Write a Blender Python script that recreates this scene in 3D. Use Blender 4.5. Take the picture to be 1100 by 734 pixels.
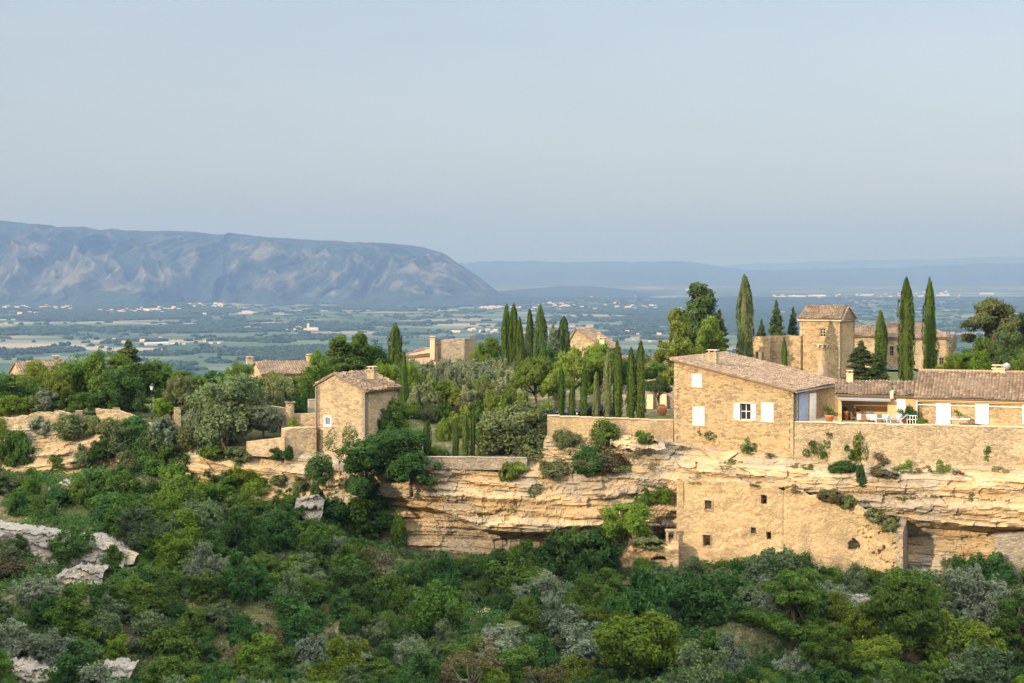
import bpy, math, random
import numpy as np
from mathutils import Vector

R = math.radians
sc = bpy.context.scene
COL = sc.collection
for o in list(bpy.data.objects):
    bpy.data.objects.remove(o)

# ------------------------------------------------------------------ camera, sky, sun, exposure
F = 1800.0            # focal length in photo pixels (photo is 1100 wide)
HY = 290.0            # horizon row of the photo
cam = bpy.data.cameras.new('camera')
cam.sensor_width = 36.0
cam.lens = F / 1100.0 * 36.0
cam.shift_y = -(367.0 - HY) / 1100.0
cam.clip_start = 1.0
cam.clip_end = 120000.0
co = bpy.data.objects.new('camera', cam); COL.objects.link(co)
co.location = (0, 0, 0); co.rotation_euler = (R(90), 0, 0)
sc.camera = co

SUN_EL = 20.0
SUN_AZ = 50.0         # degrees left of straight behind the camera
sd = Vector((-math.sin(R(SUN_AZ)) * math.cos(R(SUN_EL)), -math.cos(R(SUN_AZ)) * math.cos(R(SUN_EL)), math.sin(R(SUN_EL))))
sl = bpy.data.lights.new('sun', 'SUN'); sl.energy = 3.8; sl.angle = R(0.6); sl.color = (1.0, 0.82, 0.60)
so = bpy.data.objects.new('sun', sl); COL.objects.link(so)
so.rotation_euler = sd.to_track_quat('Z', 'Y').to_euler()

w = bpy.data.worlds.new('World'); sc.world = w; w.use_nodes = True
nt = w.node_tree; nt.nodes.clear()
def N(nt, t, **k):
    n = nt.nodes.new(t)
    for a, b in k.items():
        if a in n.inputs.keys() if isinstance(a, str) else False: n.inputs[a].default_value = b
        else: setattr(n, a, b)
    return n
sky = N(nt, 'ShaderNodeTexSky', sky_type='NISHITA', sun_disc=False)
sky.sun_elevation = R(SUN_EL); sky.sun_rotation = R(180 + SUN_AZ)
sky.altitude = 300; sky.air_density = 1.0; sky.dust_density = 2.0; sky.ozone_density = 1.5
hs = N(nt, 'ShaderNodeHueSaturation'); hs.inputs['Saturation'].default_value = 0.60
# thin high veil: a faint streaky brightening over the whole dome
tc = N(nt, 'ShaderNodeTexCoord'); mp = N(nt, 'ShaderNodeMapping'); mp.inputs['Scale'].default_value = (1.2, 1.2, 7)
mp.inputs['Rotation'].default_value = (0, R(8), 0)
cn = N(nt, 'ShaderNodeTexNoise'); cn.inputs['Scale'].default_value = 1.3; cn.inputs['Detail'].default_value = 6; cn.inputs['Roughness'].default_value = 0.62
cr = N(nt, 'ShaderNodeMapRange'); cr.inputs['From Min'].default_value = 0.45; cr.inputs['From Max'].default_value = 0.8; cr.inputs['To Max'].default_value = 0.12
mx = N(nt, 'ShaderNodeMix', data_type='RGBA'); mx.inputs[7].default_value = (9.5, 9.6, 9.6, 1)
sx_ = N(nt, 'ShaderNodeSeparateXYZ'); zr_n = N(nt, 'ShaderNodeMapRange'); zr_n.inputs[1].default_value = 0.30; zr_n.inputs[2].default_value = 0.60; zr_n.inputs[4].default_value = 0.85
mx2 = N(nt, 'ShaderNodeMix', data_type='RGBA'); mx2.inputs[7].default_value = (25.0, 25.4, 25.8, 1)   # brightening added high overhead, out of view, to fill the shaded slope
bg = N(nt, 'ShaderNodeBackground'); bg.inputs['Strength'].default_value = 0.096
wo = N(nt, 'ShaderNodeOutputWorld')
L = nt.links.new
L(sky.outputs[0], hs.inputs['Color']); L(tc.outputs['Generated'], mp.inputs[0]); L(mp.outputs[0], cn.inputs['Vector'])
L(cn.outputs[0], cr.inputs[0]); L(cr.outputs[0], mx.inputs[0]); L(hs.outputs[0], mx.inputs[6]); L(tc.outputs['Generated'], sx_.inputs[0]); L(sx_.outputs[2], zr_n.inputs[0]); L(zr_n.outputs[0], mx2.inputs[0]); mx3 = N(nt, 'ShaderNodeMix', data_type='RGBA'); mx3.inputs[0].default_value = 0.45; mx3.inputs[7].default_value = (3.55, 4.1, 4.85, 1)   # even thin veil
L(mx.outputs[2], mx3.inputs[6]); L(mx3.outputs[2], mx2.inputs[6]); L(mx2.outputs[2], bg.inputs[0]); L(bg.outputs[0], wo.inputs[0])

sc.view_settings.view_transform = 'Standard'; sc.view_settings.look = 'None'
sc.view_settings.exposure = 0.71; sc.view_settings.gamma = 1.0
sc.render.engine = 'CYCLES'
cy = sc.cycles
cy.max_bounces = 5; cy.diffuse_bounces = 3; cy.transmission_bounces = 3; cy.transparent_max_bounces = 4; cy.volume_bounces = 0
cy.use_denoising = True; cy.caustics_reflective = False; cy.caustics_refractive = False
HAZE_DENSITY = 10.0e-5
HAZE_COLOR = (0.134, 0.222, 0.440)

# ------------------------------------------------------------------ small helpers
rs = np.random.RandomState(7)
def W(px, py, d): return np.array([(px - 550.0) / F * d, d, (HY - py) / F * d])
def pxy(p): return 550 + F * p[0] / p[1], HY - F * p[2] / p[1]

def hash3(ix, iy, iz, seed):
    h = (ix.astype(np.int64) * 374761393 + iy.astype(np.int64) * 668265263 + iz.astype(np.int64) * 2147483647 + seed * 974711) & 0xffffffff
    h = ((h ^ (h >> 13)) * 1274126177) & 0xffffffff
    h = ((h ^ (h >> 16)) * 2246822519) & 0xffffffff
    return ((h ^ (h >> 15)) & 0xffff) / 65535.0
def vnoise(x, y, z=None, seed=0):
    x = np.asarray(x, float); y = np.asarray(y, float); z = np.zeros_like(x) if z is None else np.asarray(z, float)
    x, y, z = np.broadcast_arrays(x, y, z)
    ix, iy, iz = np.floor(x), np.floor(y), np.floor(z)
    fx, fy, fz = x - ix, y - iy, z - iz
    fx = fx * fx * (3 - 2 * fx); fy = fy * fy * (3 - 2 * fy); fz = fz * fz * (3 - 2 * fz)
    r = 0
    for a in (0, 1):
        for b in (0, 1):
            for c in (0, 1):
                wgt = (fx if a else 1 - fx) * (fy if b else 1 - fy) * (fz if c else 1 - fz)
                r = r + wgt * hash3(ix + a, iy + b, iz + c, seed)
    return r
def fbm(x, y, z=None, oct=4, seed=0, gain=0.5):
    r, a, t = 0, 1.0, 0
    z = np.zeros_like(np.asarray(x, float)) if z is None else z
    for i in range(oct):
        r = r + a * vnoise(x * 2 ** i, y * 2 ** i, z * 2 ** i, seed + i * 17); t += a; a *= gain
    return r / t

MATS = {}
def newmat(name):
    m = bpy.data.materials.new(name); m.use_nodes = True; m.node_tree.nodes.clear(); MATS[name] = m
    return m, m.node_tree
def ramp(nt, stops, interp='LINEAR'):
    r = nt.nodes.new('ShaderNodeValToRGB'); cr = r.color_ramp; cr.interpolation = interp
    while len(cr.elements) > 1: cr.elements.remove(cr.elements[-1])
    for i, (p, c) in enumerate(stops):
        e = cr.elements[0] if i == 0 else cr.elements.new(p)
        e.position = p; e.color = (*c, 1)
    return r
def noise(nt, vec, scale, detail=4, rough=0.55, mapscale=None, dist=0.0):
    if mapscale:
        m = nt.nodes.new('ShaderNodeMapping'); m.inputs['Scale'].default_value = mapscale
        nt.links.new(vec, m.inputs[0]); vec = m.outputs[0]
    n = nt.nodes.new('ShaderNodeTexNoise'); n.inputs['Scale'].default_value = scale; n.inputs['Detail'].default_value = detail
    n.inputs['Roughness'].default_value = rough; n.inputs['Distortion'].default_value = dist
    nt.links.new(vec, n.inputs['Vector']); return n.outputs[0]
def mix(nt, fac, a, b, mode='MIX'):
    m = nt.nodes.new('ShaderNodeMix'); m.data_type = 'RGBA'; m.blend_type = mode
    for s, v in ((0, fac), (6, a), (7, b)):
        if hasattr(v, 'is_output') or isinstance(v, bpy.types.NodeSocket): nt.links.new(v, m.inputs[s])
        else: m.inputs[s].default_value = v if s == 0 else (*v, 1)
    return m.outputs[2]
def mrange(nt, v, a, b, c=0.0, d=1.0):
    m = nt.nodes.new('ShaderNodeMapRange'); nt.links.new(v, m.inputs[0])
    m.inputs[1].default_value = a; m.inputs[2].default_value = b; m.inputs[3].default_value = c; m.inputs[4].default_value = d
    return m.outputs[0]
def finish(nt, col, rough=0.9, bump=None, bstr=0.4, bdist=0.05, spec=0.1):
    b = nt.nodes.new('ShaderNodeBsdfPrincipled'); b.inputs['Roughness'].default_value = rough
    b.inputs['Specular IOR Level'].default_value = spec
    if isinstance(col, tuple): b.inputs['Base Color'].default_value = (*col, 1)
    else: nt.links.new(col, b.inputs['Base Color'])
    if bump is not None:
        bn = nt.nodes.new('ShaderNodeBump'); bn.inputs['Strength'].default_value = bstr; bn.inputs['Distance'].default_value = bdist
        nt.links.new(bump, bn.inputs['Height']); nt.links.new(bn.outputs[0], b.inputs['Normal'])
    o = nt.nodes.new('ShaderNodeOutputMaterial'); nt.links.new(b.outputs[0], o.inputs[0])
def objco(nt): return nt.nodes.new('ShaderNodeTexCoord').outputs['Object']

def masonry(name, base, dark, mortar, sz=3.2, flat=2.0, stain=0.35, mstr=1.0):
    m, nt = newmat(name); v = objco(nt)
    mp = nt.nodes.new('ShaderNodeMapping'); mp.inputs['Scale'].default_value = (1, 1, flat)
    dn = nt.nodes.new('ShaderNodeTexNoise'); dn.inputs['Scale'].default_value = 1.5
    nt.links.new(v, dn.inputs['Vector'])
    va = nt.nodes.new('ShaderNodeVectorMath'); va.operation = 'MULTIPLY_ADD'; va.inputs[1].default_value = (.25, .25, .25)
    nt.links.new(dn.outputs['Color'], va.inputs[0]); nt.links.new(v, va.inputs[2]); nt.links.new(va.outputs[0], mp.inputs[0])
    vo = nt.nodes.new('ShaderNodeTexVoronoi'); vo.inputs['Scale'].default_value = sz; nt.links.new(mp.outputs[0], vo.inputs['Vector'])
    ve = nt.nodes.new('ShaderNodeTexVoronoi'); ve.feature = 'DISTANCE_TO_EDGE'; ve.inputs['Scale'].default_value = sz; nt.links.new(mp.outputs[0], ve.inputs['Vector'])
    sp = nt.nodes.new('ShaderNodeSeparateColor'); nt.links.new(vo.outputs['Color'], sp.inputs[0])
    c = ramp(nt, [(0, dark), (0.45, base), (1, tuple(min(1, x * 1.28) for x in base))]); nt.links.new(sp.outputs[0], c.inputs[0])
    e = mrange(nt, ve.outputs[0], 0.0, 0.10, mstr, 0)
    c1 = mix(nt, e, c.outputs[0], mortar)
    st = mrange(nt, noise(nt, v, 0.45, 6, 0.65, (1, 1, 0.5)), 0.45, 0.72, 0, stain)
    c2 = mix(nt, st, c1, (0.20, 0.17, 0.12))
    li = mrange(nt, noise(nt, v, 0.55, 6, 0.65), 0.48, 0.66, 0, 0.5)
    c3 = mix(nt, li, c2, tuple(min(1, x * 1.35) for x in base))
    finish(nt, c3, 0.95, mrange(nt, ve.outputs[0], 0, 0.12), 0.8, 0.06)
    return m
masonry('rubble_gold', (0.42, 0.295, 0.155), (0.23, 0.155, 0.08), (0.47, 0.345, 0.195), 2.9, 2.3)
masonry('rubble_pale', (0.43, 0.325, 0.20), (0.26, 0.19, 0.115), (0.45, 0.34, 0.215), 3.2, 2.0, 0.5)
masonry('rubble_plaster', (0.50, 0.355, 0.195), (0.43, 0.30, 0.16), (0.50, 0.36, 0.20), 4.6, 1.6, 0.55, 0.3)
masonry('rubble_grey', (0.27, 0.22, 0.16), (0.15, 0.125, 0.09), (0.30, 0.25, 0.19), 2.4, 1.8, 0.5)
masonry('dry_stone', (0.40, 0.33, 0.24), (0.20, 0.16, 0.12), (0.10, 0.08, 0.06), 2.6, 1.6, 0.3)

def plain_mat(name, col, var=0.12, scale=1.5, rough=0.85, spec=0.15):
    m, nt = newmat(name); v = objco(nt)
    n = noise(nt, v, scale, 5, 0.6)
    c = mix(nt, mrange(nt, n, 0.3, 0.7), tuple(x * (1 - var) for x in col), tuple(min(1, x * (1 + var)) for x in col))
    finish(nt, c, rough, spec=spec); return m
plain_mat('white_paint', (0.72, 0.71, 0.69), 0.10, 2.5)
plain_mat('white_cloth', (0.78, 0.75, 0.70), 0.05)
plain_mat('blue_paint', (0.26, 0.33, 0.46), 0.08)
plain_mat('grey_metal', (0.30, 0.31, 0.32), 0.08, rough=0.5)
plain_mat('dark_iron', (0.03, 0.032, 0.035), 0.1, rough=0.5)
plain_mat('awning_cloth', (0.24, 0.235, 0.23), 0.08)
plain_mat('old_wood', (0.20, 0.12, 0.065), 0.25, 4)
plain_mat('ridge_clay', (0.36, 0.23, 0.15), 0.2, 4)
plain_mat('terracotta', (0.50, 0.20, 0.085), 0.15, 3)
plain_mat('pink_render', (0.46, 0.32, 0.22), 0.08, 0.8)
plain_mat('cream_render', (0.60, 0.47, 0.29), 0.10, 0.7)
plain_mat('ochre_render', (0.54, 0.37, 0.18), 0.12, 0.7)
plain_mat('cut_stone', (0.52, 0.42, 0.29), 0.12, 2)
plain_mat('concrete', (0.36, 0.31, 0.24), 0.15, 1.2)
plain_mat('bark', (0.115, 0.075, 0.05), 0.35, 5)
plain_mat('pale_bark', (0.26, 0.21, 0.16), 0.3, 5)
plain_mat('black_rubber', (0.02, 0.02, 0.02), 0.1)
plain_mat('car_navy', (0.018, 0.026, 0.05), 0.03, rough=0.25, spec=0.6)
plain_mat('car_black', (0.012, 0.013, 0.015), 0.03, rough=0.25, spec=0.6)
plain_mat('tail_red', (0.35, 0.015, 0.015), 0.05, rough=0.3, spec=0.5)
plain_mat('glass_dark', (0.022, 0.028, 0.034), 0.1, rough=0.08, spec=0.6)
plain_mat('far_white', (0.50, 0.46, 0.41), 0.1, 0.02)
plain_mat('far_cream', (0.42, 0.34, 0.26), 0.1, 0.02)
plain_mat('far_roof', (0.38, 0.23, 0.15), 0.1, 0.02)
plain_mat('lamp_glass', (0.70, 0.70, 0.68), 0.02, rough=0.3, spec=0.5)

# roof tiles: colour per tile from a face attribute
def tile_mat(name, a, b, c):
    m, nt = newmat(name); v = objco(nt)
    at = nt.nodes.new('ShaderNodeAttribute'); at.attribute_name = 'tint'
    r = ramp(nt, [(0, a), (0.5, b), (1, c)]); nt.links.new(at.outputs['Fac'], r.inputs[0])
    li = mrange(nt, noise(nt, v, 0.45, 7, 0.7), 0.47, 0.62, 0, 0.7)
    c1 = mix(nt, li, r.outputs[0], (0.16, 0.125, 0.09))
    c2 = mix(nt, mrange(nt, noise(nt, v, 9, 3), 0.4, 0.7, 0, 0.3), c1, (0.36, 0.29, 0.21))
    finish(nt, c2, 0.9)
tile_mat('tile_rose', (0.13, 0.085, 0.055), (0.225, 0.155, 0.105), (0.34, 0.25, 0.175))
tile_mat('tile_brown', (0.10, 0.065, 0.04), (0.20, 0.13, 0.08), (0.36, 0.25, 0.16))

# foliage
def leaf_mat(name, dark, mid, light, trans=0.25):
    m, nt = newmat(name); v = objco(nt)
    oi = nt.nodes.new('ShaderNodeObjectInfo')
    n1 = noise(nt, v, 1.1, 2, 0.5); n2 = noise(nt, v, 9.0, 2, 0.6)
    ad = nt.nodes.new('ShaderNodeMath'); ad.operation = 'MULTIPLY_ADD'; ad.inputs[1].default_value = 0.5
    nt.links.new(n1, ad.inputs[0]); nt.links.new(n2, ad.inputs[2])
    f = mrange(nt, ad.outputs[0], 0.5, 1.0)
    r = ramp(nt, [(0, dark), (0.5, mid), (1, light)]); nt.links.new(f, r.inputs[0])
    h = nt.nodes.new('ShaderNodeHueSaturation'); nt.links.new(r.outputs[0], h.inputs['Color'])
    nt.links.new(mrange(nt, oi.outputs['Random'], 0, 1, 0.485, 0.515), h.inputs['Hue'])
    wn = nt.nodes.new('ShaderNodeMath'); wn.operation = 'FRACT'
    w2 = nt.nodes.new('ShaderNodeMath'); w2.operation = 'MULTIPLY'; w2.inputs[1].default_value = 7.31
    nt.links.new(oi.outputs['Random'], w2.inputs[0]); nt.links.new(w2.outputs[0], wn.inputs[0])
    nt.links.new(mrange(nt, wn.outputs[0], 0, 1, 0.78, 1.25), h.inputs['Value'])
    d = nt.nodes.new('ShaderNodeBsdfDiffuse'); t = nt.nodes.new('ShaderNodeBsdfTranslucent')
    nt.links.new(h.outputs[0], d.inputs[0])
    tcol = mix(nt, 1.0, h.outputs[0], (1.15, 1.25, 0.6), 'MULTIPLY'); nt.links.new(tcol, t.inputs[0])
    ms = nt.nodes.new('ShaderNodeMixShader'); ms.inputs[0].default_value = trans
    nt.links.new(d.outputs[0], ms.inputs[1]); nt.links.new(t.outputs[0], ms.inputs[2])
    o = nt.nodes.new('ShaderNodeOutputMaterial'); nt.links.new(ms.outputs[0], o.inputs[0])
leaf_mat('leaf_mid', (0.038, 0.066, 0.014), (0.080, 0.136, 0.026), (0.145, 0.215, 0.045), .3)
leaf_mat('leaf_dark', (0.026, 0.058, 0.018), (0.054, 0.110, 0.030), (0.10, 0.17, 0.05), .3)
leaf_mat('leaf_bright', (0.065, 0.105, 0.014), (0.125, 0.185, 0.025), (0.19, 0.25, 0.04), .3)
leaf_mat('leaf_yellow', (0.08, 0.11, 0.018), (0.14, 0.18, 0.03), (0.21, 0.25, 0.05), .3)
leaf_mat('leaf_silver', (0.10, 0.13, 0.085), (0.18, 0.215, 0.145), (0.27, 0.30, 0.21), .3)
leaf_mat('leaf_olive', (0.075, 0.095, 0.035), (0.135, 0.155, 0.06), (0.20, 0.215, 0.10))
leaf_mat('leaf_brown', (0.075, 0.06, 0.035), (0.12, 0.10, 0.05), (0.17, 0.15, 0.08))
leaf_mat('leaf_cypress', (0.034, 0.06, 0.012), (0.068, 0.108, 0.02), (0.11, 0.155, 0.032), 0.15)
leaf_mat('leaf_pine', (0.07, 0.10, 0.018), (0.135, 0.175, 0.03), (0.20, 0.245, 0.05), 0.25)
leaf_mat('leaf_cedar', (0.034, 0.056, 0.02), (0.062, 0.092, 0.03), (0.10, 0.135, 0.045), 0.15)
leaf_mat('leaf_scrub', (0.065, 0.09, 0.045), (0.115, 0.155, 0.07), (0.175, 0.22, 0.11), .3)
leaf_mat('leaf_sage', (0.13, 0.15, 0.07), (0.21, 0.235, 0.12), (0.30, 0.32, 0.18), .3)
leaf_mat('grass_dry', (0.16, 0.13, 0.06), (0.26, 0.21, 0.10), (0.36, 0.30, 0.16), 0.2)

# soil of the near hill
m, nt = newmat('hill_soil'); v = objco(nt)
n1 = noise(nt, v, 0.12, 6, 0.6); n2 = noise(nt, v, 1.3, 5, 0.65); n3 = noise(nt, v, 5, 4, 0.6)
c = ramp(nt, [(0.34, (0.035, 0.05, 0.018)), (0.50, (0.09, 0.09, 0.04)), (0.60, (0.20, 0.15, 0.085)), (0.75, (0.34, 0.27, 0.18))]); nt.links.new(n2, c.inputs[0])
c2 = mix(nt, mrange(nt, n1, 0.42, 0.6), c.outputs[0], (0.07, 0.085, 0.025))
c3 = mix(nt, mrange(nt, n3, 0.55, 0.75, 0, 0.6), c2, (0.40, 0.34, 0.25))
finish(nt, c3, 1.0, n3, 0.6, 0.15)

# layered limestone
def rock_mat(name, ochre, pale, grey, greymin=0.5):
    m, nt = newmat(name); v = objco(nt)
    wv = nt.nodes.new('ShaderNodeTexNoise'); wv.inputs['Scale'].default_value = 0.09; nt.links.new(v, wv.inputs['Vector'])
    va = nt.nodes.new('ShaderNodeVectorMath'); va.operation = 'MULTIPLY_ADD'; va.inputs[1].default_value = (0, 0, 3.0)
    nt.links.new(wv.outputs['Color'], va.inputs[0]); nt.links.new(v, va.inputs[2])
    band = noise(nt, va.outputs[0], 1.0, 7, 0.62, (0.045, 0.1, 1.1))
    fine = noise(nt, va.outputs[0], 1.0, 5, 0.6, (0.25, 0.3, 5.0))
    r = ramp(nt, [(0.28, tuple(x * 0.72 for x in ochre)), (0.42, ochre), (0.52, pale), (0.60, ochre), (0.72, tuple(min(1, x * 1.12) for x in pale))]); nt.links.new(band, r.inputs[0])
    g = mrange(nt, noise(nt, v, 0.16, 7, 0.68, (1, 1, 1.9), 0.6), greymin, greymin + 0.13, 0, 0.85)
    c1 = mix(nt, g, r.outputs[0], grey)
    c2 = mix(nt, mrange(nt, fine, 0.52, 0.70, 0, 0.40), c1, tuple(x * 0.6 for x in ochre))
    bl = mrange(nt, noise(nt, v, 1.6, 6, 0.7), 0.55, 0.75, 0, 0.6)
    c3 = mix(nt, bl, c2, tuple(min(1, x * 1.1) for x in pale))
    dk = mrange(nt, noise(nt, v, 0.5, 7, 0.75, (0.7, 0.7, 1.8)), 0.56, 0.66, 0, 0.6)
    c4 = mix(nt, dk, c3, (0.13, 0.115, 0.09))
    wp = nt.nodes.new('ShaderNodeVectorMath'); wp.operation = 'MULTIPLY_ADD'; wp.inputs[1].default_value = (1.2, 1.2, .8); nt.links.new(wv.outputs['Color'], wp.inputs[0]); nt.links.new(v, wp.inputs[2])
    dn = nt.nodes.new('ShaderNodeTexNoise'); dn.inputs['Scale'].default_value = 1.1; dn.inputs['Detail'].default_value = 5; nt.links.new(v, dn.inputs['Vector'])
    w2 = nt.nodes.new('ShaderNodeVectorMath'); w2.operation = 'MULTIPLY_ADD'; w2.inputs[1].default_value = (.9, .9, .5); nt.links.new(dn.outputs['Color'], w2.inputs[0]); nt.links.new(wp.outputs[0], w2.inputs[2])
    mq = nt.nodes.new('ShaderNodeMapping'); mq.inputs['Scale'].default_value = (.34, .34, 1.0); nt.links.new(w2.outputs[0], mq.inputs[0])
    vj = nt.nodes.new('ShaderNodeTexVoronoi'); vj.feature = 'DISTANCE_TO_EDGE'; vj.inputs['Scale'].default_value = 1.25; nt.links.new(mq.outputs[0], vj.inputs['Vector'])
    c4 = mix(nt, mrange(nt, vj.outputs[0], 0.0, 0.03, 0.5, 0), c4, (0.12, 0.09, 0.06))
    ad = nt.nodes.new('ShaderNodeMath'); ad.operation = 'ADD'; nt.links.new(fine, ad.inputs[0]); nt.links.new(noise(nt, v, 2.2, 6, 0.7), ad.inputs[1])
    finish(nt, c4, 0.95, ad.outputs[0], 0.6, 0.16)
rock_mat('rock_gold', (0.43, 0.295, 0.15), (0.50, 0.385, 0.235), (0.30, 0.26, 0.205), 0.44)
rock_mat('rock_grey', (0.29, 0.24, 0.17), (0.36, 0.31, 0.24), (0.26, 0.24, 0.21), 0.38)

# ------------------------------------------------------------------ object helpers
def tag(o, label=None, cat=None, group=None, kind=None):
    if label: o['label'] = label
    if cat: o['category'] = cat
    if group: o['group'] = group
    if kind: o['kind'] = kind
    return o
def empty(name, loc, label=None, cat=None, group=None):
    o = bpy.data.objects.new(name, None); o.location = tuple(float(x) for x in loc); COL.objects.link(o)
    o.empty_display_size = 0.2
    return tag(o, label, cat, group)
def mesh_data(name, V, F_, mats, midx=None, smooth=False, attr=None, fattr=None):
    V = np.asarray(V, np.float32).reshape(-1, 3)
    me = bpy.data.meshes.new(name)
    if isinstance(F_, np.ndarray):
        k = F_.shape[1]; nf = len(F_); loops = F_.astype(np.int32).ravel(); starts = np.arange(nf, dtype=np.int32) * k
    else:
        nf = len(F_); loops = np.array([i for f in F_ for i in f], np.int32)
        ln = np.array([len(f) for f in F_], np.int32); starts = np.concatenate([[0], np.cumsum(ln)[:-1]]).astype(np.int32)
    me.vertices.add(len(V)); me.vertices.foreach_set('co', V.ravel())
    me.loops.add(len(loops)); me.loops.foreach_set('vertex_index', loops)
    me.polygons.add(nf); me.polygons.foreach_set('loop_start', starts)
    for mm in (mats if isinstance(mats, (list, tuple)) else [mats]): me.materials.append(MATS[mm])
    if midx is not None: me.polygons.foreach_set('material_index', np.asarray(midx, np.int32))
    me.polygons.foreach_set('use_smooth', np.full(nf, bool(smooth)))
    if attr is not None:
        for an, av in attr.items():
            a = me.attributes.new(an, 'FLOAT', 'POINT'); a.data.foreach_set('value', np.asarray(av, np.float32).ravel())
    if fattr is not None:
        for an, av in fattr.items():
            a = me.attributes.new(an, 'FLOAT', 'FACE'); a.data.foreach_set('value', np.asarray(av, np.float32).ravel())
    me.update(calc_edges=True)
    return me
def link(name, me, parent=None, loc=(0, 0, 0)):
    o = bpy.data.objects.new(name, me); COL.objects.link(o)
    o.location = tuple(float(x) for x in loc)
    if parent is not None: o.parent = parent
    return o
def origin_of(parent):
    p = np.zeros(3)
    while parent is not None:
        p += np.array(parent.location); parent = parent.parent
    return p
def mk(name, V, F_, mats, parent=None, **k):       # V in world coordinates; parents are never rotated here
    V = np.asarray(V, float).reshape(-1, 3)
    return link(name, mesh_data(name, V - origin_of(parent), F_, mats, **k), parent)

class MB:
    def __init__(s): s.v = []; s.f = []
    def quad(s, a, b, c, d):
        n = len(s.v); s.v += [tuple(a), tuple(b), tuple(c), tuple(d)]; s.f.append((n, n + 1, n + 2, n + 3))
    def poly(s, pts):
        n = len(s.v); s.v += [tuple(p) for p in pts]; s.f.append(tuple(range(n, n + len(pts))))
    def hexa(s, p):      # 8 points: bottom 0-3, top 4-7
        n = len(s.v); s.v += [tuple(q) for q in p]
        for f in ((0, 3, 2, 1), (4, 5, 6, 7), (0, 1, 5, 4), (1, 2, 6, 5), (2, 3, 7, 6), (3, 0, 4, 7)): s.f.append(tuple(n + i for i in f))
        return s
    def box(s, c, sx, sy, sz, ang=0.0, bev=0.0):   # c = centre of the bottom
        ca, sa = math.cos(ang), math.sin(ang); c = np.asarray(c, float)
        def P(x, y, z): return (c[0] + x * ca - y * sa, c[1] + x * sa + y * ca, c[2] + z)
        h, k = sx / 2, sy / 2
        if bev <= 0:
            return s.hexa([P(-h, -k, 0), P(h, -k, 0), P(h, k, 0), P(-h, k, 0), P(-h, -k, sz), P(h, -k, sz), P(h, k, sz), P(-h, k, sz)])
        b = bev; ring = lambda hh, kk, z: [P(-hh, -kk, z), P(hh, -kk, z), P(hh, kk, z), P(-hh, kk, z)]
        rings = [ring(h - b, k - b, 0), ring(h, k, b), ring(h, k, sz - b), ring(h - b, k - b, sz)]
        n = len(s.v)
        for r in rings: s.v += r
        for j in range(3):
            for i in range(4): s.f.append((n + 4 * j + i, n + 4 * j + (i + 1) % 4, n + 4 * j + 4 + (i + 1) % 4, n + 4 * j + 4 + i))
        s.f.append((n + 3, n + 2, n + 1, n)); s.f.append((n + 12, n + 13, n + 14, n + 15)); return s
    def tube(s, pts, rad, seg=7):
        pts = [np.asarray(p, float) for p in pts]; n0 = len(s.v)
        for i, p in enumerate(pts):
            t = pts[min(i + 1, len(pts) - 1)] - pts[max(i - 1, 0)]; t = t / (np.linalg.norm(t) + 1e-9)
            a = np.cross(t, (0, 1, 0) if abs(t[1]) < 0.9 else (1, 0, 0)); a /= np.linalg.norm(a); b = np.cross(t, a)
            r = rad[i] if hasattr(rad, '__len__') else rad
            for k in range(seg):
                th = 2 * math.pi * k / seg; s.v.append(tuple(p + r * (math.cos(th) * a + math.sin(th) * b)))
        for i in range(len(pts) - 1):
            for k in range(seg):
                q = n0 + i * seg; s.f.append((q + k, q + (k + 1) % seg, q + seg + (k + 1) % seg, q + seg + k))
        s.f.append(tuple(n0 + k for k in range(seg))[::-1]); s.f.append(tuple(n0 + (len(pts) - 1) * seg + k for k in range(seg)))
        return s
    def lathe(s, c, prof, seg=14):
        n0 = len(s.v)
        for r, z in prof:
            for k in range(seg):
                th = 2 * math.pi * k / seg; s.v.append((c[0] + r * math.cos(th), c[1] + r * math.sin(th), c[2] + z))
        for i in range(len(prof) - 1):
            for k in range(seg):
                q = n0 + i * seg; s.f.append((q + k, q + (k + 1) % seg, q + seg + (k + 1) % seg, q + seg + k))
        s.f.append(tuple(n0 + k for k in range(seg))[::-1]); s.f.append(tuple(n0 + (len(prof) - 1) * seg + k for k in range(seg)))
        return s
    def build(s, name, mat, parent=None, smooth=False):
        return mk(name, s.v, s.f, mat, parent, smooth=smooth)
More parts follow.
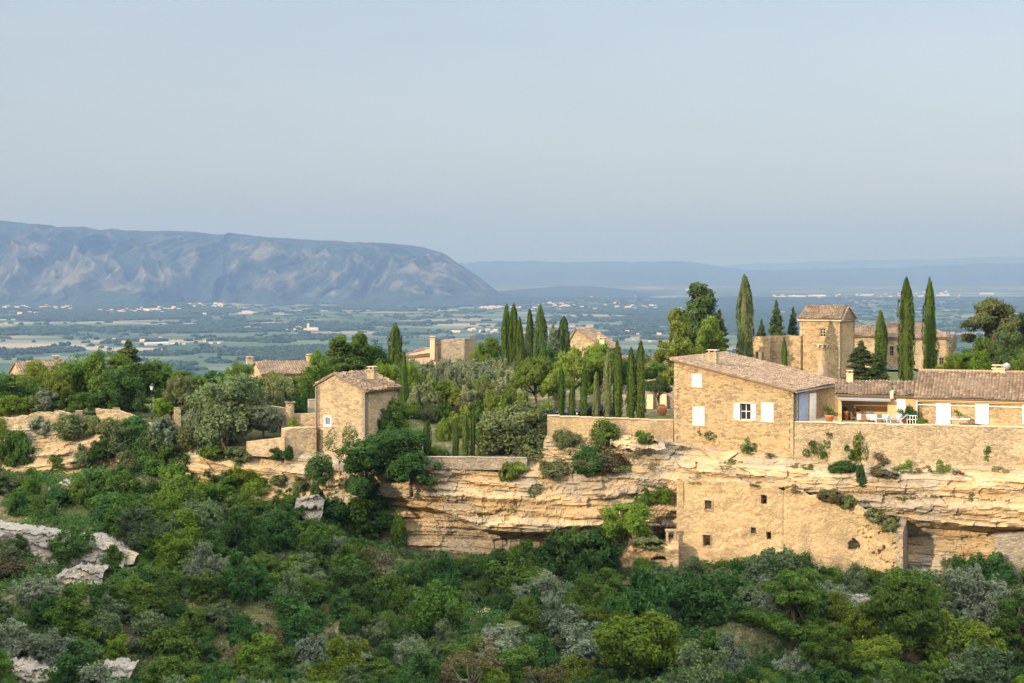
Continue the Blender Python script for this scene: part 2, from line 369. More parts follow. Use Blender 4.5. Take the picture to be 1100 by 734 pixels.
# ------------------------------------------------------------------ near terrain
BROW = [(-120, 169), (0, 167.5), (100, 166.5), (190, 165), (215, 163.2), (300, 161.5), (340, 159.6), (400, 157.6), (440, 156.2), (520, 155.6), (600, 155.2),
        (724, 154.0), (850, 148.6), (980, 145.6), (1100, 142.4), (1240, 138.6)]
bx = np.array([(p - 550) / F * d for p, d in BROW]); bd = np.array([d for _, d in BROW], float); bp = np.array([p for p, _ in BROW], float)
def brow(x): return np.interp(x, bx, bd)
PLAT = [(-100, 455, 172), (20, 452, 170), (100, 447, 170), (190, 452, 167), (225, 474, 164.5), (250, 478, 164), (300, 477, 163), (325, 476, 163.5), (350, 484, 162), (385, 488, 159.5), (410, 492, 158.5),
        (440, 493, 158), (500, 492, 158), (560, 490, 158), (500, 468, 166), (560, 470, 164), (440, 470, 166), (430, 448, 172), (500, 440, 176), (575, 448, 166), (500, 420, 190),
        (620, 449, 158), (700, 449, 158), (590, 452, 160), (640, 443, 166), (700, 441, 168), (780, 449, 160), (900, 453, 155), (1000, 456, 152), (1100, 458, 149), (1200, 462, 146),
        (960, 420, 175), (850, 425, 180), (1080, 420, 170), (950, 404, 205), (850, 405, 205), (1080, 404, 200), (700, 415, 190), (620, 415, 190), (700, 405, 215), (600, 402, 215), (480, 408, 212),
        (380, 425, 185), (380, 412, 205), (270, 430, 195), (250, 455, 176), (150, 440, 178), (50, 437, 182), (-50, 440, 180), (150, 420, 200), (50, 418, 205), (270, 415, 212), (160, 410, 225), (950, 398, 235), (600, 396, 240), (300, 404, 235), (1100, 396, 235)]
SLOPE = [(1240, 625, 138), (1100, 614, 142), (970, 616, 145), (850, 612, 146), (720, 602, 150.5), (600, 600, 152.5), (520, 600, 153.5), (450, 602, 153), (400, 590, 154.5), (340, 560, 157), (300, 545, 158.5),
         (240, 535, 160), (190, 530, 161), (150, 505, 163.5), (100, 508, 163), (0, 512, 163), (-100, 515, 164),
         (60, 560, 152), (0, 575, 150), (-100, 580, 150), (150, 570, 151), (230, 590, 149), (100, 620, 142), (0, 640, 139), (200, 640, 141), (300, 630, 144), (400, 660, 141), (500, 660, 142.5), (600, 660, 141.5), (700, 655, 140), (800, 655, 137.5), (900, 660, 136), (1000, 660, 135), (1100, 660, 133.5),
         (0, 740, 128), (200, 740, 129), (400, 740, 130), (600, 740, 130), (800, 740, 128), (1000, 740, 125), (1150, 740, 122), (-100, 740, 126), (100, 850, 115), (500, 850, 117), (1000, 850, 112), (-200, 850, 112), (1300, 850, 108), (1300, 700, 126)]
def cps(tab): return np.array([W(*t) for t in tab])
PL, SL = cps(PLAT), cps(SLOPE)
def idw(C, x, y, k=3.2, eps=1.5):
    x = np.asarray(x, float); y = np.asarray(y, float); sh = x.shape; X = x.ravel(); Y = y.ravel(); out = np.empty(len(X))
    for i in range(0, len(X), 20000):
        d2 = (X[i:i + 20000, None] - C[None, :, 0]) ** 2 + (Y[i:i + 20000, None] - C[None, :, 1]) ** 2 + eps ** 2
        wt = d2 ** (-k / 2); out[i:i + 20000] = (wt * C[None, :, 2]).sum(1) / wt.sum(1)
    return out.reshape(sh)
def sstep(a, b, t): t = np.clip((t - a) / (b - a), 0, 1); return t * t * (3 - 2 * t)
SHX = [-700, -219, -197, -176, -156, -133, -112, -88, -60]
SHZ = [63, 59.5, 57.5, 55, 53.5, 52, 49, 20, -60]
WLN = [(-120, 170.2), (190, 168.4), (215, 165.8), (300, 164.2), (345, 162.6), (393, 160.6), (430, 159.2), (588, 158.4), (590, 157.0), (724, 156.3), (852, 150.8), (1180, 142.4), (1260, 141)]
LGP = [(-120, 468), (190, 474), (215, 490), (300, 490), (345, 500), (400, 505), (430, 508), (587, 508), (593, 484), (724, 486), (800, 494), (850, 505), (1260, 505)]
def H(x, y):
    x = np.asarray(x, float); y = np.asarray(y, float); x, y = np.broadcast_arrays(x, y)
    b = brow(x)
    pl = idw(PL, x, y); sl = idw(SL, x, y)
    pl = pl + (fbm(x * .15, y * .15, oct=3, seed=3) - .5) * 0.5 * sstep(0, 6, y - b)
    sl = sl + (fbm(x * .22, y * .22, oct=4, seed=5) - .5) * 1.6 * sstep(1.5, 5, b - y)
    px = 550 + F * x / np.maximum(y, 60); wl = np.maximum(np.interp(px, [q[0] for q in WLN], [q[1] for q in WLN]), b + 2.7)
    lz = (HY - np.interp(px, [q[0] for q in LGP], [q[1] for q in LGP])) / F * np.maximum(y, 60)
    lz = np.minimum(lz, pl)
    t = np.clip((y - (b + 2.0)) / .5, 0, 1); t2 = np.clip((y - wl) / .5, 0, 1)
    z = sl * (1 - t) + (lz * (1 - t2) + pl * t2) * t
    # behind the village the hill drops to the plain
    ys = np.interp(x, [-60, -5, 15], [212, 216, 238])
    z = z - sstep(0, 1260, y - ys) * 200 - np.clip((y - ys) / 200, 0, 1) * 38
    z = z + (fbm(x * .02, y * .02, oct=3, seed=8) - .5) * 12 * sstep(270, 500, y)
    # valley between the camera and the hill, then the camera's own hill
    vz = np.interp(y, [-400, -30, 2, 10, 35, 60, 85, 108, 118], [-4, -2.6, -1.9, -9, -32, -46, -48, -38.5, -34.0])
    crest = np.interp(x, SHX, SHZ) + (fbm(x * .05, y * .02, oct=3, seed=9) - .5) * 7 + (fbm(x * .16, y * .02, oct=3, seed=19) - .5) * 13
    flank = np.interp(y, [-20, 12, 35, 60], [1, 1, .45, 0])
    vz = np.where(crest > vz, vz + (crest - vz) * flank, vz)
    q = sstep(112, 122, y)
    z = vz * (1 - q) + z * q
    far = sstep(300, 1200, np.abs(x))
    return z * (1 - far) + (-216) * far
def axis(parts):
    out = []
    for a, b_, st in parts: out += list(np.arange(a, b_, st))
    return np.array(out + [parts[-1][1]], float)
def grid_faces(nx, ny):
    i = np.arange(ny - 1)[:, None] * nx + np.arange(nx - 1)[None, :]
    return np.stack([i, i + 1, i + nx + 1, i + nx], -1).reshape(-1, 4)
gx = axis([(-1300, -300, 60), (-300, -90, 10), (-90, -56, 1.5), (-56, 56, 0.45), (56, 90, 1.5), (90, 300, 12), (300, 1300, 60)])
gy = axis([(-420, -60, 12), (-60, 10, 4), (10, 112, 3), (112, 176, 0.45), (176, 250, 1.5), (250, 420, 8), (420, 1700, 50)])
GX, GY = np.meshgrid(gx, gy)
GZ = H(GX, GY)
hill = mk('hillside', np.stack([GX, GY, GZ], -1), grid_faces(len(gx), len(gy)), 'hill_soil', smooth=True)
hill['kind'] = 'structure'
def hit(px, py, d0=112, d1=260):
    d = np.arange(d0, d1, 0.25); x = (px - 550) / F * d; z = (HY - py) / F * d
    g = H(x, d); k = np.argmax(g > z)
    if not (g > z).any(): return None
    return np.array([x[k], d[k], g[k]])
def G(x, y): return float(H(np.array([x]), np.array([y]))[0])

# ------------------------------------------------------------------ cliffs: layered rock faces in front of the brow
def cliff(name, cols, n_x, n_z, amp, mat, seed):
    pxs = np.array([c[0] for c in cols], float); K = len(cols[0][1])
    x0, x1 = np.interp(pxs[[0, -1]], bp, bx)
    xs = np.linspace(x0, x1, n_x); pxx = np.interp(xs, bx, bp)
    ky = np.array([[k[0] for k in c[1]] for c in cols], float); ko = np.array([[k[1] for k in c[1]] for c in cols], float)
    wob = (fbm(xs * .25, xs * 0, oct=4, seed=seed) - .5)
    Y_ = np.stack([np.interp(pxx, pxs, ky[:, k]) for k in range(K)]); O_ = np.stack([np.interp(pxx, pxs, ko[:, k]) for k in range(K)])
    for k in range(1, K - 1): Y_[k] += (fbm(xs * .35 + 9 * k, xs * 0, oct=4, seed=seed + k) - .5) * 9
    Dm = brow(xs)
    tt = np.linspace(0, K - 1, n_z); 
    yy = np.stack([np.interp(tt, np.arange(K), Y_[:, i]) for i in range(n_x)], 1); oo = np.stack([np.interp(tt, np.arange(K), O_[:, i]) for i in range(n_x)], 1)
    D = Dm[None, :] + oo; X = np.broadcast_to(xs, D.shape); Z = (HY - yy) / F * D
    # strata: ledges of uneven thickness that run nearly level and pinch out
    zz = Z + (fbm(X * .05, X * 0, oct=3, seed=seed + 31) - .5) * 2.4 + X * 0.012
    led = (fbm(zz * 1.1, X * .05, oct=3, seed=seed + 40) - .5) * 1.9
    led = np.round(led * 5) / 5 * .75 + led * .25
    lump = (fbm(X * .13, zz * .3, oct=5, seed=seed + 50) - .5) * 3.2
    fin = (fbm(X * .9, zz * 2.6, oct=4, seed=seed + 60, gain=.6) - .5) * .75
    blk = hash3(np.floor(X * .42 + (vnoise(X * .4, zz * .8, seed=seed + 80) - .5) * 1.1 + np.floor(zz * 1.15) * .37), np.floor(zz * 1.15), np.zeros_like(X), seed + 81) - .5
    blk2 = hash3(np.floor(X * 1.1 + (vnoise(X, zz * 2, seed=seed + 82) - .5) * 1.2), np.floor(zz * 3.1 + vnoise(X * .7, zz, seed=seed + 84)), np.zeros_like(X), seed + 83) - .5
    crack = blk * .75 + blk2 * .26 + (vnoise(zz * 1.1 + 5, X * .03, seed=seed + 70) > .62) * .28 + (vnoise(zz * 2.7, X * .08, seed=seed + 71) > .66) * .2
    fade = np.clip(tt / 0.6, 0, 1)[:, None]
    Y = D + (led * 1.35 + lump * .8 + fin * .8 + crack) * amp * fade
    return mk(name, np.stack([X, Y, Z], -1), grid_faces(n_x, n_z)[:, ::-1], mat, smooth=False)
c1 = cliff('cliff', [
    (395, [(488, 3.0), (503, .4), (507, -.3), (520, -.6), (532, -.9), (538, .7), (560, .4), (585, .1), (605, 0), (640, -.5)]),
    (440, [(490, 3.0), (499, .4), (503, -.3), (520, -.7), (538, -1.2), (544, .6), (562, .5), (585, .2), (605, 0), (640, -.5)]),
    (520, [(490, 3.0), (496, .4), (503, -.3), (530, -.8), (566, -1.6), (573, .8), (582, .7), (592, .5), (608, .2), (645, -.5)]),
    (578, [(488, 3.0), (494, .5), (503, -.4), (530, -.9), (569, -1.8), (575, .8), (583, .7), (592, .5), (608, .2), (645, -.5)]),
    (588, [(467, .95), (477, .7), (494, -.1), (530, -.9), (569, -1.8), (575, .8), (583, .7), (592, .5), (608, .2), (645, -.5)]),
    (700, [(470, .95), (479, .7), (494, -.4), (522, -.9), (560, -1.2), (572, .4), (583, .5), (592, .2), (608, 0), (645, -.5)]),
    (740, [(478, 1.8), (487, .8), (496, -.5), (515, -1.0), (540, -.4), (572, .2), (583, .4), (592, .2), (608, 0), (645, -.5)]),
    (850, [(490, 1.3), (500, .5), (506, -1.0), (524, -1.2), (535, .0), (572, .2), (583, .4), (592, .2), (612, 0), (650, -.5)]),
    (905, [(500, 1.2), (504, .6), (512, -.6), (530, -.8), (545, -.6), (556, -.2), (583, .3), (592, .2), (612, 0), (650, -.5)]),
    (985, [(501, 1.2), (505, .5), (513, -.8), (530, -.9), (560, -1.6), (566, .2), (580, .9), (595, .8), (614, .4), (655, -.5)]),
    (1100, [(500, 1.2), (506, .5), (514, -.9), (530, -1.0), (565, -2.0), (572, .2), (583, 1.0), (598, .8), (616, .4), (655, -.5)]),
    (1230, [(500, 1.2), (508, .5), (516, -.9), (530, -1.0), (565, -2.0), (572, .2), (583, 1.0), (598, .8), (616, .4), (655, -.5)])],
    900, 170, 0.62, 'rock_gold', 11)
c1['kind'] = 'structure'
c2 = cliff('rock_face', [
    (-100, [(452, 4.0), (456, 1.0), (462, .2), (480, -.1), (498, -.4), (512, -.6), (530, -.9)]),
    (60, [(452, 4.0), (456, 1.0), (462, .2), (480, -.1), (496, -.4), (508, -.6), (530, -.9)]),
    (150, [(452, 4.0), (456, .8), (462, .2), (478, -.1), (494, -.4), (505, -.6), (530, -.9)]),
    (192, [(460, 4.0), (468, .8), (474, .2), (488, 0), (500, -.3), (520, -.6), (545, -.9)]),
    (215, [(476, 4.0), (486, .8), (491, .2), (505, 0), (520, -.3), (534, -.6), (550, -.9)]),
    (262, [(478, 4.0), (486, .8), (491, .2), (503, 0), (520, -.3), (538, -.6), (556, -.9)]),
    (300, [(479, 4.0), (487, .8), (492, .2), (505, 0), (522, -.3), (540, -.6), (560, -.9)]),
    (345, [(484, 4.0), (492, .8), (500, .2), (512, 0), (530, -.4), (552, -.8), (575, -1.2)]),
    (402, [(490, 3.0), (501, .5), (507, .0), (518, -.4), (536, -.8), (560, -.4), (600, -.3)])],
    520, 110, 0.5, 'rock_gold', 77)
c2['kind'] = 'structure'

# grey outcrops on the left slope: chunky limestone shelves
def outcrop(pts, h, mat='rock_grey', seed=0, name='rock_outcrop', depth=3.0, amp=0.55):
    """pts: (px, py_top, d) along the top edge; a shelf of rock with a rough face."""
    P = np.array([W(*p) for p in pts]); u = np.linspace(0, len(P) - 1, 44 * (len(P) - 1)); nz = 40
    base = np.stack([np.interp(u, np.arange(len(P)), P[:, k]) for k in range(3)], 1)
    rows = []
    hh = h * (0.25 + 0.75 * np.sin(np.linspace(0.06, math.pi - 0.06, len(u))) ** .6)
    for j in range(nz):
        t = j / (nz - 1)
        if t < .3: dy = depth * (1 - t / .3); dz = -dy * 0.05
        else: dy = -(t - .3) / .7 * 0.9; dz = -(t - .3) / .7
        q = base.copy(); q[:, 1] += dy; q[:, 2] += np.where(t < .3, dz, dz * hh)
        n = fbm(q[:, 0] * .8 + seed, q[:, 2] * 1.3, q[:, 1] * .5, oct=4, seed=seed) - .5
        n2 = fbm(q[:, 0] * .25 + seed, q[:, 2] * 2.2, oct=3, seed=seed + 5) - .5
        n3 = fbm(q[:, 0] * 3 + seed, q[:, 2] * 4, q[:, 1] * 2, oct=3, seed=seed + 9) - .5; st = np.round(n2 * 8) / 8
        q[:, 1] += (n * 1.8 + st * 1.6 + n3 * .6) * amp; q[:, 2] += (n * .9 + n3 * .5) * amp
        bk = hash3(np.floor(q[:, 0] * .9 + n), np.floor(q[:, 2] * 1.6 + n2), np.zeros(len(q)), seed) - .5; bk2 = hash3(np.floor(q[:, 0] * 2.3 + n * 2), np.floor(q[:, 2] * 3.5), np.floor(q[:, 1] * 1.5), seed + 1) - .5
        q[:, 1] += bk * .7 * amp + bk2 * .3 * amp; q[:, 2] += bk2 * .25 * amp
        rows.append(q)
    V = np.concatenate(rows)
    o = mk(name, V, grid_faces(len(u), nz)[:, ::-1], mat, smooth=False); return o

# ------------------------------------------------------------------ the plain far below, woods, far hills
ZP = -210.0
def wood(x, y):
    a = fbm(x / 900 + 3, y / 1500, oct=4, seed=21); b_ = fbm(x / 190, y / 260, oct=3, seed=22)
    near = sstep(5200, 3200, y) * .05
    foot = sstep(8300, 9600, y) * sstep(600, -900, x) * .05
    return a * .62 + b_ * .38 + near + foot
th = np.linspace(-1.0, 1.0, 700) ; th = np.sign(th) * (np.abs(th) ** 1.5) * 1.3
dd = np.concatenate([[-3000, -500, 300], 1400 * (90000 / 1400) ** np.linspace(0, 1, 420)])
TT, DD = np.meshgrid(th, dd)
PX = TT * np.maximum(DD, 3500) ; PY = DD
wm = wood(PX, PY)
plain = mk('plain', np.stack([PX, PY, np.full_like(PX, ZP)], -1), grid_faces(len(th), len(dd)), 'hill_soil', attr={'wood': wm})
plain['kind'] = 'structure'
m, nt = newmat('plain_fields'); v = objco(nt)
mpn = nt.nodes.new('ShaderNodeMapping'); mpn.inputs['Rotation'].default_value = (0, 0, 0.5); mpn.inputs['Scale'].default_value = (1 / 330, 1 / 210, 1)
nt.links.new(v, mpn.inputs[0])
vo = nt.nodes.new('ShaderNodeTexVoronoi'); vo.distance = 'CHEBYCHEV'; vo.voronoi_dimensions = '2D'; vo.inputs['Scale'].default_value = 1.0; vo.inputs['Randomness'].default_value = .85
nt.links.new(mpn.outputs[0], vo.inputs['Vector'])
spc = nt.nodes.new('ShaderNodeSeparateColor'); nt.links.new(vo.outputs['Color'], spc.inputs[0])
fr = ramp(nt, [(0, (0.03, 0.055, 0.032)), (.22, (0.045, 0.075, 0.04)), (.40, (0.11, 0.125, 0.075)), (.52, (0.05, 0.08, 0.04)), (.64, (0.165, 0.145, 0.11)), (.78, (0.075, 0.105, 0.055)), (.90, (0.23, 0.195, 0.15))], 'CONSTANT')
nt.links.new(spc.outputs[0], fr.inputs[0])
big = noise(nt, v, 0.0007, 3, 0.5)
c1_ = mix(nt, mrange(nt, big, .48, .62, 0, .75), fr.outputs[0], (0.035, 0.062, 0.036))
at = nt.nodes.new('ShaderNodeAttribute'); at.attribute_name = 'wood'
c2_ = mix(nt, mrange(nt, at.outputs['Fac'], .524, .538), c1_, (0.035, 0.055, 0.022))
fn = noise(nt, v, 0.02, 4, 0.6)
c3_ = mix(nt, mrange(nt, fn, .62, .70, 0, .75), c2_, (0.035, 0.06, 0.025))
finish(nt, c3_, 1.0)
plain.data.materials[0] = MATS['plain_fields']

# woods on the plain: one mass of small domed crowns
def woods():
    pts = []
    r_ = np.random.RandomState(5)
    n = 330000
    d = np.sqrt(r_.uniform(2300 ** 2, 12500 ** 2, n)); x = d * r_.uniform(-0.34, 0.34, n)
    wv_ = wood(x, d); keep = (wv_ > .527) | ((fbm(x / 50, d / 50, oct=2, seed=2) > .77) & (r_.rand(n) < .8))
    x, d = x[keep], d[keep]
    n = len(x); k = 5
    rad = r_.uniform(6, 13, n) * np.clip(d / 6000, .75, 1.5); h = r_.uniform(5, 10, n)
    a0 = r_.uniform(0, 6.28, n)
    V = np.empty((n, 2 * k + 1, 3)); 
    for j in range(k):
        a = a0 + 2 * math.pi * j / k
        V[:, j] = np.stack([x + rad * np.cos(a), d + rad * np.sin(a), np.full(n, ZP - .5)], 1)
        V[:, k + j] = np.stack([x + rad * .75 * np.cos(a + .3), d + rad * .75 * np.sin(a + .3), ZP + h * .65 * r_.uniform(.8, 1.2, n)], 1)
    V[:, 2 * k] = np.stack([x, d, ZP + h], 1)
    f = []
    for j in range(k):
        q = (j + 1) % k
        f += [(j, q, k + q), (j, k + q, k + j), (k + j, k + q, 2 * k)]
    f = np.array(f); Fa = (np.arange(n)[:, None, None] * (2 * k + 1) + f[None]).reshape(-1, 3)
    o = mk('woodland', V.reshape(-1, 3), Fa, 'far_leaf', fattr={'tint': np.repeat(r_.rand(n), 3 * k)}); o['kind'] = 'stuff'
    tag(o, 'dark green woods and hedgerows spread across the hazy plain', 'woodland')
m, nt = newmat('far_leaf'); at = nt.nodes.new('ShaderNodeAttribute'); at.attribute_name = 'tint'
rr = ramp(nt, [(0, (0.012, 0.028, 0.020)), (.6, (0.024, 0.044, 0.026)), (1, (0.045, 0.07, 0.035))]); nt.links.new(at.outputs['Fac'], rr.inputs[0]); finish(nt, rr.outputs[0], 1.0)
woods()

# the long limestone mountain on the left
def mountain():
    sil = [(-260, 236), (-100, 238), (0, 239.5), (30, 241), (60, 244), (85, 245.5), (100, 247), (130, 249), (160, 247.8), (200, 249), (250, 252.5), (300, 255.5), (350, 258.5), (400, 261), (440, 263.5), (462, 267), (480, 275), (495, 285), (510, 295), (525, 306), (538, 315), (556, 324), (580, 329)]
    s = np.array(sil, float); nx, nt_ = 1000, 300
    px = np.linspace(-260, 580, nx); cyy = np.interp(px, s[:, 0], s[:, 1])
    cyy = cyy + (fbm(px / 14, px * 0, oct=4, seed=4) - .5) * 2.4
    t = np.linspace(0, 1.35, nt_)[:, None]; P = np.broadcast_to(px, (nt_, nx))
    DC = 12600.0; DB = 9700 + 200 * (fbm(px / 60, px * 0, oct=3, seed=6) - .5)
    hc = (HY - cyy) / F * DC; hgt = hc - ZP
    f = np.interp(t[:, 0], [0, .10, .28, .42, .62, .80, .92, 1, 1.1, 1.35], [0, .03, .13, .36, .66, .88, .965, 1, .97, .6])[:, None]
    D = DB[None, :] + (DC - DB)[None, :] * t
    xw = (P - 550) / F * D
    uu = xw / 1000
    warp = (fbm(uu * 1.3, t * 3.5, oct=4, seed=12) - .5) * 1.3 - t * .10
    r1 = 1 - np.abs(2 * fbm((uu + warp * .55) * 2.3, t * .8, oct=2, seed=13) - 1) * 2.2
    r2 = 1 - np.abs(2 * fbm((uu + warp * .5) * 7, t * 2.4, oct=3, seed=14) - 1) * 2.0
    env = np.clip(np.sin(np.clip(t, 0, 1) * math.pi), 0, 1) ** .8
    sc_ = np.clip(hgt / 500, .12, 1)[None, :]
    Z = ZP + hgt[None, :] * f + ((r1 - .45) * 105 + (r2 - .4) * 62) * env * sc_
    fin = (fbm(uu * 16, t * 22, oct=4, seed=15) - .5); Z = Z + fin * 20 * env * sc_
    clf = fbm(uu * 5, t * 9, oct=4, seed=16)
    Y = D + (r1 - .5) * -160 * env * sc_
    # rock shows in bands on the middle of the face, along rib noses, and low on the left
    band = np.exp(-((t - .36) / .10) ** 2) * sstep(300, 60, P) * .13 + np.exp(-((t - .5) / .22) ** 2) * .07
    rock = clf * .26 + .07 - .22 * sstep(.24, .12, t) - .16 * sstep(.74, .92, t) + band + np.clip(r2 - .55, -.4, 1) * .34 + (r1 - .5) * .12 + fbm(uu * 60 + t * 6, t * 14, oct=4, seed=18, gain=.65) * .55 - .06
    rock = fbm(uu * 10 + t * 1.5, t * 13, oct=5, seed=28, gain=.68) * .8 + band * 1.1 + np.clip(r2 - .3, -.3, .6) * .20 + np.clip(r1 - .3, -.3, .6) * .10 - .30 * sstep(.22, .10, t) - .25 * sstep(.72, .90, t)
    q_ = np.quantile(rock[(t[:, 0] < 1)], .87); rock = (rock - q_) * 1.0 + .5
    o = mk('mountain', np.stack([xw, Y, Z], -1), grid_faces(nx, nt_), 'mountain_side', smooth=False, attr={'rock': rock})
    o['kind'] = 'structure'
m, nt = newmat('mountain_side'); v = objco(nt); at = nt.nodes.new('ShaderNodeAttribute'); at.attribute_name = 'rock'
vg = ramp(nt, [(.3, (0.010, 0.026, 0.028)), (.7, (0.036, 0.056, 0.046))]); nt.links.new(noise(nt, v, .02, 5, .7), vg.inputs[0])
rk = ramp(nt, [(.3, (0.22, 0.18, 0.13)), (.7, (0.42, 0.34, 0.25))]); nt.links.new(noise(nt, v, .012, 5, .6), rk.inputs[0])
ad = nt.nodes.new('ShaderNodeMath'); ad.operation = 'MULTIPLY_ADD'; ad.inputs[1].default_value = .26
nt.links.new(noise(nt, v, .022, 9, .78), ad.inputs[0]); nt.links.new(at.outputs['Fac'], ad.inputs[2])
finish(nt, mix(nt, mrange(nt, ad.outputs[0], .54, .74, 0, .26), vg.outputs[0], rk.outputs[0]), 1.0)
mountain()

def ridge(name, sil, dcrest, dbase, seed, rough):
    s = np.array(sil, float); nx, nr = 500, 50
    px = np.linspace(s[0, 0], s[-1, 0], nx); cyy = np.interp(px, s[:, 0], s[:, 1]) + (fbm(px / 25, px * 0, oct=4, seed=seed) - .5) * rough
    t = np.linspace(0, 1.6, nr)[:, None]; D = dbase + (dcrest - dbase) * t + 0 * px[None, :]
    hgt = (HY - cyy) / F * dcrest - ZP; f = np.interp(t[:, 0], [0, .3, .7, 1, 1.2, 1.6], [0, .25, .8, 1, .9, .2])[:, None]
    X = (px[None, :] - 550) / F * D
    Z = ZP - 2 + hgt * f + (fbm(X / 900, D / 1800, oct=4, seed=seed + 1) - .5) * hgt * .55 * np.sin(np.clip(t, 0, 1) * math.pi)
    o = mk(name, np.stack([X, D, Z], -1), grid_faces(nx, nr), 'mountain_side', smooth=False, attr={'rock': .22 + .30 * fbm(X / 500, D / 900, oct=4, seed=seed + 2)}); o['kind'] = 'structure'
ridge('low_hill', [(470, 324), (540, 312), (570, 310), (600, 307.5), (630, 307), (655, 309), (700, 315), (745, 320), (790, 325)], 14500, 12500, 51, 1.0)
ridge('foothill', [(660, 330), (720, 322), (800, 318), (880, 322), (1000, 333), (1060, 326), (1130, 316), (1250, 306)], 10500, 8600, 55, 1.5)
ridge('far_hill', [(380, 296), (470, 284), (530, 281), (570, 280.5), (610, 282), (640, 280.5), (680, 281), (740, 281.5), (790, 288), (840, 290), (900, 288), (960, 287), (1000, 285.5), (1060, 283), (1130, 281), (1300, 279)], 26000, 21500, 61, 3.0)
ridge('distant_range', [(300, 292), (520, 280), (600, 284), (720, 288), (800, 284), (880, 280.5), (960, 279), (1040, 276.5), (1100, 275), (1300, 272)], 40000, 34000, 71, 3.0)

# ------------------------------------------------------------------ houses far off on the plain (each one an object)
def far_house_mesh(name, w_, l_, h_, rf, wall, roof='far_roof'):
    V = [(-w_, -l_, 0), (w_, -l_, 0), (w_, l_, 0), (-w_, l_, 0), (-w_, -l_, h_), (w_, -l_, h_), (w_, l_, h_), (-w_, l_, h_), (-w_, 0, h_ + rf), (w_, 0, h_ + rf)]
    Fc = [(0, 1, 5, 4), (2, 3, 7, 6), (1, 2, 6, 9, 5), (3, 0, 4, 8, 7), (4, 5, 9, 8), (6, 7, 8, 9)]
    return mesh_data(name, V, Fc, [wall, roof], midx=[0, 0, 0, 0, 1, 1])
FHM = [far_house_mesh('distant_house', 9, 6, 7, 3, 'far_white'), far_house_mesh('distant_house', 7, 6, 6, 3, 'far_cream'), far_house_mesh('distant_house', 11, 6, 8, 3, 'far_cream', 'far_cream')]
SHED = far_house_mesh('long_shed', 45, 15, 9, 2, 'far_white', 'far_white')
rv = random.Random(3)
def far_house(px, py, me, name, label, cat, group, s=1.0):
    d = -ZP * F / (py - HY); 
    o = link(name, me, None, ((px - 550) / F * d, d, ZP)); o.rotation_euler = (0, 0, rv.uniform(-.5, .5)); o.scale = (s, s, s)
    tag(o, label, cat, group)
VILL = [((18, 331), (18, 1.5), 10, 'in the hamlet at the left end of the mountain foot'), ((62, 331.5), (26, 1.6), 16, 'in the left village at the mountain foot'),
        ((150, 335), (44, 3.2), 46, 'in the big village under the middle of the mountain'), ((228, 328.5), (26, 1.8), 24, 'in the upper village below the mountain gullies'),
        ((265, 337), (14, 1.0), 8, 'in the strip of fields right of the big village'), ((45, 338), (40, 2.0), 7, 'in the fields below the left village'),
        ((325, 354), (26, 1.5), 10, 'around the pale church tower on the plain'), ((532, 331), (16, 1.5), 10, 'at the right tip of the mountain'),
        ((590, 330), (40, 3.5), 22, 'in the village beyond the cypress group'), ((675, 331), (34, 3.0), 30, 'in the village left of the big pine'),
        ((515, 356), (34, 3.0), 12, 'on the plain above the stone gable'), ((190, 368), (70, 4.0), 10, 'among the pale fields on the left of the plain'), ((690, 356), (30, 6), 9, 'on the plain left of the big pine, nearer'),
        ((985, 318), (60, 3.0), 26, 'in the pale town on the right of the plain'), ((880, 319), (50, 2.0), 14, 'in the pale town above the square tower'), ((640, 316), (60, 4), 12, 'on the low wooded hill across the plain')]
for (cx, cyy), (sx, sy), n, where in VILL:
    for i in range(n):
        px = rv.gauss(cx, sx * .5); py = max(312, rv.gauss(cyy, sy * .6))
        far_house(px, py, FHM[rv.choice((0, 0, 1, 2))], 'distant_house', 'tiny pale house ' + where, 'house', 'houses ' + where, rv.uniform(.7, 1.25) * (1.15 if py < 325 else (1 if py < 345 else .62)))
for i, (px, py, s, lb) in enumerate([(168, 371, .7, 'long white farm shed in front of the left fields, left one'), (183, 370.5, .5, 'shorter white farm shed just right of the long one'), (855, 319.5, 1.3, 'very long white warehouse on the far plain above the tower'), (838, 320, 1.0, 'white warehouse at the left end of the far row'), (880, 318.5, 1.2, 'white warehouse right of the long one, above the tower roof'),
        (1012, 318, 1.0, 'white warehouse right of the twin cypresses on the far plain'), (1060, 316.5, 1.3, 'long white warehouse near the right edge of the plain'), (930, 317.8, 1.0, 'white warehouse between tower and left twin cypress'), (488, 357, .5, 'white shed on the plain above the stone gable'), (742, 312, 1.2, 'faint white warehouse behind the big cedar top')]):
    far_house(px, py, SHED, 'long_shed', lb, 'warehouse', None, s)
t = MB(); d = -ZP * F / (355 - HY); xx = (331 - 550) / F * d
r0 = empty('church', (xx, d, ZP), 'pale church with a square bell tower out on the hazy plain', 'church')
MB().box((xx + 18, d, ZP), 34, 14, 10).build('nave', 'far_white', r0)
tw = MB().box((xx, d, ZP), 8, 8, 22).build('bell_tower', 'far_white', r0)
b = MB(); b.v += [(xx - 4.5, d - 4.5, ZP + 22), (xx + 4.5, d - 4.5, ZP + 22), (xx + 4.5, d + 4.5, ZP + 22), (xx - 4.5, d + 4.5, ZP + 22), (xx, d, ZP + 27)]; b.f += [(0, 1, 4), (1, 2, 4), (2, 3, 4), (3, 0, 4), (0, 3, 2, 1)]
b.build('roof', 'far_roof', tw)

